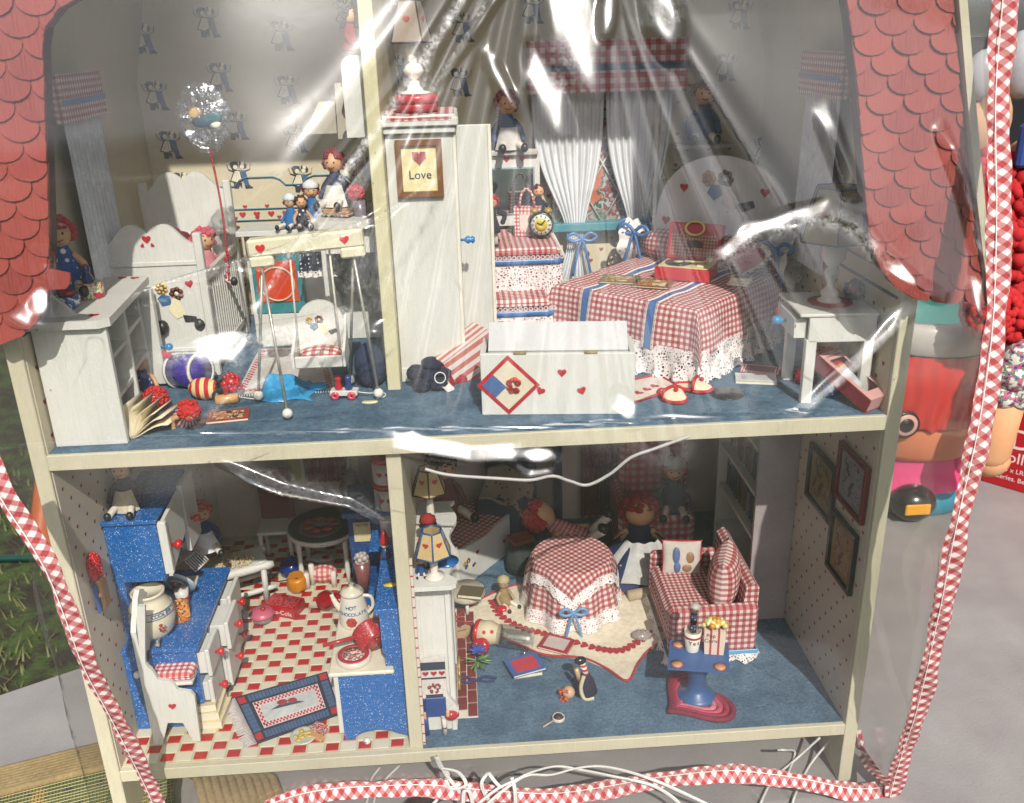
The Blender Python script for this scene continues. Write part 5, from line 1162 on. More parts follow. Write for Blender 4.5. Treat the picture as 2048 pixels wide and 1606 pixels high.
T = thing('red_spoon', 'brass spoon with a red handle lying on the counter', 'spoon', PZ(348, 1240, ZC), 25); b = MB(); b.tube([(0, -.9, .15), (0, -.3, .15)], .17, 8); b.build('handle', gloss('#b01824'), T); b = MB(); b.tube([(0, -.3, .15), (0, .7, .15)], .07, 6); b.ell((0, .9, .15), (.25, .35, .08), 10, 6); b.build('bowl', gloss('#8a6a34', .3), T)
doll('doll with bright red hair slumped on the far end of the blue counter', PZ(412, 1095, ZC), 5.2, 25, 'sit', '#20355e', '#c0121c', apron='#d8d8dc', hairn=100)
doll('brown-haired doll with cream kerchief sitting on top of the blue hutch', (-30.2, 9.0, zT+.4), 4.6, 0, 'sit', '#20283c', '#5a2a20', apron='#b8ae98')
T = thing('dish_rack', 'small white wire dish rack on the counter beside the hutch', 'dish rack', PZ(383, 1135, ZC), -20)
b = MB()
for k in range(8): b.tube([(-1.5, -1.1+k*.32, .2), (-1.5, -1.1+k*.32, 1.3), (.2, -1.1+k*.32, 1.5), (1.3, -1.1+k*.32, .4)], .07, 5)
for p in (((-1.5, -1.1, .2), (-1.5, 1.2, .2)), ((-1.5, -1.1, 1.3), (-1.5, 1.2, 1.3)), ((1.3, -1.1, .4), (1.3, 1.2, .4)), ((.2, -1.1, 1.5), (.2, 1.2, 1.5))): b.tube(p, .08, 5)
b.build('wire', plain('#d0cdc6', .4), T, kind='stuff')
T = thing('milk_jug', 'white jug with red spots lying in the dish rack', 'jug', PZ(385, 1120, ZC)+Vector((-.2, 0, 1.9)), rot=(math.radians(50), 0, math.radians(-35)))
b = MB(); b.lathe([(.6, 0), (.85, .6), (.6, 1.5), (.75, 2.0), (.65, 2.0), (.5, 1.5)], n=18, cap=False); b.build('body', dots('#d2cabc', '#b02a2a', .9, .25, .3), T); b = MB(); b.ell((0, 0, -.4), .55); b.build('stopper', gloss('#b8202a'), T)
T = thing('knit_hanging', 'red beaded and tan knitted doll hanging on the left wall', 'wall hanging', (-31.5, 2.7, 17.6))
b = MB(); shag(b, (.1, .2, 2.1), .95, 260, .13, 3, (.45, .8, 1.3)); b.ell((.1, .2, 2.1), (.4, .75, 1.2)); b.build('beaded_top', gloss('#b8101c', .3), T)
b = MB(); b.box(0, .35, -.9, .5, -1.7, .9, .1); b.build('denim', cloth('#2c4c80'), T); b = MB(); b.box(.1, .6, -.5, .9, -1.7, 1.1, .15); b.build('tan_cloth', cloth('#a87c48', .9, 200), T); b = MB(); b.ell((.3, -.5, -.1), (.3, .3, .25)); b.build('hand', skin, T)
# chair at the front left
T = thing('kitchen_bench', 'white scalloped bench with gingham seat and heart at the front left', 'bench', (-27.6, 4.6, G_))
o_ = (27.6, -4.6, -G_)
pf = [(275, 1213), (273, 1245), (282, 1329), (309, 1491), (326, 1491), (335, 1446), (366, 1446), (386, 1482), (401, 1482), (389, 1393), (381, 1384), (366, 1382), (355, 1380), (347, 1368), (338, 1362), (326, 1362), (315, 1359), (309, 1348), (303, 1340), (296, 1334), (291, 1328)]
q = [PY(a, c, 3.0) for a, c in pf]; zmin = min(p.z for p in q)
pts = [(p.x+27.6, max(0, p.z-G_)) for p in q]
low = [p for p in pts if True]
b = MB(); b.prism(pts+[(pts[2][0]+.45, pts[2][1]+.6), (pts[1][0]+.7, pts[1][1]), (pts[0][0]+.6, pts[0][1])], 3.0-4.6, 3.35-4.6); sp1 = b.build('side_panel', wht, T)
b = MB(); b.prism([(x, z) for x, z in pts[2:]], 7.9-4.6, 8.2-4.6); b.build('side_panel', wht, T)
heart(sp1, MX((PY(345, 1413, 3).x+27.6, 3.0-4.6, PY(345, 1413, 3).z-G_)), .68, '#b8242c')
xb, zs = pts[2][0], pts[16][1]
ztop = pts[0][1]-.2
b = MB(); prof = [(-1.6, 1.5), (1.9, 1.5), (1.9, ztop-2.4), (1.5, ztop-1.6), (1.1, ztop-1.1), (.7, ztop-.2), (.15, ztop+.25), (-.4, ztop-.2), (-.8, ztop-1.1), (-1.2, ztop-1.6), (-1.6, ztop-2.4)]
prof = [(y*1.42+.75, z) for y, z in prof]; b.prism(prof, xb-.35, xb+.1, 'yz'); bk_ = b.build('backrest', wht, T)
posydecal(bk_, MX((xb+.14, .9, 7.6), rz=90, sc=1.15), cols=('#3a3a44', '#8a2a26', '#2d5f8c', '#9aa4b0', '#17171a'))
zs_ = PY(315, 1362, 3).z-G_-.6
b = MB(); b.box(xb+.1, pts[9][0]-.1, -1.25, 3.3, zs_-.3, zs_, .05); b.build('seat', wht, T)
b = MB(); b.box(xb+.25, pts[9][0]-.0, -1.2, 3.2, zs_, zs_+.85, .3); b.build('cushion', gingham('#a81c2c', '#e0d8d2', .52), T)
for k, (c, z) in enumerate((('#cfc09a', 0), ('#d2c49c', .82), ('#bfae86', 1.64))):
    bookflat(('cream book at the bottom of the stack under the bench', 'cream book in the middle of the stack under the bench', 'tan book with ornate cover topping the stack under the bench')[k], (-25.5-.15*k, 6.3+.1*k, G_+z), 3.1-.3*k, 3.4, .8, 4*k-3, c, pr=plain('#5a4a38') if k == 2 else None, group=None)
# stove with riser, cooktop things
XS0, XS1 = PY(677, 1345, 2.4).x, PY(820, 1481, 2.0).x
T = thing('stove', 'speckled blue stove with white cooktop against the lower divider', 'stove', (-10, 7, G_))
o_ = (10, -7, -G_)
x0 = PY(688, 1480, 2.0).x; x1 = -7.02; zt = 8.1
b = MB(); p_ = [(x0+.1, G_)]+[(x0+.1+.75, G_)]+[(x0+1.0+(x1-.8-x0-1.0)*u, G_+.95*math.sin(u*math.pi)**.45) for u in np.linspace(.05, .95, 12)]+[(x1, G_), (x1, 14.2), (x1-1.9, 14.2), (x1-1.9, 10.2), (x1-1.5, 9.6), (x1-.9, 9.3), (x1-.75, 8.6), (x1-.75, zt), (x0+.1, zt)]
p_[-7:-1] = [(x1-1.7, 14.2), (x1-1.7, 10.6), (x1-1.45, 9.9), (x1-.9, 9.2), (x1-.8, zt)]
b.prism(p_, 2.0, 2.5, M=Matrix.Translation(o_)); b.build('side_panel', EN, T)
bx('oven_body', EN, T, x0+.15, x1, 2.5, 11.6, G_+1.0, zt, .03, o_)
bx('front_frame', wht, T, x0-.35, x0+.1, 2.2, 11.8, G_+.6, zt-.1, .05, o_)
bx('cooktop', plain('#cfc8b4', .35), T, x0-.7, x1-.85, 1.9, 12.2, zt, zt+.38, .1, o_)
bx('riser', EN, T, x1-1.6, x1, 2.5, 12, zt+.4, 14.2, .03, o_); bx('top_shelf', EN, T, x1-2.1, x1+.02, 1.8, 14, 14.2, 14.75, .06, o_)
ZK = zt+.4
T = thing('chocolate_pot', 'white enamel coffee pot lettered HOT CHOCOLATE on the stove', 'pot', PZ(710, 1243, ZK))
b = MB(); b.lathe([(1.35, 0), (1.4, .15), (1.35, 1.4), (1.05, 3.0), (1.0, 3.2)], n=28); b.build('body', gloss('#cfc9bb', .15), T)
b = MB(); b.lathe([(1.08, 3.15), (1.1, 3.35), (.8, 3.65), (.25, 3.8), (.2, 4.0), (.28, 4.15), (.05, 4.25)], n=24); b.build('lid', gloss('#c9c3b2', .15), T)
b = MB(); b.tube(spline([(1.0, -.1, 2.9), (1.7, -.1, 2.7), (1.8, -.1, 1.7), (1.2, -.1, .9)], 6), .17, 8); b.build('handle', gloss('#cfc9bb', .15), T)
b = MB(); b.tube(spline([(-1.2, 0, 1.4), (-1.6, 0, 2.2), (-1.9, 0, 3.1)], 6), [.3]*6+[.25]*3+[.2]*4, 8); b.build('spout', gloss('#cfc9bb', .15), T)
curved('HOT', .55, 1.25, 2.25, (0, 0), bt, T, -92); curved('CHOCOLATE', .5, 1.36, 1.62, (0, 0), bt, T, -86)
b = MB(); b.lathe([(.01, 0), (.42, 0), (.42, .05), (.01, .05)], n=18, M=MX((-.1, -1.38, .75), rx=90)); shag(b, (-.1, -1.38, .8), .42, 26, .12, 4, (1, .15, 1)); b.build('painted_posy', plain('#a82c24'), T)
T = thing('red_saucepan', 'red speckled enamel saucepan tipped on its side on the stove', 'saucepan', PZ(745, 1300, ZK)+Vector((.1, .2, 1.2)), rot=(math.radians(-75), math.radians(12), math.radians(30)))
b = MB(); b.lathe([(1.1, -1.0), (1.45, -.8), (1.5, .7), (1.65, .8), (1.4, .8), (1.35, -.6), (.01, -.7)], n=28, cap=False); b.build('pan', enamel('#9e0f18', '#d8a8a4', 500), T)
b = MB(); b.tube([(-1.4, .1, .5), (-4.2, .9, .9)], [.2, .16], 8); b.build('handle', gloss('#a01420'), T)
T = thing('round_tin', 'round white lidded tin with red ringed picture on the cooktop', 'tin', PZ(708, 1318, ZK), 0)
b = MB(); b.lathe([(1.5, 0), (1.55, .1), (1.55, .45), (1.45, .52), (.01, .52)], n=36); b.build('tin', gloss('#c4beb4', .3), T)
b = MB(); b.lathe([(1.0, .53), (1.38, .53), (1.38, .56), (1.0, .56)], n=36); b.build('red_ring', plain('#a3202a', .4), T)
b = MB(); b.lathe([(.01, .53), (.98, .53), (.98, .55), (.01, .55)], n=30); b.build('picture', picture(('#c8b8a8', '#a8484a', '#5a4a5a', '#c8b8a8'), 240), T)
T = thing('gnome_figure', 'tiny figure with pointed red cap standing on the blue stove top', 'figurine', (x1-1.6, 10.2, 14.77), -20)
b = MB(); b.lathe([(.55, 0), (.4, .6), (.3, 1.1)], n=12); b.build('coat', gloss('#2a3c6a'), T); b = MB(); b.ell((0, 0, 1.35), .38); b.build('face', plain('#cfc0b0', .4), T); b = MB(); b.lathe([(.42, 1.45), (.45, 1.7), (.3, 2.4), (.08, 2.9)], n=12); b.build('cap', gloss('#b0141c'), T)
b = MB(); b.lathe([(.6, 0), (.62, .05), (.01, .09)], n=16, M=Matrix.Diagonal((1.1, .7, 1, 1))); tag(b.build('lemon_slice', plain('#c4b43c', .4), None, (x1-.9, 5.6, 14.77)), 'small flat yellow disc lying on the blue stove top', 'lemon slice')
T = thing('utensil_crock', 'white crock of steel utensils behind the stove', 'crock', (-8.6, 15.5, 13.6))
b = MB(); b.lathe([(.75, 0), (.85, .2), (.9, 2.2), (1.0, 2.3), (1.0, 2.5), (.85, 2.5), (.75, .4)], n=22, cap=False); b.build('pot', gloss('#b8b0a6', .25), T)
for k, (dx, l, w_) in enumerate(((-.5, 2.6, .3), (.0, 3.1, .22), (.45, 2.4, .16), (.6, 3.4, .12))): b = MB(); b.tube([(dx*.4, 0, .5), (dx*1.6, .1, 2.2+l*.6)], .07, 5); b.ell((dx*1.8, .12, 2.5+l*.65), (w_, .08, w_*2.4), 8, 6); b.build('utensil', gloss('#8a8c8e', .25, 0), T)
T = thing('side_cabinet', 'dark blue speckled cabinet with notice board behind the stove', 'cabinet', (-10, 19.8, G_))
bx('cabinet', enamel('#123a72', '#8ab0d8', 800, .3), T, -13.1, -7.02, 19, 22, G_, 16.5, .06, (10, -19.8, -G_)); bx('shelf', enamel('#123a72', '#8ab0d8', 800, .3), T, -13.1, -7.02, 15.5, 19, 16.1, 16.6, .05, (10, -19.8, -G_)); bx('lower_shelf', EN, T, -10.6, -7.02, 14.2, 19, 13.0, 13.55, .05, (10, -19.8, -G_))
for k, z in enumerate((16.62, 19.4)):
    T = thing('canister', ('white canister with red lid and hearts, lower of the stacked pair', 'white canister with red lid and hearts, upper of the stacked pair')[k], 'canister', (-8.6, 16.8, z))
    b = MB(); b.lathe([(1.3, 0), (1.35, .1), (1.35, 2.2)], n=26); b.build('body', gloss('#b8b2ac', .3), T); b = MB(); b.lathe([(1.4, 2.2), (1.42, 2.6), (1.2, 2.75), (.01, 2.75)], n=26); b.build('lid', gloss('#a8141e', .2), T)
    for a in (-115, -80): heart(T, Matrix.Translation((1.37*math.cos(math.radians(a)), 1.37*math.sin(math.radians(a)), 1.1)) @ Matrix.Rotation(math.radians(a+90), 4, 'Z'), .6, '#a01824', .03)
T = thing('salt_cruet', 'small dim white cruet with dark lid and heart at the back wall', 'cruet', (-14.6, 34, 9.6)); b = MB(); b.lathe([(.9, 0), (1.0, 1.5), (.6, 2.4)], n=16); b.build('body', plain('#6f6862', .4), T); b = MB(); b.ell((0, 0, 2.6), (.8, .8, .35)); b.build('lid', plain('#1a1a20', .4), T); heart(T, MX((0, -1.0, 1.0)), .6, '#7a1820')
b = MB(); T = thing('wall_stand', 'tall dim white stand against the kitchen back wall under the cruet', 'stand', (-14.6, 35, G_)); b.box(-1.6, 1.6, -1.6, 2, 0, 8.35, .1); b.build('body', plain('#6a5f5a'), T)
T = thing('notice_board', 'note pad headed NOTES under a small round red-haired face on the blue cabinet', 'note pad', (-11.7, 18.95, 13.2))
b = MB(); b.box(-.85, .85, -.15, 0, -1.6, .6, .02); b.build('paper', plain('#c4b88e', .8), T); text('NOTES', .42, MX((0, -.17, .3), rx=90), plain('#3a3228'), T); b = MB(); b.ell((0, -.1, 1.7), (.75, .3, .75), 14, 8); b.build('round_plaque', plain('#b06a3c', .4), T); b = MB(); shag(b, (0, .05, 1.9), .85, 50, .18, 3, (1, .25, .8), -.1); b.build('yarn_fringe', yarn('#9c1f1a'), T)
b = MB(); b.box(1.1, 1.25, -.15, 0, -1.5, -.1); b.build('pencil', plain('#8a6a34'), T)
T = thing('milkshake', 'tall pink milkshake glass with whipped top by the blue cabinet', 'milkshake', (-11.5, 14.6, 8.4)); b = MB(); b.lathe([(.55, -7), (.55, -.1), (.5, 0), (.8, 2.6), (.01, 2.6)], n=18) if 0 else b.lathe([(.45, 0), (.85, 3.4), (.01, 3.4)], n=18); b.build('glass', plain('#7a4a48', .25), T); b = MB(); shag(b, (0, 0, 3.7), .55, 30, .25, 4); b.build('cream', plain('#a8a09a', .4), T)
T = thing('shake_stand', 'narrow blue stand carrying the pink milkshake', 'stand', (-11.5, 14.6, G_)); b = MB(); b.box(-1.0, 1.0, -.9, .9, 0, 7.15, .08); b.build('column', EN, T)
# table and toppled chair, toys on the tiles
T = thing('oval_table', 'oval kitchen table with dark top and white rim at the back', 'table', (-17.6, 30.5, G_))
zt_ = PY(625, 1085, 26.5).z-G_
b = MB(); b.lathe([(3.9, zt_-.5), (4.15, zt_-.5), (4.2, zt_), (3.9, zt_+.02)], n=40, M=Matrix.Diagonal((1, 1.05, 1, 1))); b.build('rim', wht, T)
b = MB(); b.lathe([(3.95, zt_-.1), (3.95, zt_+.06), (.01, zt_+.06)], n=40, M=Matrix.Diagonal((1, 1.05, 1, 1))); b.build('top', plain('#3d3834', .35), T)
for x, y in ((-2.6, -2.4), (2.6, -2.4), (-2.6, 2.6), (2.6, 2.6)): b = MB(); b.lathe([(.28, 0), (.2, .8), (.36, 1.4), (.25, 2.5), (.3, zt_-1.5), (.36, zt_-.5)], (x, y, 0), 12); b.build('leg', wht, T)
T = thing('hot_dog_plate', 'clear plate with a ring of red hot dogs on the dark oval table', 'plate of hot dogs', (-17.8, 29.6, G_+zt_+.08))
b = MB(); b.lathe([(.01, 0), (2.3, .03), (2.5, .2), (2.4, .22), (.01, .1)], n=32); b.build('plate', plain('#6a6a68', .2), T)
for k in range(7): a = k*.9; b = MB(); b.ell((1.5*math.cos(a), 1.4*math.sin(a), .4), (.75, .3, .25), 12, 6, M=None); b.build('hot_dog', plain('#8a3426', .35), T)
T = thing('toppled_chair', 'white turned-leg chair lying on its side by the blue drawers', 'chair', (-27.0, 25.6, G_), 24)
T.scale = (1.25, 1.1, 1.2)
for y, z, r in ((-1.6, 3.6, .42), (-1.6, 1.2, .26), (1.8, 3.6, .36), (1.8, 1.0, .26)): b = MB(); b.lathe([(r*.6, -3), (r, -2.7), (r*.8, -2.2), (r, -1.5), (r, 1.5), (r*.8, 2.2), (r, 2.7), (r*.7, 3.2)], n=12, M=MX((0, y, z), ry=90)); b.build('rung', wht, T)
for x in (-1.7, 2.2): b = MB(); b.tube([(x, -1.6, 0), (x+.1, -1.6, 3.6), (x+.2, 1.8, 3.7)], .28, 8); b.build('leg', wht, T)
b = MB(); b.box(-2.6, 2.8, -1.4, 2.0, 3.7, 3.95, .08); b.build('seat', wht, T)
T = thing('popcorn_pile', 'pile of tiny cream beads spilled on the toppled chair', 'beads', (-26.9, 25.8, G_+4.78)); b = MB()
for k in range(220): a, r = random.uniform(0, 6.28), random.uniform(0, 1)**.6*2.2; b.ell((r*math.cos(a), r*.7*math.sin(a), .1+random.uniform(0, .7)*(1-r/2.4)), .17, 5, 4)
o = b.build('beads', plain('#b8a888', .5), T, kind='stuff')
T = thing('second_chair', 'dim white chair standing behind the toppled chair', 'chair', (-23.6, 33.5, G_))
b = MB(); b.box(-2, 2, -1.8, 1.8, 4.4, 4.8, .1); b.build('seat', wht2, T)
for x, y in ((-1.7, -1.5), (1.7, -1.5), (-1.7, 1.5), (1.7, 1.5)): b = MB(); b.lathe([(.2, 0), (.3, 1), (.2, 2.2), (.3, 3.4), (.28, 4.4)], (x, y, 0), 10); b.build('leg', wht2, T)
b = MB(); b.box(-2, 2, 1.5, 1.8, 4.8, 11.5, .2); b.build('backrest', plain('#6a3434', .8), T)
T = thing('blue_helmet', 'shiny dark blue kettle-like ball with a wire bail on the tiles', 'toy pot', PZ(585, 1150, G_)); b = MB(); b.lathe([(.8, 0), (1.3, .5), (1.4, 1.2), (1.1, 1.9), (.4, 2.2), (.2, 2.5), (.02, 2.55)], n=22); b.build('pot', gloss('#16306e', .12), T); b = MB(); b.tube(spline([(-1.1, 0, .8), (-2.2, -.4, .1), (-1.6, -1.3, .05), (.2, -1.3, .3)], 6), .07, 5); b.build('bail', plain('#2a2a2c', .4), T)
T = thing('orange_box', 'yellow orange faceted lantern box on the red and cream tiles', 'box', PZ(596, 1180, G_), 15); b = MB(); b.lathe([(.9, 0), (1.15, .5), (1.15, 1.5), (.9, 2.0)], n=8); b.build('box', gloss('#c07a1c', .35), T)
T = thing('gingham_bundle', 'red gingham bundle with upright white candle posts on the tiles', 'bundle', PZ(648, 1165, G_)); b = MB(); b.ell((0, .4, 1.0), (1.6, 1.2, 1.1), 18, 10); b.build('bundle', gingham('#a8303c', '#d8b8ac', .6), T)
for x, y, h in ((-1.7, -1.0, 1.9), (-1.2, -.2, 2.6), (1.3, -.9, 1.9)): b = MB(); b.lathe([(.33, 0), (.33, h), (.2, h+.1)], (x, y, 0), 12); b.build('candle', plain('#d4ccc0', .4), T)
T = thing('oven_mitt', 'white quilted mitt with a red patch on the tiles under the table', 'mitt', PZ(645, 1120, G_), -15); b = MB(); b.ell((0, 0, .3), (1.5, 1.1, .35), 18, 8); b.ell((-1.3, -.5, .3), (.6, .4, .25)); b.build('mitt', cloth('#c4beb4'), T); b = MB(); b.ell((.5, -.2, .55), (.5, .45, .12)); b.build('patch', plain('#a8282c'), T)
T = thing('drink_crate', 'small red cola crate lettered Coca-Cola in white on the tiles', 'crate', PZ(570, 1222, G_), -22)
b = MB(); b.box(-1.9, 1.9, -1.2, 1.2, 0, 1.3, .06); b.build('crate', gloss('#a3141e', .35), T); b = MB(); b.box(-1.7, 1.7, -1.0, 1.0, 1.3, 1.34); b.build('bottle_tops', picture(('#8a1018', '#b8585a', '#a3141e'), 260), T)
text('Coca-Cola', .75, MX((0, -1.22, .62), rx=90), plain('#d8c8c4'), T)
T = thing('pink_cake', 'pink iced cake with a cherry in a grey tin', 'cake', PZ(526, 1240, G_)); b = MB(); b.lathe([(1.05, 0), (1.25, .75)], n=24); b.build('tin', gloss('#77706c', .3), T); b = MB(); b.lathe([(1.3, .7), (1.32, .95), (1.0, 1.3), (.01, 1.45)], n=24); b.build('icing', gloss('#b8586e', .3), T); b = MB(); b.ell((.2, -.2, 1.55), .28); b.build('cherry', gloss('#a01c2c'), T)
T = thing('white_flower', 'cream dried flower lying on the tiles left of the pink cake', 'flower', PZ(500, 1240, G_)); 
for k in range(9): b = MB(); a = k*.7; b.ell((.6*math.cos(a), .6*math.sin(a), .3), (.5, .2, .08), 8, 5, M=MX((0, 0, 0), rz=a*57)) if 0 else b.ell((.55, 0, .3), (.5, .2, .08), 8, 5, M=MX((0, 0, .1), rz=a*57, ry=-20)); b.build('petal', plain('#c8bfa2', .7), T)
b = MB(); b.tube([(0, 0, .3), (-.8, .9, .4), (-1.2, 1.8, .1)], .08, 5); b.build('stem', plain('#8a805c'), T)
T = thing('red_pitcher', 'dark red glazed pitcher lying on the tiles beside the stove', 'pitcher', PZ(652, 1215, G_)+Vector((0, 0, .9)), rot=(math.radians(70), 0, math.radians(60))); b = MB(); b.lathe([(1.0, -.4), (1.15, .3), (.7, 1.2), (.75, 1.7), (.6, 1.7), (.5, 1.1)], n=20, cap=False); b.build('body', gloss('#8e1420', .15), T); b = MB(); b.tube(spline([(.9, 0, .2), (1.7, 0, .6), (1.5, 0, 1.3), (.7, 0, 1.5)], 5), .13, 6); b.build('handle', gloss('#8e1420', .15), T)
# woven rug with fringes
T = thing('woven_rug', 'navy woven rug with checked red border and white fringe on the tiles', 'rug', (-19, 6.8, G_))
Q = [Vector((-21.7+19, 1.9-6.8, 0)), Vector((-13.5+19, 5.4-6.8, 0)), Vector((-15.5+19, 11.7-6.8, 0)), Vector((-25.1+19, 8.2-6.8, 0))]
Q[0] += Vector((1.2, .3, 0)); Q[3] += Vector((1.3, .4, 0))
def qp(u, v): return Q[0].lerp(Q[1], u).lerp(Q[3].lerp(Q[2], u), v)
def quad(b, u0, u1, v0, v1, z0, z1):
    P = [qp(u0, v0), qp(u1, v0), qp(u1, v1), qp(u0, v1)]; b.prism([(p.x, p.y) for p in P], z0, z1, 'xy')
b = MB(); quad(b, 0, 1, 0, 1, 0, .14); b.build('ground_weave', cloth('#1e2536'), T)
b = MB()
n = 20
for k in range(n):
    u0 = .12+.76*k/n; quad(b, u0, u0+.76/n-.007, .04, .17, .14, .165); quad(b, u0, u0+.76/n-.007, .83, .96, .14, .165)
for k in range(7):
    v0 = .2+.6*k/7; quad(b, .02, .1, v0, v0+.075, .14, .165); quad(b, .9, .98, v0, v0+.075, .14, .165)
b.build('denim_bars', cloth('#3c5a80'), T, kind='stuff')
for u, v in ((.015, .04), (.905, .04), (.015, .83), (.905, .83)): b = MB(); quad(b, u, u+.075, v, v+.13, .14, .17); b.build('red_corner', cloth('#b01c2a'), T)
b = MB(); quad(b, .14, .86, .22, .78, .14, .16); b.build('white_band', cloth('#cfc0c0'), T)
b = MB()
for k in range(36):
    for j in range(2):
        u0 = .15+.70*k/36
        if (k+j) % 2: quad(b, u0, u0+.70/36, .235+.04*j, .275+.04*j, .16, .175); quad(b, u0, u0+.70/36, .69+.04*j, .73+.04*j, .16, .175)
for k in range(12):
    for j in range(2):
        v0 = .24+.52*k/12
        if (k+j) % 2: quad(b, .15+.02*j, .17+.02*j, v0, v0+.043, .16, .175); quad(b, .81+.02*j, .83+.02*j, v0, v0+.043, .16, .175)
b.build('red_checks', cloth('#b0182a'), T, kind='stuff')
b = MB(); quad(b, .2, .8, .33, .67, .16, .185); b.build('centre_panel', cloth('#b8bcbc', .9, 300), T)
b = MB(); c_ = qp(.45, .55); b.ell((c_.x-.3, c_.y+.3, .2), (.5, .4, .05)); b.ell((c_.x+.6, c_.y+.5, .2), (.45, .35, .05)); b.build('woven_blossom', cloth('#8e2a30'), T); b = MB(); b.prism([(c_.x-1.2, c_.y-.7), (c_.x+1.8, c_.y+.2), (c_.x+.9, c_.y+.4), (c_.x-.6, c_.y-.1)], .185, .2, 'xy'); b.build('woven_vase', cloth('#3a4356'), T)
b = MB()
for k in range(38):
    for u, d in ((0, -1), (1, 1)):
        p = qp(u, (k+.5)/38); dr_ = (Q[1]-Q[0]).normalized()*d; b.tube([p+Vector((0, 0, .08)), p+dr_*.6+Vector((random.uniform(-.05, .05), 0, .1)), p+dr_*1.15+Vector((random.uniform(-.15, .15), random.uniform(-.1, .1), .04))], .065, 4)
b.build('fringe', cloth('#c4bcba'), T, kind='stuff')
T = thing('snack_plate', 'round plate of yellow and white food on the front tiles', 'plate', PZ(607, 1476, G_)); b = MB(); b.lathe([(.9, 0), (1.15, .2), (1.15, .35), (1.0, .3), (.01, .25)], n=28); b.build('plate', gloss('#b8b6a8', .3), T); b = MB(); 
for k in range(14): a, r = random.uniform(0, 6.28), random.uniform(.1, .7); b.ell((r*math.cos(a), r*math.sin(a), .35), (.25, .2, .12), 6, 4)
b.build('food', plain('#b8a04c', .4), T)
T = thing('match_box', 'tiny open red and white box beside the snack plate', 'box', PZ(640, 1462, G_), -35); b = MB(); b.box(-.75, .75, -.5, .5, 0, .5, .03); b.build('box', picture(('#b02a2a', '#d0c0a8', '#3a4a7a', '#c0702a'), 260), T); b = MB(); b.box(-.6, 1.1, -1.1, -.55, 0, .35, .03); b.build('tray', plain('#b88a5a'), T)
T = thing('white_bead', 'small white bead with dark dots under the stove edge', 'bead', PZ(735, 1487, G_)+Vector((0, 0, .3))); b = MB(); b.ell((0, 0, 0), .33, 12, 8); b.build('bead', gloss('#c9c6be'), T); b = MB(); b.ell((-.15, -.27, .05), .07); b.build('dot', blk, T)
# back wall of the kitchen
T = thing('kitchen_window', 'yellow lit window with red gingham curtain at the kitchen back wall', 'window', (-19, 39.4, 12)); b = MB(); b.box(-3.6, 5.0, 0, .3, -3.6, 14); b.build('pane', plain('#a39b4c', .5, .4, 30), T); 
for x in (-1.9, 3.6): b = MB(); b.box(x-.2, x+.2, -.3, 0, -3.6, 14); b.build('mullion', wht2, T)
b = MB(); pleats(b, (-1.6, -.4, 0), (3.4, -.4, 0), -3.2, 13, 7, .5); b.build('curtain_panel', gingham('#7a1420', '#8a5a58', .8), T)
# ================================================================ lower right: living room
GL = gingham('#8e0a1a', '#d2c0bc', .66)
T = thing('fireplace', 'white painted fireplace with curved mantel against the lower divider', 'fireplace', (-4.5, 8, 1.2))
o_ = (4.5, -8, -1.2)
b = MB(); pts = [(-5.75, .9), (-2.6, .9), (-2.15, 1.2), (-2.0, 1.9)]+[(-2.35-.35*math.cos(v*2*math.pi/6.5), 2.6+v) for v in np.linspace(0, 12.4, 26)]+[(-2.2, 15.8), (-5.75, 15.8)]
b.prism(pts, 16.9, 17.3, 'xy', M=Matrix.Translation(o_)); b.build('mantel_shelf', wht, T)
bx('near_side', wht, T, -5.75, -2.75, 2.6, 3.1, 1.2, 16.9, .05, o_); bx('panel_rail', wht2, T, -5.4, -3.0, 2.45, 2.6, 15.6, 16.6, .04, o_); bx('panel_stile', wht, T, -5.75, -5.3, 2.42, 2.6, 1.2, 16.8, .04, o_); bx('panel_stile', wht, T, -3.2, -2.75, 2.42, 2.6, 1.2, 16.8, .04, o_)
bx('front', wht2, T, -3.1, -2.7, 3.1, 6.0, 1.2, 16.9, .04, o_); bx('front', wht2, T, -3.1, -2.7, 11.6, 14.5, 1.2, 16.9, .04, o_); bx('lintel', wht2, T, -3.1, -2.7, 6.0, 11.6, 11, 16.9, .04, o_); bx('firebox', plain('#2a2422'), T, -5.7, -4.6, 3.1, 14.5, 1.2, 16.8, 0, o_)
b = MB(); b.tube([(-2.4+4.5, 3.2-8+k*.4, 5+.8*math.sin(k*.9)-1.2) for k in range(12)], .14, 6); b.build('brass_rail', gloss('#8a7030', .25), T)
b = MB(); b.box(-5.78, -5.72, .67, .9, 1.2, 27) if 0 else b.box(-5.78, -5.55, .75, 1.1, 1.3, 20); T2 = tag(b.build('red_strip', stripes('#8e141e', '#c8b8b0', 1.0, 90, .14)), 'narrow red strip with white stitches along the lower divider', 'strip')
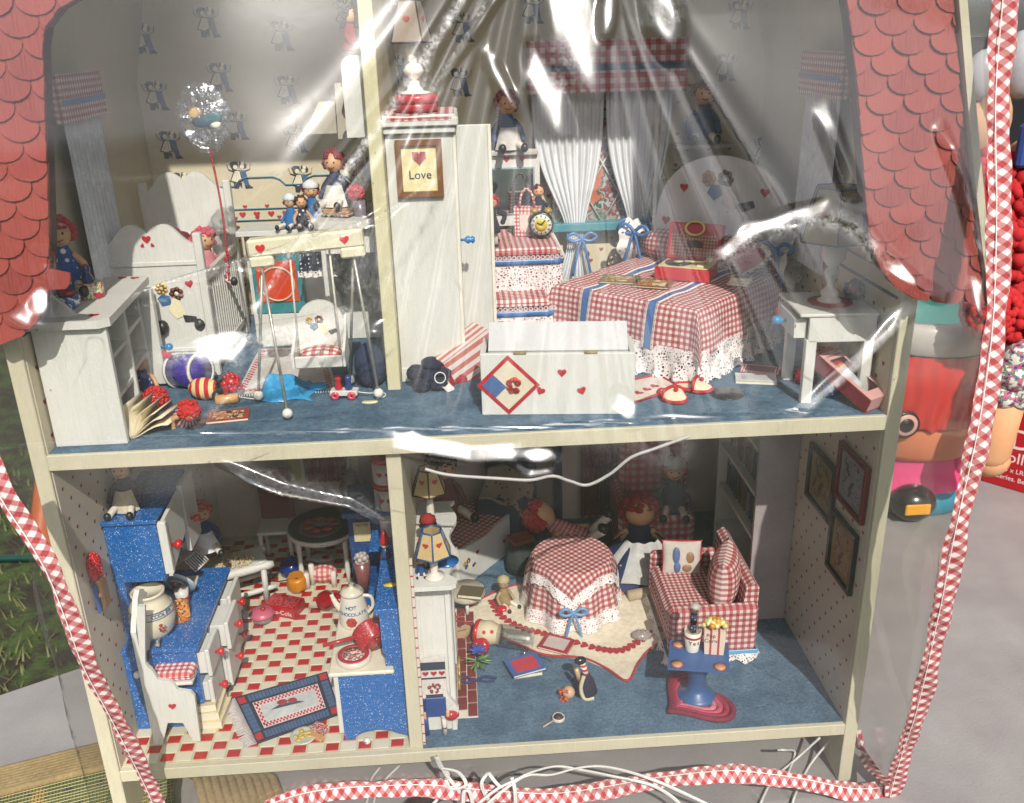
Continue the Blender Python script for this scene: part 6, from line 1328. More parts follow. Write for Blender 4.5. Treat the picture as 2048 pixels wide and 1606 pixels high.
# hearth: every brick a piece
T = thing('brick_hearth', 'flat red brick hearth with white mortar on the blue carpet', 'hearth', (-2.2, 12, 1.2))
b = MB(); b.box(-1.45, 1.35, -8.1, 9.2, 0, .1); b.build('mortar', plain('#cfc8bc', .8), T)
b = MB(); b.box(-.42, .42, -.86, .86, 0, .12, .04); mb_ = b.mesh('brick', plain('#6e241e', .7, .2, 160, .4))
for i in range(3):
    for j in range(10):
        y = -7.2+j*1.84+(.0 if i % 2 == 0 else -.0)+(.92 if i == 1 else 0)
        if y < 8.6: link('brick', mb_, T, (-.97+i*.93, y, .1), (0, 0, random.uniform(-.01, .01)))
def lamp2(label, x, y, sc, h, roof='#2a6fb0', plate=True):
    T = thing('mantel_lamp', label, 'lamp', (x, y, 17.32)); b = MB(); b.lathe([(.85*sc, 0), (.85*sc, .15), (.5*sc, .3), (.3*sc, .5), (.35*sc, h*.5), (.22*sc, h*.9), (.2*sc, h)], n=18); b.build('base', gloss('#cfc8bc'), T)
    shade(T, h-.3, 1.6*sc, .85*sc, 2.1*sc, plain('#b8a070', .8, .1), n=6, rotn=.55, line='#1f4f80' if plate else '#1a1a20'); return T
lamp2('lit-looking mantel lamp with cream heart shade, the nearer of the two mantel lamps', -3.9, 2.4, 1.0, 2.6)
lamp2('dim mantel lamp with cream heart shade, the farther of the two mantel lamps', -4.3, 10.5, 1.05, 4.2, plate=False)
b = MB(); b.lathe([(1.0, 0), (1.05, .1), (.01, .12)], n=24); tag(b.build('blue_disc', gloss('#1f5a9c', .3), None, (-2.9, 4.6, 17.34)), 'round blue disc lying on the mantel behind the nearer lamp', 'disc')
doll('dark figurine in a red and white dress standing between the mantel lamps', (-4.4, 6.8, 17.32), 3.3, 10, 'sit', '#b01824', '#16110f', skinm=plain('#3a2218', .4), hat='#8a1820')
doll('tiny doll with red cap at the foot of the nearer mantel lamp', (-5.0, 3.0, 17.32), 1.6, 0, 'sit', '#24406e', '#a8242c', hairn=20)
doll('tiny brown bear-like doll beside the red-capped doll on the mantel', (-4.1, 3.6, 17.32), 1.5, 0, 'sit', '#5a4028', '#4a3420', skinm=plain('#6a4c30'), hairn=20)
T = thing('stocking', 'knitted christmas stocking with hearts hanging from the fireplace side', 'stocking', (-4.4, 2.2, 6.6))
b = MB(); b.prism([(-1.2, 2.6), (.9, 2.9), (.95, -1.0), (1.9, -2.6), (1.6, -3.9), (.5, -3.7), (-.7, -1.9), (-1.2, -1.2)], -.3, .15); b.build('knit', plain('#c4c0ba', .9, .2, 300, .8), T)
b = MB(); b.box(-1.22, .93, -.34, -.3, 1.7, 2.5); b.box(-1.22, .93, -.34, -.3, .75, .9); b.box(-.9, .6, -.34, -.3, -1.8, -.9); b.build('navy_band', cloth('#2a3144'), T)
for x in (-.8, -.1, .6): heart(T, MX((x, -.31, 1.3)), .55, '#a01c28', .03)
b = MB(); b.ell((1.2, -.2, -3.3), (.7, .3, .6)); b.build('red_toe', dots('#a01c28', '#cfc4bc', .4), T); b = MB(); b.box(-1.45, -1.15, -.3, .1, -1.2, 2.6, .1); b.build('red_edge', cloth('#a8141e'), T)
b = MB(); shag(b, (-.1, -.32, -.2), .5, 24, .13, 7, (1, .2, 1)); b.build('knitted_posy', plain('#7a3030'), T)
T = thing('doll_chair', 'little blue peg-legged chair under the stocking', 'chair', (-4.5, 2.2, 1.2)); b = MB(); b.box(-1.15, 1.1, -.4, .5, 1.9, 4.4, .3); b.build('back', plain('#163f7c', .5), T); b = MB(); b.box(-1.25, -.9, -.5, -.3, 2.0, 2.7, .05); b.box(.85, 1.15, -.5, -.3, 2.1, 2.7, .05); b.build('tan_hand', skin, T)
for x in (-1.0, .6): b = MB(); b.tube([(x, 0, 2.0), (x+.05, -.1, 0)], .22, 8); b.build('leg', stripes('#1b2230', '#cfc4bc', 1.3, 90, .1) if x > 0 else plain('#163f7c'), T)
# daybed
T = thing('daybed', 'white wooden daybed with gingham blanket and hearts at the back left', 'bed', (-2.3, 25.2, 1.2), -38)
b = MB(); b.box(-6.5, -.0, 0, 14.5, 1.2, 4.6, .15); b.build('mattress', GL, T)
b = MB(); b.prism([(0, 0), (14.2, 0), (14.2, 3.4), (13, 5.2), (12, 5.4), (9, 4.8), (5, 4.4), (0, 4.9)], -.2, .2, 'yz'); s_ = b.build('side_panel', wht2, T)
for y, z in ((3.2, 3.2), (10.2, 3.6), (8.5, 2.0)): heart(s_, MX((.22, y, z), rz=90), .6, '#8e2430')
posydecal(s_, MX((.24, 1.4, 2.4), rz=90, sc=.7)); b = MB(); b.box(-6.5, 0, -.3, .1, 0, 5.4, .1); b.build('end_panel', wht2, T); b = MB(); b.box(-6.5, 0, 14.2, 14.6, 0, 7.5, .3); b.build('end_panel', wht2, T)
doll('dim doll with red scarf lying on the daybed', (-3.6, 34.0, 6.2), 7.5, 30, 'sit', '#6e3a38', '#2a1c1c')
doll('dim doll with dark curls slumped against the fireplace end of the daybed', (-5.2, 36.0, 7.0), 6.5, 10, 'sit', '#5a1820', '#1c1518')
T = thing('wing_chair', 'navy armchair with a cream heart-print throw behind the daybed', 'armchair', (3.6, 35.0, 1.2), -20)
b = MB(); b.box(-3.5, 2.8, -2.0, 3, 0, 6.5, .6); b.build('seat', cloth('#14283f'), T); b = MB(); b.box(-3.6, 2.9, 2.5, 4, 0, 13.5, .8); b.build('backrest', cloth('#14283f'), T)
b = MB(); b.surf(lambda u, v: ((-2.8+5.9*u, -2.1+4.2*v+.3*math.sin(u*6), 6.6+2.5*v*v+.25*math.sin(u*9+v*5)-(2.2*max(0, u-.75)*4 if u > .75 else 0)), (u*6, v*5)), 24, 16); o = b.build('throw', dots('#8a7a68', '#6e2028', .8, .26), T); md = o.modifiers.new('s', 'SOLIDIFY'); md.thickness = .002
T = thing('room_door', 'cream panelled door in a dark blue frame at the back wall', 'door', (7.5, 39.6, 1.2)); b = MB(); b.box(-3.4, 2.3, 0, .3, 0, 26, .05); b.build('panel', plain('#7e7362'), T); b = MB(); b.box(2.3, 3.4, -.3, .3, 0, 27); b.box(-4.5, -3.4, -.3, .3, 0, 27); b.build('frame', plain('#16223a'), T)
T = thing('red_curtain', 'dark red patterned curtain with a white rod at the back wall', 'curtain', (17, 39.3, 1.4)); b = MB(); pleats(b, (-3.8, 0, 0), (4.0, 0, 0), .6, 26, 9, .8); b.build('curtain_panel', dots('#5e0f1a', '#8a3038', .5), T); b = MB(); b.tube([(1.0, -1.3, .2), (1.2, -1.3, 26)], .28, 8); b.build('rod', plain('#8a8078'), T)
# round table with cloths
tc_ = Vector((9.8, 20.7, 1.2)); T = thing('round_table', 'round table under a floor-length red gingham cloth trimmed with lace', 'table', tc_)
R0, Ht = 3.9, 6.4
def skirtp(u, v, k=1.0):
    a = u*2*math.pi; r = R0+1.25*v**.8+(.38*v)*math.sin(a*9+.7)*k; return (r*math.cos(a), r*math.sin(a), Ht-Ht*.93*v), (a*R0*1.1, v*Ht)
b = MB(); b.surf(skirtp, 150, 20); b.disc((0, 0, Ht+.02), R0+.1, 48); b.build('long_cloth', GL, T)
b = MB(); b.surf(lambda u, v: ((lambda p: ((p[0][0]*1.03, p[0][1]*1.03, max(.06, p[0][2]))))(skirtp(u, .78+.26*v)), (u*30, v*2)), 200, 6); b.build('lace_hem', lace('#e4dcda', 400, .2), T)
def sq(u, v, e=0):
    L = 5.0; x, y = (u-.5)*2*L, (v-.5)*2*L; ca, sa = math.cos(math.radians(38)), math.sin(math.radians(38)); X, Y = x*ca-y*sa, x*sa+y*ca; r = math.hypot(X, Y); r1 = R0+.15
    if r <= r1: return (X, Y, Ht+.10+.03*math.sin(X*3)*math.sin(Y*2)), (x, y)
    d = r-r1; k = (r1+.28*(1-math.exp(-d*2))+.16*d+.2*math.sin(math.atan2(Y, X)*9+.7)*min(1, d/2))/r; return (X*k, Y*k, Ht+.10-max(0, d-.25*(1-math.exp(-d*3)))), (x, y)
b = MB(); b.surf(sq, 60, 60); b.build('square_overcloth', gingham('#8e0a1a', '#d2c0bc', .6), T)
b = MB()
for i in range(4):
    def fn(u, v, i=i):
        t_ = u; A = [(0, 0), (1, 0), (1, 1), (0, 1), (0, 0)]; a_, c_ = A[i], A[i+1]; uu, vv = a_[0]+(c_[0]-a_[0])*t_, a_[1]+(c_[1]-a_[1])*t_
        uu = .5+(uu-.5)*(1+.22*v); vv = .5+(vv-.5)*(1+.22*v); p, q_ = sq(uu, vv); s_ = 1.02; return (p[0]*s_+.0, p[1]*s_, p[2]+.1*math.sin(u*60)*v), (u*10, v)
    b.surf(fn, 70, 4)
b.build('lace_edge', lace('#e6dedc', 400, .22), T)
bow(T, (-.5, -5.75, 3.0), 1.15, gloss('#5f8cb4', .4, 0), tails=2.9); 
# rug under the table
T = thing('felt_rug', 'cream felt rug with red blanket-stitched edge and a chain of hearts', 'rug', (10, 17, 1.2))
out_px = [(905, 1243), (955, 1205), (1010, 1178), (1100, 1160), (1200, 1150), (1300, 1165), (1345, 1200), (1340, 1270), (1300, 1300), (1275, 1330), (1255, 1364), (1215, 1340), (1165, 1318), (1090, 1312), (1040, 1292), (985, 1268), (940, 1250)]
P = [PZ(a, c, 1.2)-Vector((10, 17, 1.2)) for a, c in out_px]
b = MB(); b.prism([(p.x, p.y) for p in P], 0, .13, 'xy'); b.build('felt', cloth('#d2c8b2', .95, 200), T)
b = MB(); ed = spline([Vector((p.x, p.y, .14)) for p in P]+[Vector((P[0].x, P[0].y, .14))], 4); b.tube(ed, .13, 6); b.build('edging', cloth('#a02430'), T)
ins = [(985, 1205), (1000, 1232), (1040, 1256), (1090, 1270), (1140, 1284), (1200, 1300), (1245, 1302), (1285, 1280), (1330, 1255)]
hp2 = spline([PZ(a, c, 1.2)-Vector((10, 17, 1.2)) for a, c in ins], 4)
hm_ = None
for k in range(0, len(hp2)-1):
    p, q_ = hp2[k], hp2[k+1]; a = math.atan2(q_.y-p.y, q_.x-p.x)
    if hm_ is None: b = MB(); b.prism(heart_pts(1.05, n=12), 0, .03, 'xy'); hm_ = b.mesh('heart', cloth('#9c1c2a'))
    link('heart', hm_, T, (p.x, p.y, .14), (0, 0, a+math.pi/2))
# sofa
T = thing('gingham_sofa', 'red gingham sofa with plump cushions and lace hem on the right', 'sofa', (22.6, 16, 1.2))
b = MB(); b.box(-4.6, 4.1, -6.2, -5.0, .9, 6.1, .35); b.build('arm', GL, T); b = MB(); b.box(-4.3, 4.1, 4.6, 5.7, .9, 6.0, .35); b.build('arm', GL, T)
b = MB(); b.box(-4.3, 2.2, -5.0, 4.6, .9, 2.9, .2); b.build('base', GL, T); b = MB(); b.box(-4.4, 1.6, -4.9, 4.5, 2.9, 4.9, .6); b.build('seat_cushion', gingham('#8e0a1a', '#d2c0bc', .5), T)
b = MB(); b.prism([(2.3, .9), (4.15, .9), (4.25, 7.6), (3.7, 8.2), (3.0, 7.7)], -5.2, 5.7); b.build('backrest', GL, T)
b = MB(); b.box(-4.7, 4.2, -6.35, -6.2, .75, 1.25, .05); b.box(4.1, 4.25, -6.3, 5.7, .75, 1.25, .05); b.build('ribbon', gloss('#5f9cc4', .35, 0), T)
def sofa_path(u):
    A = [(-4.6, 5), (-4.75, -6.3), (4.25, -6.3), (4.25, 5.5)]; Ls = [0]
    for a, c in zip(A, A[1:]): Ls.append(Ls[-1]+math.dist(a, c))
    s = u*Ls[-1]*.9999; k = max(i for i in range(3) if Ls[i] <= s); f = (s-Ls[k])/(Ls[k+1]-Ls[k]); a, c = A[k], A[k+1]; n = math.dist(a, c)
    return a[0]+(c[0]-a[0])*f, a[1]+(c[1]-a[1])*f, (c[1]-a[1])/n, -(c[0]-a[0])/n, s
lskirt(sofa_path, 220, 'lace_hem', .9, .04, lace('#dcd6d2', 400, .22))
def pillow(T, M, w_, h_, d_, m, name='cushion'):
    b = MB()
    def fn(sg):
        def f(u, v):
            x, z = (u-.5)*2, (v-.5)*2; k = (max(0, 1-x*x)**.42)*(max(0, 1-z*z)**.42); pin = 1-.10*(1-abs(x))*abs(z)**3-.0; return (x*w_*(1-.09*(1-z*z)*abs(x)**4), sg*d_*k, z*h_*(1-.09*(1-x*x)*abs(z)**4)), (x*w_, z*h_)
        return f
    b.surf(fn(-1), 16, 16, M=M); b.surf(fn(1), 16, 16, M=M); return b.build(name, m, T)
T1 = thing('back_cushion', 'large plump gingham cushion standing against the near end of the sofa back', 'cushion', (22.6+1.6, 13.6, 1.2+7.3)); pillow(T1, MX((0, 0, 0), rz=68), 2.9, 2.9, 1.6, gingham('#8e0a1a', '#d2c0bc', .62))
T2 = thing('print_pillow', 'small white pillow with a blue and brown print on the sofa seat', 'pillow', (21.2, 18.9, 7.6), rot=(math.radians(-18), 0, math.radians(-8))); o = pillow(T2, MX((0, 0, 0)), 2.1, 1.9, .55, plain('#b8b0a8', .9, .1, 300)); b = MB(); b.tube([(x*2.1, 0, z*1.9) for x, z in ((-.95, -.95), (0, -.93), (.95, -.95), (.93, 0), (.95, .95), (0, .93), (-.95, .95), (-.93, 0))], .1, 6, closed=True); b.build('piping', cloth('#9a2430'), T2)
b = MB(); b.ell((-.6, -.52, .3), (.4, .1, .9)); b.ell((-.5, -.5, -.9), (.35, .1, .6)); b.build('print_blue', plain('#4a5f8a'), T2); b = MB(); b.ell((.8, -.5, .1), (.45, .1, .6)); b.ell((.5, -.48, -1.0), (.5, .1, .4)); b.build('print_brown', plain('#8a6648'), T2)
# little blue table
T = thing('blue_table', 'square blue pedestal table with four round coasters in front of the sofa', 'table', (19.5, 4.8, 1.2))
tp = [PZ(a, c, 6.0) for a, c in ((1335, 1336), (1459, 1344), (1457, 1285), (1340, 1280))]
b = MB(); b.prism([(p.x-19.5, p.y-4.8) for p in tp], 4.6, 4.8, 'xy'); tt_ = b.build('top', plain('#33588c', .45), T)
b = MB(); b.lathe([(1.75, 0), (1.8, .35), (1.6, .6), (1.0, .9), (.85, 1.3), (.85, 2.6), (1.1, 3.4), (1.15, 4.6)], n=28); b.build('pedestal', gloss('#28507f', .4), T)
cc = sum(tp, Vector())/4
for k, p in enumerate(tp):
    q_ = p.lerp(cc, .3); b = MB(); b.lathe([(.62, 4.8), (.62, 4.83), (.01, 4.83)], (q_.x-19.5, q_.y-4.8, 0), 22); o = b.build('coaster', plain('#7a3a30'), T); b = MB(); b.lathe([(.48, 4.835), (.48, 4.86), (.01, 4.86)], (q_.x-19.5, q_.y-4.8, 0), 20); b.build('coaster_face', plain('#c08a6c', .5), o)
ZT = 6.02
T = thing('float_cup', 'white printed cup with a tiny dark figure standing in it on the blue table', 'cup', PZ(1384, 1298, ZT)); b = MB(); b.lathe([(.62, 0), (.8, 2.1), (.72, 2.1), (.6, .3)], n=22, cap=False); b.build('cup', gloss('#cfcac0', .25), T); b = MB(); b.lathe([(.72, 1.9), (.01, 1.95)], n=20, cap=False); b.build('drink', plain('#a09078'), T)
b = MB(); b.lathe([(.3, 1.9), (.32, 2.6), (.25, 3.2), (.35, 3.5), (.3, 3.9)], n=14); b.build('figure_body', dots('#2a3350', '#c8c8c8', .3), T); b = MB(); b.ell((0, 0, 4.3), .42); b.build('figure_head', plain('#5a4a44', .4), T); b = MB(); b.ell((.1, .1, 4.5), (.5, .45, .4)); b.build('figure_cap', plain('#a8a49c'), T)
curved('Yes', .6, .74, 1.1, (0, 0), plain('#2a2422'), T, -90)
b = MB(); b.lathe([(.775, 1.45), (.79, 1.7)], n=20, cap=False); b.build('red_band', plain('#a8382c'), T)
T = thing('popcorn_bag', 'red striped bag heaped with yellow popcorn on the blue table', 'popcorn', PZ(1427, 1302, ZT), -12)
b = MB(); b.prism([(-.85, 0), (.85, 0), (1.0, 2.5), (-1.0, 2.5)], -.55, .55); b.build('bag', stripes('#a8303a', '#cdbfae', .7, 0, .28), T); text('Pop\nCorn', .55, MX((-.35, -.57, 1.75), rx=90), plain('#241c1c'), T)
for k in range(34): a, r = random.uniform(0, 6.28), random.uniform(0, 1)**.5*1.15; b = MB(); b.ell((r*math.cos(a), .7*r*math.sin(a), 2.7+.7*(1-r/1.3)+random.uniform(0, .2)), random.uniform(.24, .32), 7, 5); b.build('popcorn', gloss(random.choice(('#cfc07a', '#c9a030', '#d4cc98', '#c48a20')), .4), T)
T = thing('braided_rug', 'heart-shaped braided rug in pink and crimson rings under the blue table', 'rug', (19.0, 4.2, 1.2), 0)
T.scale = (1.13, 1.13, 1)
for k, c in enumerate(('#6e1430', '#8e1c38', '#a8405a', '#b8687a', '#7a1430')):
    b = MB(); s_ = 6.6-k*1.05; pts = [Vector((p[0]*.98, p[1]*.80, 0)) for p in heart_pts(s_, n=40)]; pts = [Matrix.Rotation(math.radians(-62), 4, 'Z') @ p for p in pts]
    b.tube([(p.x, p.y, .16) for p in pts], .27, 6, closed=True); b.build('braid', plain(c, .8, .35, 350, .8), T)
b = MB(); pts = [Matrix.Rotation(math.radians(-62), 4, 'Z') @ Vector((p[0]*.98, p[1]*.80, 0)) for p in heart_pts(6.3, n=30)]; b.prism([(p.x, p.y) for p in pts], 0, .1, 'xy'); b.build('backing', cloth('#7a1c34'), T)
# the big dolls and the far sofa
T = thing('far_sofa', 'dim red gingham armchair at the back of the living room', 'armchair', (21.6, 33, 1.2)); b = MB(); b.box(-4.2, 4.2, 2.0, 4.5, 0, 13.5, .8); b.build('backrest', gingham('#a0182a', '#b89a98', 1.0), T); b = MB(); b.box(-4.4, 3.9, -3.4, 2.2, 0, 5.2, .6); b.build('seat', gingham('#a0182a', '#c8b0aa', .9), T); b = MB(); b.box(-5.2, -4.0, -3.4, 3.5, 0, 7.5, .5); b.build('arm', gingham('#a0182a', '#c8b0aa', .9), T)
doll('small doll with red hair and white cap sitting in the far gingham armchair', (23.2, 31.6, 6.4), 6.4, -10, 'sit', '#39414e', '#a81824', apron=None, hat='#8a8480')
BD = doll('large doll in navy dress and white apron seated behind the round table', (18.6, 28.6, 1.3), 8.8, -5, 'sit', dots('#16244a', '#b8a03c', 1.1, .12), '#8e1620', apron='#a8a8a6', face=False, hairn=120, leg='#16244a')
BD.scale = (1.15, 1.1, .95)
b = MB()
def fn(u, v):
    a = u*2*math.pi; r = 1.9+3.7*v+.4*math.sin(a*8)*v; return (r*math.cos(a)*1.05, -1.6+r*math.sin(a)*.85, .05+4.4*(1-v)**1.1+.1*math.sin(a*5)), (a*4, v*5)
b.surf(fn, 90, 10); b.build('skirt', dots('#16244a', '#b8a03c', 1.1, .12), BD)
b = MB()
def fn(u, v):
    a = math.radians(-150+120*u); r = 1.7+3.0*v; return (r*math.cos(a)*1.06, -1.7+r*math.sin(a)*.87, .35+4.4*(1-v*.82)**1.1+.1*math.sin(u*20)), (u, v)
b.surf(fn, 24, 8); b.build('apron', cloth('#b4b4b2'), BD)
doll('large doll with red yarn hair and gingham sleeves lying beside the navy doll', (12.8, 29.5, 2.6), 8.6, 0, 'sit', gingham('#a8182a', '#cfb8b4', .5), '#b01018', rot=(math.radians(-55), 0, math.radians(70)), face=False, hairn=130)
doll('little teddy-like toy in cream fur lying in front of the round table', PZ(1008, 1208, 1.2), 3.4, 35, 'sit', plain('#8a7450', .9, .3, 200, .8), None, skinm=plain('#9a8460', .9, .3, 200, .8), hat='#a89a78', cat='soft toy', name='soft_toy')
b = MB(); b.ell((0, 0, .3), (.75, .5, .3), 12, 8); tag(b.build('red_slipper', gloss('#b0161e'), None, PZ(1006, 1222, 1.2)), 'tiny red slipper at the feet of the cream fur toy', 'slipper')
bookflat('bright comic book leaning at the table foot beside the navy doll', PZ(1250, 1178, 1.2)+Vector((0, 0, .2)), 3.4, 3.6, .2, 35, '#3a5a78', pr=picture(('#b86a28', '#3a4a78', '#a8342a', '#c8b890'), 120), tilt=18)
T = thing('paper_scroll', 'rolled cream paper with a thin handle on the felt rug', 'scroll', PZ(1290, 1195, 1.2)+Vector((0, 0, .6)), 12); b = MB(); b.lathe([(.6, -2), (.62, 2)], n=18, M=MX((0, 0, 0), ry=90)); b.build('roll', plain('#a89a7e', .7), T)
T = thing('wrapped_candy', 'silver wrapped sweet on the felt rug beside the sofa', 'sweet', PZ(1283, 1278, 1.2)+Vector((0, 0, .5))); b = MB(); b.ell((0, 0, 0), (1.0, .7, .5), 16, 10); shag(b, (0, 0, 0), .7, 50, .14, 5, (1.3, .9, .6)); b.build('wrapper', gloss('#8e8480', .2), T)
T = thing('footstool', 'round cream stool with fluffy top beside the daybed', 'stool', PZ(935, 1215, 1.2)); b = MB(); b.lathe([(1.9, 1.6), (2.0, 1.9), (1.9, 2.4), (.01, 2.5)], n=28); b.build('seat', cloth('#b4ab98', .95, 200), T)
for a in (.5, 2.6, 4.7): b = MB(); b.tube([(1.2*math.cos(a), 1.2*math.sin(a), 1.6), (1.5*math.cos(a), 1.5*math.sin(a), 0)], .2, 8); b.build('leg', wht2, T)
bookflat('small book with olive cover lying on the round cream stool', PZ(943, 1188, 3.75), 2.6, 1.9, .4, -15, '#5a5238')
T = thing('hat_box', 'dark green draped stand with a brown book on top by the daybed end', 'stand', PZ(1043, 1135, 1.2)); b = MB(); b.lathe([(2.0, 0), (1.7, 1.5), (1.4, 3.6), (.01, 3.7)], n=24); b.build('drape', cloth('#26302e'), T); b = MB(); b.box(-1.3, 1.3, -1.1, 1.1, 3.7, 4.1, .05, M=MX((0, 0, 0), rz=20)); b.build('tray', plain('#7a3c2c'), T)
# bookcase and framed pictures on the right
T = thing('bookcase', 'white bookcase with its plain side to the front beside the right wall', 'bookcase', (30, 22, 1.2)); o_ = (-30, -22, -1.2)
xl = PY(1512, 1000, 16.2).x
bx('side_panel', plain('#9c9294', .6), T, xl, 31.74, 16.2, 16.7, 1.2, 29.7, .03, o_); bx('side_panel', wht2, T, xl, 31.74, 29.5, 30, 1.2, 29.7, .03, o_); bx('back_panel', wht2, T, 31.3, 31.74, 16.7, 29.5, 1.2, 29.7, .02, o_)
for z in (5.5, 10.4, 15.3, 20.2): bx('shelf', wht2, T, xl+.1, 31.3, 16.7, 29.5, z, z+.4, .04, o_)
for k in range(26): 
    y = 17.2+k*.46; h = random.uniform(2.2, 3.6); T2 = None; z = 10.8 if k % 2 else 15.7; bx('book', plain(random.choice(('#5a2a26', '#2a3a4c', '#6a5a40', '#3a4a34', '#7a7060')), .6), T, 28.6, 30.9, y, y+.42, z, z+h, .03, o_)
def framed(label, pxs, fm, cols, x=31.73, th=.45, w_=.42):
    P = [PX(a, c, x-.3) for a, c in pxs]; y0, y1 = min((P[1].y+P[2].y)/2, (P[0].y+P[3].y)/2), max((P[1].y+P[2].y)/2, (P[0].y+P[3].y)/2); z1, z0 = (P[0].z+P[1].z)/2, (P[2].z+P[3].z)/2
    c = Vector((x, (y0+y1)/2, (z0+z1)/2)); T = thing('framed_picture', label, 'picture', c); a, h = (y1-y0)/2, (z1-z0)/2
    b = MB(); b.box(-.15, 0, -a+.05, a-.05, -h+.05, h-.05); b.build('mount', plain(cols[0], .8), T)
    for (ya, yb, za, zb) in ((-a, a, h-w_, h), (-a, a, -h, -h+w_), (-a, -a+w_, -h+w_, h-w_), (a-w_, a, -h+w_, h-w_)): b = MB(); b.box(-th, 0, ya, yb, za, zb, .05); b.build('frame', fm, T)
    b = MB(); b.box(-.17, -.15, -a*.62, a*.62, -h*.66, h*.66); b.build('print', picture(cols, 140), T); return T
blk2 = gloss('#131c22', .35)
framed('black framed print of sepia figures, upper left of the three wall pictures', [(1622, 888), (1668, 930), (1665, 1045), (1608, 998)], blk2, ('#8a7758', '#7a6546', '#6a563c', '#4a3c34'))
framed('red framed grey print, upper right of the three wall pictures', [(1680, 882), (1738, 935), (1722, 1047), (1668, 992)], gloss('#5e141c', .3), ('#8a8688', '#6a6a70', '#8a8688', '#3a3c44'))
framed('black framed sepia print hanging lowest of the three wall pictures', [(1665, 1018), (1716, 1075), (1695, 1187), (1650, 1130)], blk2, ('#8a7350', '#6a583c', '#8a7350', '#4a3430'))
# small things on the carpet
T = thing('glass_jar', 'overturned clear jar with cream fabric lid lying on the felt rug', 'jar', PZ(1010, 1290, 1.2)+Vector((0, 0, 1.15)), rot=(0, math.radians(90), math.radians(-20)))
b = MB(); b.lathe([(1.1, -.6), (1.15, 0), (1.15, 2.6), (1.0, 2.9)], n=28, cap=False); b.build('glass', clear((.9, .93, .93), .26, .1), T)
b = MB(); b.lathe([(.7, -3.0), (1.2, -2.6), (1.3, -1.6), (1.0, -.7), (1.1, -.5)], n=24); b.build('lid', dots('#c4b89c', '#a83038', 1.1, .2), T); b = MB(); b.lathe([(1.15, -3.1), (1.3, -2.9), (1.25, -2.6), (1.0, -2.7)], n=24); b.build('red_band', gloss('#a8141e'), T)
bookflat('red square booklet with a white heart scene on the felt rug', PZ(1113, 1290, 1.35), 3.2, 2.5, .25, -28, '#8e1a24', pr=plain('#b8a8a4'), cat='booklet', name='booklet')
bookflat('blue glittery magazine with a round pink face shape lying on another booklet', PZ(1050, 1332, 1.75), 3.4, 2.7, .25, 18, '#3a5f98', pr=plain('#b03844'), cat='magazine', name='magazine')
bookflat('plain grey booklet under the blue glittery magazine', PZ(1052, 1342, 1.25), 2.9, 2.0, .4, 8, '#8a867c', cat='booklet', name='booklet')
T = thing('flower_vase', 'tipped red dotted pot with a blue flower and green leaves by the hearth', 'flower pot', PZ(966, 1305, 1.2)+Vector((0, 0, .6)), -25)
b = MB(); b.lathe([(.55, -.5), (.85, .2), (.8, .9), (.6, 1.0)], n=20, M=MX((0, 0, .2), rx=60)); b.build('pot', dots('#a8121c', '#cfc0bc', .4, .16, .2), T)
for k in range(7): b = MB(); b.ell((.5, 0, .1), (.55, .2, .07), 8, 5, M=MX((.2, -1.6, .7), rz=k*51, ry=-15)); b.build('petal', gloss('#2a4f9c', .5), T)
for k in range(16): b = MB(); b.ell((.75, 0, 0), (.7, .12, .05), 6, 4, M=MX((.5, -2.4, .3), rz=-150+k*17, ry=random.uniform(-30, 20))); b.build('leaf', plain(random.choice(('#3f6a3a', '#5a8046', '#7d9a5c')), .6), T)
T = thing('blue_ribbon', 'small navy ribbon bow lying on the brick hearth', 'ribbon', PZ(950, 1362, 1.45)); b = MB(); b.tube(spline([(-1.6, .3, .1), (-.9, .5, .15), (0, 0, .1), (1, .4, .15), (2.1, .1, .1)], 5), .12, 6); b.tube(spline([(-1.4, -.3, .1), (-.5, -.4, .2), (0, 0, .1), (1, -.3, .15), (1.9, -.3, .1)], 5), .1, 6); b.build('bow', cloth('#1f3566'), T)
T = thing('heart_box', 'heart-shaped wooden box lettered in dark script on the hearth end', 'box', PZ(925, 1270, 1.3), 20); b = MB(); b.prism(heart_pts(2.1, n=24), 0, .5, 'xy'); b.build('box', plain('#b89c78', .6), T); text('Always', .34, MX((0, .1, .52)), plain('#2a2020'), T)
for (px, py), lab in (((1153, 1385), 'x'),):
    T = thing('tumbled_doll', 'small porcelain doll tumbled head down with red striped sock on the carpet', 'doll', PZ(1155, 1390, 1.2), 10)
    b = MB(); b.ell((-.9, -.1, .6), (.62, .6, .6), 14, 10); b.build('head', gloss('#b89c80'), T); b = MB(); shag(b, (-1.3, -.2, .45), .55, 30, .16, 3); b.build('hair', plain('#b8522c'), T)
    b = MB(); b.lathe([(.5, 0), (1.15, .3), (.85, 1.4), (.4, 2.2)], (.8, .1, 0), 16); b.build('dress', cloth('#151b30'), T); b = MB(); b.tube(spline([(.5, -.4, 2.4), (.1, -.7, 1.3), (.4, -.9, .2), (1.3, -.9, .1)], 5), .2, 6); b.build('apron', cloth('#b8b098'), T)
    b = MB(); b.tube([(.2, 0, 1.6), (-.1, .1, 3.0)], .24, 8); b.build('arm', gloss('#b0906e'), T); b = MB(); b.tube([(.9, .1, 2.0), (.5, .1, 3.4)], .3, 8); b.build('sock', stripes('#a8202a', '#cfc8c0', .5, 90), T); b = MB(); b.ell((.3, .1, 3.8), (.6, .4, .4)); b.build('shoe', gloss('#15151a', .2), T)
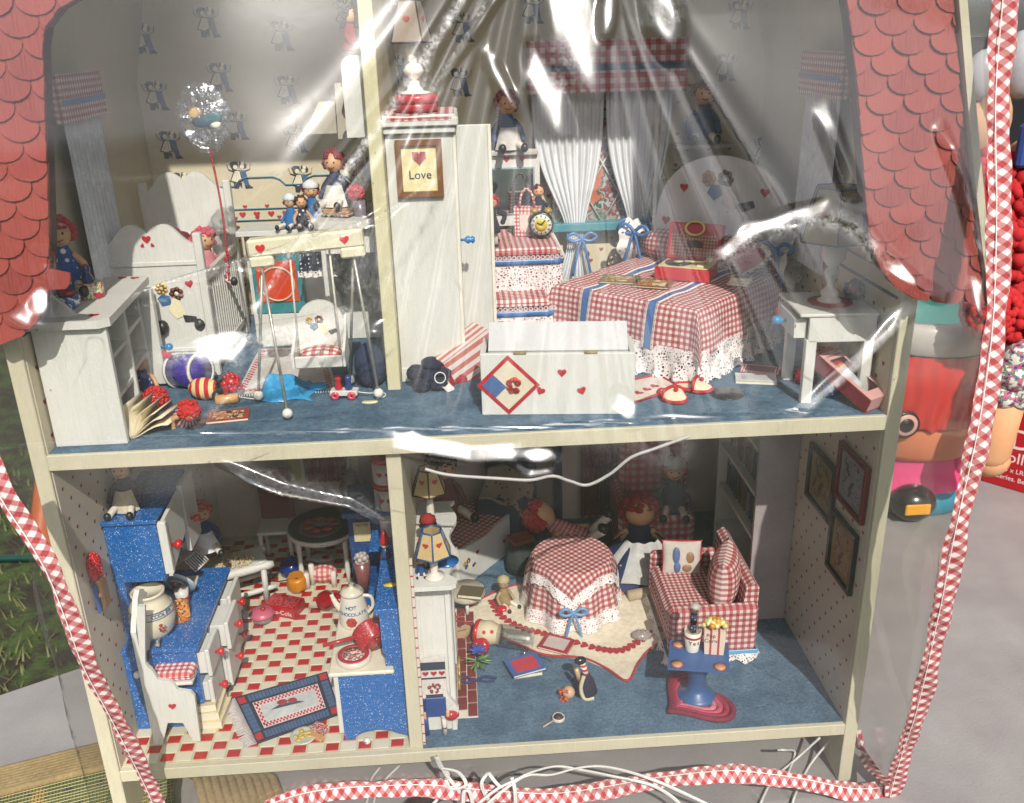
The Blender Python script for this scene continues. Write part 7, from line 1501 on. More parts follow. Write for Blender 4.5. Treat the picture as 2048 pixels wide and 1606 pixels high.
T = thing('lollipop', 'small white lollipop with a dark swirl lying on the blue carpet', 'lollipop', PZ(1117, 1440, 1.2), 0); b = MB(); b.lathe([(.5, 0), (.58, .15), (.58, .35), (.5, .45)], n=22); b.build('sweet', gloss('#c4bdb0', .25), T); b = MB(); b.lathe([(.36, .46), (.36, .49), (.01, .49)], n=18); b.build('swirl', plain('#4a2a26'), T); b = MB(); b.tube([(-.4, -.2, .2), (-1.5, -.9, .1)], .09, 6); b.build('stick', plain('#a89c84'), T)
b = MB(); b.tube(spline([PZ(a, c, 1.35) for a, c in ((1040, 1322), (1048, 1305), (1095, 1318), (1105, 1325))], 5), .1, 6); tag(b.build('clear_wrapper', clear((.95, .95, .95), .2, .1)), 'crumpled clear wrapper glinting at the edge of the felt rug', 'wrapper')

T = thing('hanging_wire', 'thin white wire sagging across the top of the living room opening', 'wire', (10, -1, 25))
b = MB(); b.tube([p-Vector((10, -1, 25)) for p in spline([PY(a, c, -.7) for a, c in ((850, 938), (900, 950), (1000, 957), (1060, 960), (1105, 952), (1140, 962), (1175, 970), (1220, 948), (1262, 915), (1310, 897), (1380, 872))], 7)], .13, 7); b.build('strand', plain('#a8a6a4', .4), T)
# ================================================================ round the dollhouse
pc = PZ(1865, 1030, TZ); PR = 10.2
T = thing('ceramic_pot', 'large painted ceramic pot with red ribbed band and grey rim behind the house', 'pot', (pc.x-.8, pc.y+PR-1, TZ))
zz_ = lambda y: PY(1880, y, pc.y).z-TZ
zs = [zz_(y) for y in (985, 925, 850, 712, 650)]
def ribs(u): return 1
b = MB(); b.lathe([(PR*.92, 0), (PR*.98, .5), (PR*.95, zs[0])], n=48); b.build('base_band', gloss('#2f7f96', .25), T)
b = MB(); b.lathe([(PR*.95, zs[0]), (PR*.86, (zs[0]+zs[1])/2), (PR*.86, zs[1])], n=48, cap=False); b.build('pink_band', gloss('#d84a80', .25), T)
b = MB(); b.lathe([(PR*.88, zs[1]), (PR*.99, zs[1]+1), (PR*1.0, zs[2])], n=48, cap=False); b.build('peach_band', gloss('#d8825c', .3), T)
b = MB()
def fn(u, v):
    a = u*2*math.pi; z = zs[2]-.8+(zs[3]-zs[2]+.8)*v; r = PR*(1.02+.05*math.sin(v*math.pi))+.22*abs(math.sin(a*17+math.sin(v*9)*.4))-.9*max(0, .12-v)*abs(math.sin(a*9)); return (r*math.cos(a), r*math.sin(a), z+(.8*abs(math.sin(a*9)) if v == 0 else 0)), (u, v)
b.surf(fn, 200, 26); b.build('red_band', gloss('#bc2420', .22), T)
sp_ = PY(1812, 850, pc.y-.9)-Vector((pc.x-.8, pc.y+PR-1, TZ))
for r_, c_, k_ in ((2.0, '#17130f', 0), (1.6, '#c99a90', .12), (1.05, '#17130f', .24)): b = MB(); b.lathe([(r_, 0), (r_*.9, .15), (.01, .2)], n=24, M=Matrix.Translation(sp_+Vector((0, -k_, 0))) @ Matrix.Rotation(math.pi/2, 4, 'X')); b.build('painted_ring', gloss(c_), T)
b = MB(); b.lathe([(PR*1.0, zs[3]), (PR*1.06, zs[3]+.4), (PR*1.06, zs[4]-.5), (PR*1.0, zs[4]), (PR*.88, zs[4]), (PR*.86, zs[4]-1)], n=48, cap=False); b.build('rim', gloss('#b0aba2', .3), T)
b = MB(); b.lathe([(PR*.88, zs[4]-.2), (PR*.86, zs[4]-5), (.01, zs[4]-6)], n=48, cap=False); b.build('inside', gloss('#1f7a72', .3), T)
sh = PZ(1800, 1035, TZ)
b = MB(); b.ell((sh.x-(pc.x-.8)+1.2, sh.y-(pc.y+PR-1)-.5, 2.6), (3.2, 2.6, 2.6), 22, 14); o = b.build('black_foot', gloss('#17151a', .2), T); b = MB(); b.box(-1.9, 1.6, -2.9, -2.5, -.7, .9, .2, M=Matrix.Translation((sh.x-(pc.x-.8)+.8, sh.y-(pc.y+PR-1)-.5, 2.8))); b.build('yellow_strap', gloss('#d8981c', .3), o)
b = MB(); pk = PY(1922, 905, pc.y+2)-Vector((pc.x-.8, pc.y+PR-1, TZ)); b.ell(pk, (1.6, 1.6, 3.0), 16, 12); b.build('pink_lobe', gloss('#d84a80', .25), T)
# red toy box with white printing
rb0 = PZ(1962, 962, TZ)
T = thing('red_toy_box', 'red cardboard toy box with white battery lettering behind the gingham edging', 'toy box', (rb0.x, rb0.y, TZ), -49)
b = MB(); b.box(0, 34, 0, 9, 0, 27, .15); b.build('box', gloss('#a8101a', .35), T)
tw_ = plain('#e0d4d0', .5)
RM = lambda x, z: MX((x, -.03, z), rx=90)
text('D', 4.4, RM(2.9, 7.8), tw_, T, ext=.01, align='LEFT'); text('oll', 2.4, RM(2.9, 5.0), tw_, T, ext=.01, align='LEFT'); text('s 3 x LR4', 1.0, RM(2.2, 3.0), tw_, T, ext=.01, align='LEFT'); text('batteries. Before', 1.0, RM(.8, 1.7), tw_, T, ext=.01, align='LEFT')
T = thing('large_rag_doll', 'large cloth doll at the right edge with floral puffed sleeve and bare arm', 'doll', PY(2015, 760, 40))
aa = lambda px, py, y=40: PY(px, py, y)-PY(2015, 760, 40)
b = MB(); b.tube([aa(2015, 790), aa(1992, 850), aa(1975, 905), aa(1978, 930)], [2.3, 2.6, 2.7, 1.6], 16); b.ell(aa(1980, 920), (2.5, 2.2, 2.2)); b.build('arm', plain('#c49068', .8, .05, 500, .2), T)
b = MB()
for px, py, r in ((2030, 745, 2.6), (2045, 720, 2.6), (2010, 790, 1.8), (2050, 775, 2.6), (2035, 790, 2.0)): b.ell(aa(px, py, 39), r, 14, 10)
b.build('floral_sleeve', picture(('#d8d0c8', '#cfc8c0', '#3f7a6a', '#c85a7a', '#2a3a6a'), 120, .8), T)
b = MB(); shag(b, aa(1985, 625, 42), 3.2, 240, .6, 3); shag(b, aa(2040, 640, 42), 3.6, 200, .6, 4); b.build('red_yarn', yarn('#a80f14'), T)
b = MB(); b.box(-3, 9, 2, 9, -2, 9, .6, M=Matrix.Translation(aa(2050, 780, 46))); b.build('body', cloth('#8e1218'), T)
o0 = PZ(1985, 900, TZ)+Vector((4, 22, 0)); ab = lambda px, py, y=72: PY(px, py, y)
b = MB(); b.box(o0.x-7, o0.x+26, o0.y, o0.y+10, TZ, TZ+62, 1.5); tag(b.build('dark_bag', plain('#16171c', .35, .3, 12)), 'tall dark bag standing behind the edging at the upper right corner', 'bag')
b = MB(); b.ell(ab(1968, 150, 70), (2.6, 2, 3.5), 16, 10); b.ell(ab(1990, 140, 70), (2.2, 2, 3)); b.ell(ab(2045, 130, 70), (3.0, 3, 4.8)); tag(b.build('wrapped_bundle', plain('#a8a8ac', .3)), 'pale plastic wrapped bundle at the upper right edge against the dark bag', 'bundle')
b = MB(); b.ell(ab(1960, 260, 70), (4, 3, 4)); b.ell(ab(1985, 240, 69), (2.5, 2.5, 4.5)); b.ell(ab(2048, 330, 69), (3, 3, 4)); tag(b.build('peach_cloth', plain('#b88e6c', .8)), 'crumpled peach cloth below the pale wrapped bundle at the upper right', 'cloth')
b = MB(); q_ = ab(1975, 400, 68); shag(b, q_, 5, 260, 1.0, 6, (.9, .5, 1.4)); b.ell(q_, (4.2, 2.4, 6)); q_ = ab(2045, 470, 66); shag(b, q_, 5, 260, 1.0, 9, (.9, .5, 1.8)); b.ell(q_, (4.2, 2.4, 8)); tag(b.build('red_yarn_heap', cloth('#a8141a')), 'heap of bright red yarn seen either side of the gingham edging', 'yarn')
b = MB(); q_ = ab(2050, 290, 66); b.box(q_.x-1.5, q_.x+3, q_.y-1.5, q_.y, q_.z-3, q_.z+3, .4); tag(b.build('blue_patch', plain('#24407c')), 'small blue cloth patch at the far upper right edge', 'cloth')
# woven bag under the house
T = thing('woven_bag', 'green woven raffia mat with tan burlap border under the left corner', 'mat', (-38, 2, TZ))
O = Vector((-38, 2, TZ))
tan = plain('#857350', .95, .3, 260, 1)
t = NT('raffia weave'); n = t.noise(40, 3); c1 = t.mix(n, '#3c5238', '#6a7450'); n2 = t.noise(90, 2); c2 = t.mix(t.ramp(n2, .6, .68), c1, '#26304a'); c2 = t.mix(t.ramp(t.noise(25, 2), .6, .66), c2, '#a07c48'); t.col(c2); t.rough(.9); t.bump(t.noise(500, 3), .8, .001); raf = t.m
e0, e1 = PZ(-60, 1565, TZ)-O, PZ(335, 1468, TZ)-O; f0, f1 = PZ(-60, 1612, TZ)-O, PZ(345, 1512, TZ)-O
dn = Vector((5.5, -18, 0))
b = MB(); b.prism([(p.x, p.y) for p in (f0, f0+dn, f1+dn*1.1, f1)], .1, .35, 'xy'); b.build('weave', raf, T)
b = MB(); N = 60
for k in range(N):                                     # threads lying over the weave
    u = k/N; p = f0.lerp(f1, u); b.tube([p+Vector((0, 0, .4)), p+dn*.5+Vector((random.uniform(-.1, .1), 0, .43)), p+dn+Vector((0, 0, .4))], .05, 4)
for k in range(44):
    v = k/44; b.tube([f0+dn*v+Vector((0, 0, .42)), f0.lerp(f1, .5)+dn*v+Vector((0, random.uniform(-.1, .1), .45)), f1+dn*v+Vector((0, 0, .42))], .05, 4)
b.build('threads', plain('#a8a070', .8), T, kind='stuff')
b = MB()
for k in range(9):
    u = k/8.5; p, q_ = e0.lerp(f0, u), e1.lerp(f1, u); m_ = p.lerp(q_, .5)
    b.tube([p+Vector((0, 0, .42)), m_+Vector((0, .1, .45)), q_+Vector((0, 0, .42))], .42, 8)
b.build('burlap_border', tan, T)
b = MB(); r0, r1 = PZ(330, 1545, TZ)-O, PZ(505, 1600, TZ)-O
for k in range(10):
    p = r0+Vector((.8*k, -.1*k, 0)) ; b.tube([p+Vector((0, 1.2, .4)), p+Vector((3.5, -1.4, .45)), p+Vector((5.2, -5.5, .4))], .45, 8)
b.build('burlap_border', tan, T)
# white lamp wires in front of the base
wm = plain('#c4c4c0', .4)
W = [([(870, 1513), (880, 1535), (895, 1550), (878, 1575), (872, 1600), (850, 1620)], 'looped white lamp wire hanging from the hole below the divider'),
     ([(872, 1514), (888, 1545), (905, 1568), (920, 1590), (921, 1625)], 'white lamp wire crossing straight down below the divider'),
     ([(882, 1537), (915, 1545), (930, 1570), (900, 1578), (890, 1560)], 'small loop of white wire behind the looped wires'),
     ([(975, 1545), (962, 1565), (968, 1588), (985, 1612)], 'thin white wire forming a spike left of the splice'),
     ([(975, 1545), (990, 1565), (1002, 1576)], 'short white wire running from the spike to the splice'),
     ([(940, 1620), (990, 1580), (1030, 1560), (1060, 1545), (1110, 1533), (1160, 1540), (1220, 1552), (1300, 1570), (1350, 1600), (1365, 1625)], 'long white wire running right over the gingham edging, the upper curve'),
     ([(960, 1620), (1000, 1585), (1050, 1552), (1100, 1550), (1150, 1537), (1200, 1533), (1260, 1545), (1330, 1570), (1420, 1612)], 'long white wire running right over the gingham edging, the lower curve'),
     ([(1022, 1555), (1028, 1580), (1030, 1620)], 'short vertical white wire crossing the edging beside the splice'),
     ([(925, 1620), (926, 1585), (938, 1585), (945, 1615)], 'narrow upright white wire loop at the bottom edge')]
for k, (px, lab) in enumerate(W):
    pts = [PY(a, c, -3.4-.12*k if c > 1555 else -3.0-.1*k) for a, c in px]; pts = [Vector((p.x, p.y, max(p.z, TZ+.25)) if p.z < TZ else p) for p in pts]
    b = MB(); b.tube(spline(pts, 7), .10, 6); b.tube([q+Vector((.13, -.03, .05)) for q in spline(pts, 7)], .10, 6); tag(b.build('lamp_wire', wm), lab, 'wire', 'white lamp wires below the dollhouse')
W2 = [([(1640, 1475), (1590, 1520), (1545, 1560), (1515, 1620)], 'white wire running under the base toward the right leg, left one'),
      ([(1665, 1475), (1620, 1530), (1590, 1590), (1580, 1630)], 'white wire running under the base toward the right leg, right one'),
      ([(1555, 1500), (1570, 1500), (1590, 1505), (1575, 1550)], 'thin white wire curl below the base board'),
      ([(760, 1535), (742, 1560), (735, 1600), (725, 1620)], 'white wire dropping below the base left of the divider'),
      ([(800, 1530), (770, 1560), (752, 1590), (745, 1620)], 'second white wire dropping below the base left of the divider'),
      ([(275, 1570), (272, 1590), (274, 1620)], 'thin white wire behind the left gingham edging')]
for px, lab in W2:
    b = MB(); b.tube(spline([PZ(a, c, TZ+.3) if c > 1500 else PZ(a, c, TZ+2.5) for a, c in px], 6), .12, 6); tag(b.build('lamp_wire', wm), lab, 'wire', 'white lamp wires below the dollhouse')
b = MB(); b.tube(spline([PZ(a, c, TZ+1.5) for a, c in ((820, 1625), (860, 1590), (905, 1575), (950, 1580), (990, 1600))], 6), .9, 8); tag(b.build('dark_strap', plain('#2a1712', .4)), 'dark brown leather strap curving under the wires at the bottom', 'strap')
b = MB(); b.surf(lambda u, v: ((-70+10*u, 66+8*v, TZ-8+9*v+1.5*math.sin(u*9)), (u, v)), 20, 8); o = b.build('orange_bag', plain('#a85426', .5)); tag(o, 'orange plastic bag lying beyond the table at the far left', 'bag'); md = o.modifiers.new('s', 'SOLIDIFY'); md.thickness = .003
# ================================================================ the clear vinyl cover
BZ = [(-12, .6), (-5.6, -1.6), (0, -3.3), (8, -5.9), (18, -8.6), (26, -10.2), (31, -10.3), (36, -9.2), (42, -7.6), (48, -6.2), (54, -5.1), (62, -3.9), (72, -2.9), (80, -2.2)]
_z = np.arange(-14, 84, .25); _k = np.exp(-(np.arange(-16, 17)*.25/2.2)**2); _k /= _k.sum()
_y = np.interp(_z, [a for a, _ in BZ], [c for _, c in BZ]); _y = np.convolve(np.pad(_y, 16, 'edge'), _k, 'valid')
def baseY(z): return float(np.interp(z, _z, _y))
def onsheet(px, py):
    y = -5.0
    for _ in range(12): p = PY(px, py, y); y = baseY(p.z)
    return PY(px, py, y)
TR = [onsheet(*q) for q in ((2030, -60), (2028, 0), (2014, 200), (2003, 420), (1992, 640), (1968, 850), (1928, 1050), (1884, 1230), (1838, 1400), (1800, 1520), (1778, 1588))]
TL = [onsheet(*q) for q in ((-30, 900), (10, 992), (62, 1075), (105, 1150), (145, 1240), (178, 1330), (222, 1420), (262, 1510), (305, 1606), (335, 1680))]
TB = [onsheet(*q) for q in ((1778, 1588), (1700, 1580), (1600, 1560), (1480, 1545), (1400, 1548), (1300, 1560), (1200, 1578), (1100, 1590), (980, 1584), (860, 1573), (760, 1575), (670, 1580), (600, 1592), (545, 1612), (480, 1650))]
def interp_x(P, z):
    zs = [p.z for p in P][::-1]; xs = [p.x for p in P][::-1]
    return np.interp(z, zs, xs)
def seg(px):                                # feature line given as real points of the sheet
    return np.array([[onsheet(*q).x, onsheet(*q).z] for q in px])
def sdist(X, Z, L):
    best = np.full(X.shape, 1e9); sgn = np.zeros(X.shape); tt = np.zeros(X.shape); acc = 0
    for a, c in zip(L[:-1], L[1:]):
        d = c-a; ln = np.hypot(*d); u = np.clip(((X-a[0])*d[0]+(Z-a[1])*d[1])/ln**2, 0, 1)
        dx, dz = X-(a[0]+u*d[0]), Z-(a[1]+u*d[1]); D = np.hypot(dx, dz); m = D < best
        best = np.where(m, D, best); sgn = np.where(m, np.sign(d[0]*dz-d[1]*dx), sgn); tt = np.where(m, acc+u*ln, tt); acc += ln
    return best*sgn, tt/acc
NX, NZ = 420, 520
zz = np.linspace(70, -5.3, NZ+1); Xg = np.zeros((NZ+1, NX+1)); Zg = np.zeros_like(Xg)
for j, z in enumerate(zz):
    xr = interp_x(TR, z); xl = -38.0 if z > TL[0].z else interp_x(TL, z)
    xl = max(xl, -38.0) if z > TL[0].z else xl
    Xg[j] = np.linspace(xl, xr, NX+1); Zg[j] = z
BY = np.interp(Zg, _z, _y)
rng = np.random.RandomState(3)
out = np.zeros_like(Xg)                     # how far the film stands out towards the viewer
def wob(X, Z, n, lo, hi, amp, ang=None, seed=0):
    r = np.random.RandomState(seed); o = np.zeros_like(X)
    for _ in range(n):
        a = r.uniform(0, math.pi) if ang is None else r.normal(ang[0], ang[1]); k = 2*math.pi/r.uniform(lo, hi)
        o += amp*np.sin(k*(X*math.cos(a)+Z*math.sin(a))+r.uniform(0, 6.3))/n**.5
    return o
out += wob(Xg, Zg, 9, 22, 46, .55, seed=1)
out += wob(Xg+2*np.sin(Zg/7), Zg+2*np.sin(Xg/9), 12, 6, 14, .05, seed=2)
out += -.045*(Zg-34)*np.clip((Zg-34)/8, 0, 1)/(1+np.exp((8-Xg)/2.5))*np.clip((80-Zg)/20, 0, 1)
out += .10*(Zg-34)*np.clip((Zg-34)/8, 0, 1)/(1+np.exp((Xg+7)/2.5))*np.clip((72-Zg)/20, 0, 1)
F0_ = BY-out; G0z = np.gradient(F0_, axis=0)/np.gradient(Zg, axis=0); G0x = np.gradient(F0_, axis=1)/np.gradient(Xg, axis=1)
# fan of folds gathered at the top
ap = onsheet(1120, -420); dX, dZ = Xg-ap.x, ap.z-Zg; th = np.arctan2(dX, dZ); rr = np.hypot(dX, dZ)
fade = np.clip((46-rr)/24, 0, 1)**1.3
fan = np.zeros_like(Xg)
r = np.random.RandomState(5)
for c0, wd, am in ((-.56, .016, .5), (-.50, .03, .5), (-.42, .02, .6), (-.36, .035, .8), (-.27, .03, .7), (-.18, .045, 1.1), (-.07, .06, 1.7), (.05, .05, 1.2), (.13, .04, 1.1), (.24, .05, 1.0), (.36, .05, .9), (.50, .06, .8), (-.72, .05, .5)):
    fan += am*np.exp(-((th-c0-.03*np.sin(rr/9+c0*9))/wd)**2)*(rr/30)
out += fan*fade*1.0
def ridge(L, w, amp, step=0, fade=.15):
    global out
    d, t = sdist(Xg, Zg, seg(L)); e = np.clip(np.minimum(t, 1-t)/fade, 0, 1); e = e*e*(3-2*e)
    e = e*np.clip((9-np.abs(d))/6, 0, 1)
    out = out+e*(amp*np.exp(-(d/w)**2)+step/(1+np.exp(-d/(w*.5))))
CAMv = np.array(CP); SD = -np.array(SUN)
def need(x, z):                             # lean of the film that mirrors the sun to where the photographer stands
    v = CAMv-np.array([x, -5.0, z]); v /= np.linalg.norm(v); h = v+SD; return h[0]/-h[1], h[2]/-h[1]
def glint(L, w, gain=1.0, fade=.15, rip=0, k=30, saw=0):
    global out
    L = seg(L); d, t = sdist(Xg, Zg, L); e = np.clip(np.minimum(t, 1-t)/fade, 0, 1); e = e*e*(3-2*e)
    dx, dz = L[-1]-L[0]; n = np.hypot(dx, dz)
    m = np.exp(-(d/(w*1.5))**6)*e; rip *= .6
    best = np.full(Xg.shape, 1e9); qx = np.zeros_like(Xg); qz = np.zeros_like(Xg); nx = np.zeros_like(Xg); nz = np.zeros_like(Xg)
    for p, c in zip(L[:-1], L[1:]):
        v = c-p; ln = np.hypot(*v); u = np.clip(((Xg-p[0])*v[0]+(Zg-p[1])*v[1])/ln**2, 0, 1); X, Z = p[0]+u*v[0], p[1]+u*v[1]; D = np.hypot(Xg-X, Zg-Z); b_ = D < best
        best = np.where(b_, D, best); qx = np.where(b_, X, qx); qz = np.where(b_, Z, qz)
    c = L[len(L)//2]; v = CAMv[:, None, None]-np.stack([qx, np.full_like(qx, -6.0), qz]); v /= np.linalg.norm(v, axis=0); h = v+SD[:, None, None]; sx, sz = h[0]/-h[1], h[2]/-h[1]
    F = np.interp(qz, _z, _y)+sx*(Xg-qx)*gain+sz*(Zg-qz)*gain-.25+rip*.55*wob(Xg, Zg, 7, 1.3, 4.5, 1, seed=int(k)+len(L))
    if saw:                                # short facets, each caught by the sun
        le = np.hypot(*(L[1:]-L[:-1]).T).sum(); T_ = (L[-1]-L[0])/n; sT = sx*T_[0]+sz*T_[1]; bT = np.interp(qz, _z[:-1], np.diff(_y)/.25)*T_[1]
        ph = t*saw+.7*np.sin(t*9); fr_ = ph-np.floor(ph); F = F+np.where(fr_ < .75, fr_/.75-.5, .5-(fr_-.75)/.25)*(le/saw)*.75*(sT-bT)
    out = out*(1-m)+(BY-F)*m
def patch(px, py, wx, wz, rot=0, gain=1.0):
    global out
    c = onsheet(px, py); X, Z = Xg-c.x, Zg-c.z; a = math.radians(rot); u, v = X*math.cos(a)+Z*math.sin(a), -X*math.sin(a)+Z*math.cos(a)
    j = int(np.argmin(np.abs(zz-c.z))); i = int(np.argmin(np.abs(Xg[j]-c.x))); i, j = min(max(i, 1), NX-1), min(max(j, 1), NZ-1)
    F_ = BY-out; gz = (F_[j+1, i]-F_[j-1, i])/(Zg[j+1, i]-Zg[j-1, i]); gx = (F_[j, i+1]-F_[j, i-1])/(Xg[j, i+1]-Xg[j, i-1])
    sx, sz = need(c.x, c.z); m = np.exp(-((u/wx/1.25)**2+(v/wz/1.25)**2)**3)
    out = out*(1-m)+(BY-(BY[j, i]-.3+sx*X+sz*Z+.035*wob(X, Z, 8, 1.4, 4.5, 1, seed=int(px) % 97)))*m
glint([(1010, -150), (905, 30), (800, 190), (700, 330), (590, 490), (510, 620)], .32, 1.0, .08, .16, 60)
glint([(1030, -60), (950, 60), (870, 180), (790, 300)], .2, 1.0, .2, .12, 50)
glint([(880, 60), (845, 180), (820, 300)], .2, 1.0, .3, .12, 30)
glint([(1400, 530), (1450, 498), (1510, 458), (1580, 428), (1650, 412), (1715, 440), (1765, 510), (1830, 570), (1900, 600)], .36, 1.0, .12, .05, 50)
glint([(1885, 240), (1930, 380), (1958, 500), (1950, 640)], .3, 1.0, .15, .14, 30)
glint([(740, 872), (840, 888), (940, 902), (1030, 896), (1090, 872)], .5, 1.0, .15, .04, 40)
glint([(1030, 900), (1062, 935), (1090, 930), (1115, 880)], .35, 1.0, .2, .05, 20)
glint([(250, 730), (360, 712), (450, 690), (540, 668), (640, 650), (760, 590)], .6, 1.0, .2, .06, 40)
glint([(370, 880), (440, 800), (560, 750)], .3, .9, .3, .04, 30)
glint([(50, 640), (95, 560), (105, 470)], .45, 1.0, .3, .08, 20)
glint([(250, 585), (420, 535), (600, 480), (760, 430), (900, 330)], .10, 1.0, .2, .03, 11)
glint([(480, 530), (640, 470), (780, 390)], .12, 1.0, .2)
glint([(420, 930), (560, 985), (700, 1010), (790, 1060)], .12, .6, .25)
glint([(1560, 860), (1700, 740), (1830, 610)], .3, .75, .2)
glint([(1880, 1060), (1850, 1250), (1815, 1430)], .25, .7, .2)
glint([(1750, 1180), (1785, 1330), (1835, 1480)], .2, .7, .2)
glint([(1640, 200), (1680, 320), (1715, 420)], .45, .9, .3, .05, 12)
for a in ((1150, 60, 1.2, 4.0, 14), (1095, 190, .9, 2.4, 20), (1215, 20, .5, 1.6, -8), (1325, 20, 1.0, 2.2, 10), (1250, 812, .6, 1.0, 28), (440, 690, 2.0, 1.0, 10), (1075, 905, 1.0, .6, 0),
          (1800, 545, 1.2, .5, -38), (1950, 590, .4, 1.3, 0), (88, 600, .6, .9, 10), (1000, 160, .4, 1.8, 25), (760, 640, .6, .3, 20)): patch(*a)
Yg = np.minimum(BY-out, -3.0 + .0*Zg+np.clip((8-Zg)/13, 0, 1)*1.8)
# a rounded limiter keeps the film in front of roof and posts without flat facets
lim = -3.05+np.clip((8-Zg)/13, 0, 1)*1.7; q = lim-(BY-out); Yg = lim-.5*(q+np.sqrt(q*q+.35))
GLARE_ = np.zeros_like(Xg); rs = 1+.5*wob(Xg, Zg, 8, .5, 2.2, 1, seed=77)  # mask for pale glare painted along the fold highlights
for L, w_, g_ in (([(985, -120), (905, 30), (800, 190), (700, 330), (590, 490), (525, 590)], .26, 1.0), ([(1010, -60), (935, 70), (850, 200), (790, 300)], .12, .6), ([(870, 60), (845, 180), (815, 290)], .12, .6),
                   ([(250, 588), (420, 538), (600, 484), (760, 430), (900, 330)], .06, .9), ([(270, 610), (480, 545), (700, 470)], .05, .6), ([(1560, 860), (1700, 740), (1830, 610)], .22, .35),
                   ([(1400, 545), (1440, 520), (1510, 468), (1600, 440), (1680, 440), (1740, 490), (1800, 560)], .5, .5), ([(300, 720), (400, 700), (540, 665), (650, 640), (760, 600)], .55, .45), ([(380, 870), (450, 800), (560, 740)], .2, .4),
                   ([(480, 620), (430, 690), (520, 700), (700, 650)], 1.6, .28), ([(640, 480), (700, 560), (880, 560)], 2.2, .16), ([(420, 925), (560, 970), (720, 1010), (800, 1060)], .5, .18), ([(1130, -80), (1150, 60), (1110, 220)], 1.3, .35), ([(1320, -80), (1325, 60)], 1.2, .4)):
    d, t_ = sdist(Xg, Zg, seg(L)); e = np.clip(np.minimum(t_, 1-t_)/.15, 0, 1); GLARE_ = np.maximum(GLARE_, g_*np.exp(-(d/w_)**2)*e*np.clip(rs, .1, 1.6))
def sheetY(x, z):
    j = int(np.clip(np.searchsorted(-zz, -z), 1, NZ)); i = int(np.clip(np.searchsorted(Xg[j], x), 0, NX)); return Yg[j, i]
t = NT('clear vinyl')
tr_ = t.n('ShaderNodeBsdfTransparent'); tr_.inputs[0].default_value = (.97, .97, .96, 1)
g1 = t.n('ShaderNodeBsdfGlossy'); g1.inputs['Roughness'].default_value = .055
g2 = t.n('ShaderNodeBsdfGlossy'); g2.inputs['Roughness'].default_value = .24
g3 = t.n('ShaderNodeBsdfGlossy'); g3.inputs['Roughness'].default_value = .38
lw = t.n('ShaderNodeLayerWeight'); lw.inputs[0].default_value = .5     # symmetric for both faces of the film
geo = t.obj(); nb = t.noise(60, 5); ns = t.noise(1800, 2); nd = t.noise(22, 4)
bp = t.n('ShaderNodeBump'); bp.inputs['Strength'].default_value = .10; bp.inputs['Distance'].default_value = .0012
t.l(t.math('ADD', nb, t.math('MULTIPLY', ns, .12)), bp.inputs['Height'])
for g in (g1, g2, g3, lw): t.l(bp.outputs[0], g.inputs['Normal'])
m0 = t.n('ShaderNodeMixShader'); m0.inputs[0].default_value = .3; t.l(g2.outputs[0], m0.inputs[1]); t.l(g3.outputs[0], m0.inputs[2])
mg = t.n('ShaderNodeMixShader'); mg.inputs[0].default_value = .4; t.l(g1.outputs[0], mg.inputs[1]); t.l(m0.outputs[0], mg.inputs[2])
mx = t.n('ShaderNodeMixShader'); t.l(t.math('ADD', .105, t.math('MULTIPLY', t.math('POWER', lw.outputs[1], 5), .8)), mx.inputs[0]); t.l(tr_.outputs[0], mx.inputs[1]); t.l(mg.outputs[0], mx.inputs[2])
df = t.n('ShaderNodeBsdfDiffuse'); df.inputs[0].default_value = (.8, .8, .8, 1)       # dust, and glare painted as pale diffuse
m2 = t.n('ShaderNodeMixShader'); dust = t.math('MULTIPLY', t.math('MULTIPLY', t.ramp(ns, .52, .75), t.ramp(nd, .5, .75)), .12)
at = t.n('ShaderNodeAttribute'); at.attribute_name = 'painted_glare'; nf = t.noise(420, 4, rough=.75)      # painted highlight streaks along the folds, broken up by noise
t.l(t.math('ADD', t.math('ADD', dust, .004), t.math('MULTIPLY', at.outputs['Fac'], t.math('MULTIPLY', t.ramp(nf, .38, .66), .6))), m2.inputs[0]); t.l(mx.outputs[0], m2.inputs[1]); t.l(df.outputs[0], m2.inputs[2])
t.l(m2.outputs[0], t.out.inputs[0]); vinyl = t.m
CV = thing('clear_cover', 'clear wrinkled vinyl dust cover with red gingham edging over the dollhouse', 'dust cover', (0, -3, TZ))
def np_sheet(name, X, Y, Z, mat, sc=None):
    me = bpy.data.meshes.new(name); nz, nx = X.shape
    co = np.stack([X, Y+3, Z-TZ], -1).reshape(-1, 3)*S
    idx = np.arange(nz*nx).reshape(nz, nx); f = np.stack([idx[:-1, :-1], idx[1:, :-1], idx[1:, 1:], idx[:-1, 1:]], -1).reshape(-1, 4)
    me.vertices.add(len(co)); me.vertices.foreach_set('co', co.ravel()); me.loops.add(f.size); me.loops.foreach_set('vertex_index', f.ravel())
    me.polygons.add(len(f)); me.polygons.foreach_set('loop_start', np.arange(0, f.size, 4)); me.polygons.foreach_set('use_smooth', np.ones(len(f), bool))
    if sc is not None: me.attributes.new('painted_glare', 'FLOAT', 'POINT').data.foreach_set('value', sc.ravel().astype(np.float32))
    me.update(); me.validate(); me.materials.append(mat); return link(name, me, CV)
np_sheet('front_sheet', Xg, Yg, Zg, vinyl, GLARE_)
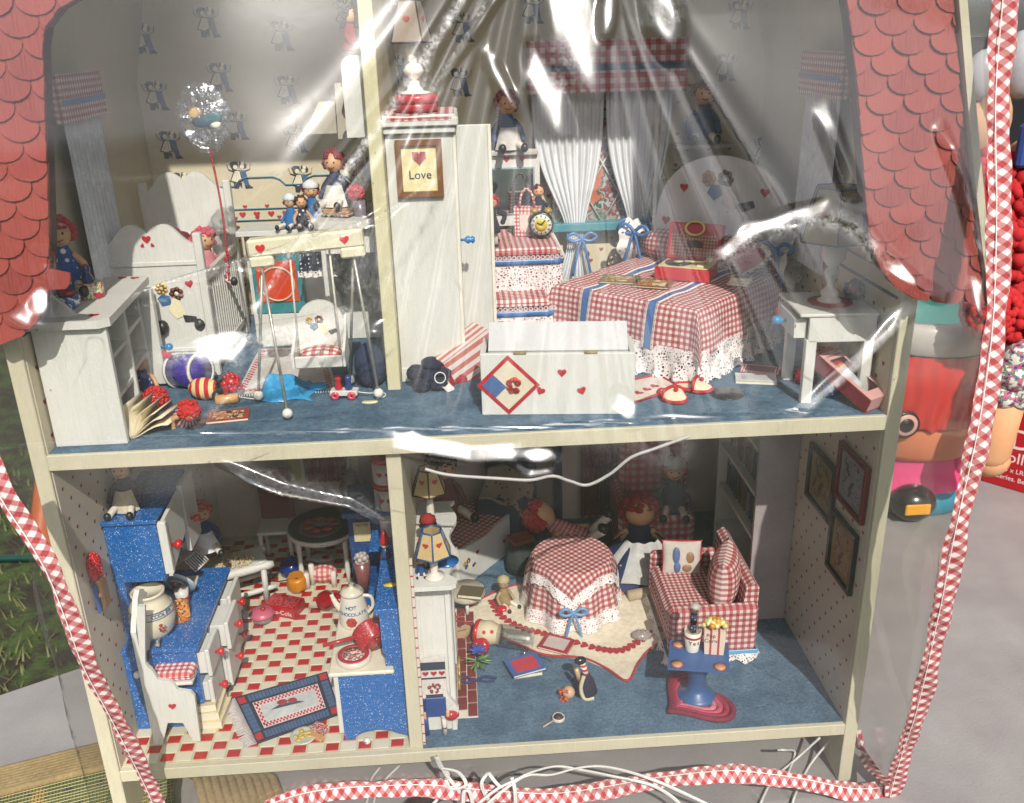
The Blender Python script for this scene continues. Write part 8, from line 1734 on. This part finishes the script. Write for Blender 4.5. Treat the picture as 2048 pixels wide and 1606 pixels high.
# side sheets run back from the front edges
for P, sg in ((TR, 1), (TL, -1)):
    zs = np.linspace(60, -5.2, 90); u = np.linspace(0, 1, 50)
    xf = np.array([interp_x(P, z) if sg > 0 else max(-37.5, min(interp_x(P, z), -34.3)) for z in zs])
    Zs, U = np.meshgrid(zs, u, indexing='ij'); Xs = xf[:, None]*(1-U)+U*sg*np.interp(Zs, [-5, 15, 40, 60], [35.2, 36.0, 38.2, 37.6])+wob(U*40, Zs, 7, 7, 22, .35, seed=8)*np.sin(U*math.pi)
    y0 = np.array([sheetY(xf[j], z)+.05 for j, z in enumerate(zs)]); Ys = y0[:, None]*(1-U)+U*39+wob(U*40, Zs, 4, 12, 22, .2, seed=9)
    if sg < 0: Ys = np.maximum(Ys, -1.0+U)
    np_sheet('side_sheet', Xs, Ys, Zs, vinyl)
# gingham edging strips
def trim(P, wid, name='gingham_edging', nrm=(0, -1, 0), twist=0):
    pts = spline(P, 10); b = MB(); L = [0]
    for a, c in zip(pts, pts[1:]): L.append(L[-1]+(c-a).length)
    def fn(u, v):
        k = u*(len(pts)-1); i = min(int(k), len(pts)-2); f = k-i; p = pts[i].lerp(pts[i+1], f); tg = (pts[i+1]-pts[i]).normalized()
        n = Vector(nrm).normalized(); sd = tg.cross(n).normalized(); l = L[i]+(L[i+1]-L[i])*f
        w_ = wid*(1+.10*math.sin(l*.5)+.06*math.sin(l*1.7)); a = v*2*math.pi
        q = p+sd*math.cos(a)*w_/2+n*(math.sin(a)*(.09+.02*math.sin(l*2.3))+.1*math.sin(l*.9+math.cos(a)*2)-.05*math.exp(-((math.cos(a)-.25)/.08)**2))
        return (q.x, q.y+3, q.z-TZ), (l, (v if v < .5 else 1-v)*wid*2.0)
    b.surf(fn, len(pts)*2, 18); o = b.build(name, gingham('#8e0614', '#d2c2c0', .72, 43), CV)
    s2 = MB(); st = []
    for k in range(0, len(pts)-1):                              # line of stitching along the strip
        tg = (pts[k+1]-pts[k]).normalized(); sd = tg.cross(Vector(nrm)).normalized(); st.append(pts[k]+sd*wid*.2+Vector(nrm)*.22+Vector((0, 3, -TZ)))
    s2.tube(st, .035, 5); s2.build('stitching', plain('#e8e2dc'), o)
    return o
def lift(P, d=.12): return [Vector((p.x, min(sheetY(p.x, p.z), -.8)-d, max(p.z, TZ+.6))) for p in P]
trim([Vector((p.x, sheetY(p.x, p.z)-.1, p.z)) for p in TR], 1.62)
trim(lift(TL), 1.35)
trim([Vector((p.x, p.y-.2, max(p.z, TZ+.35))) for p in TB], 1.45, nrm=(0, -.8, .6))
side = [PX(1716, 1462, 34.6), PX(1722, 1500, 34.5), PX(1742, 1535, 34.2), PX(1775, 1568, 33.9)]
trim(side, .9)
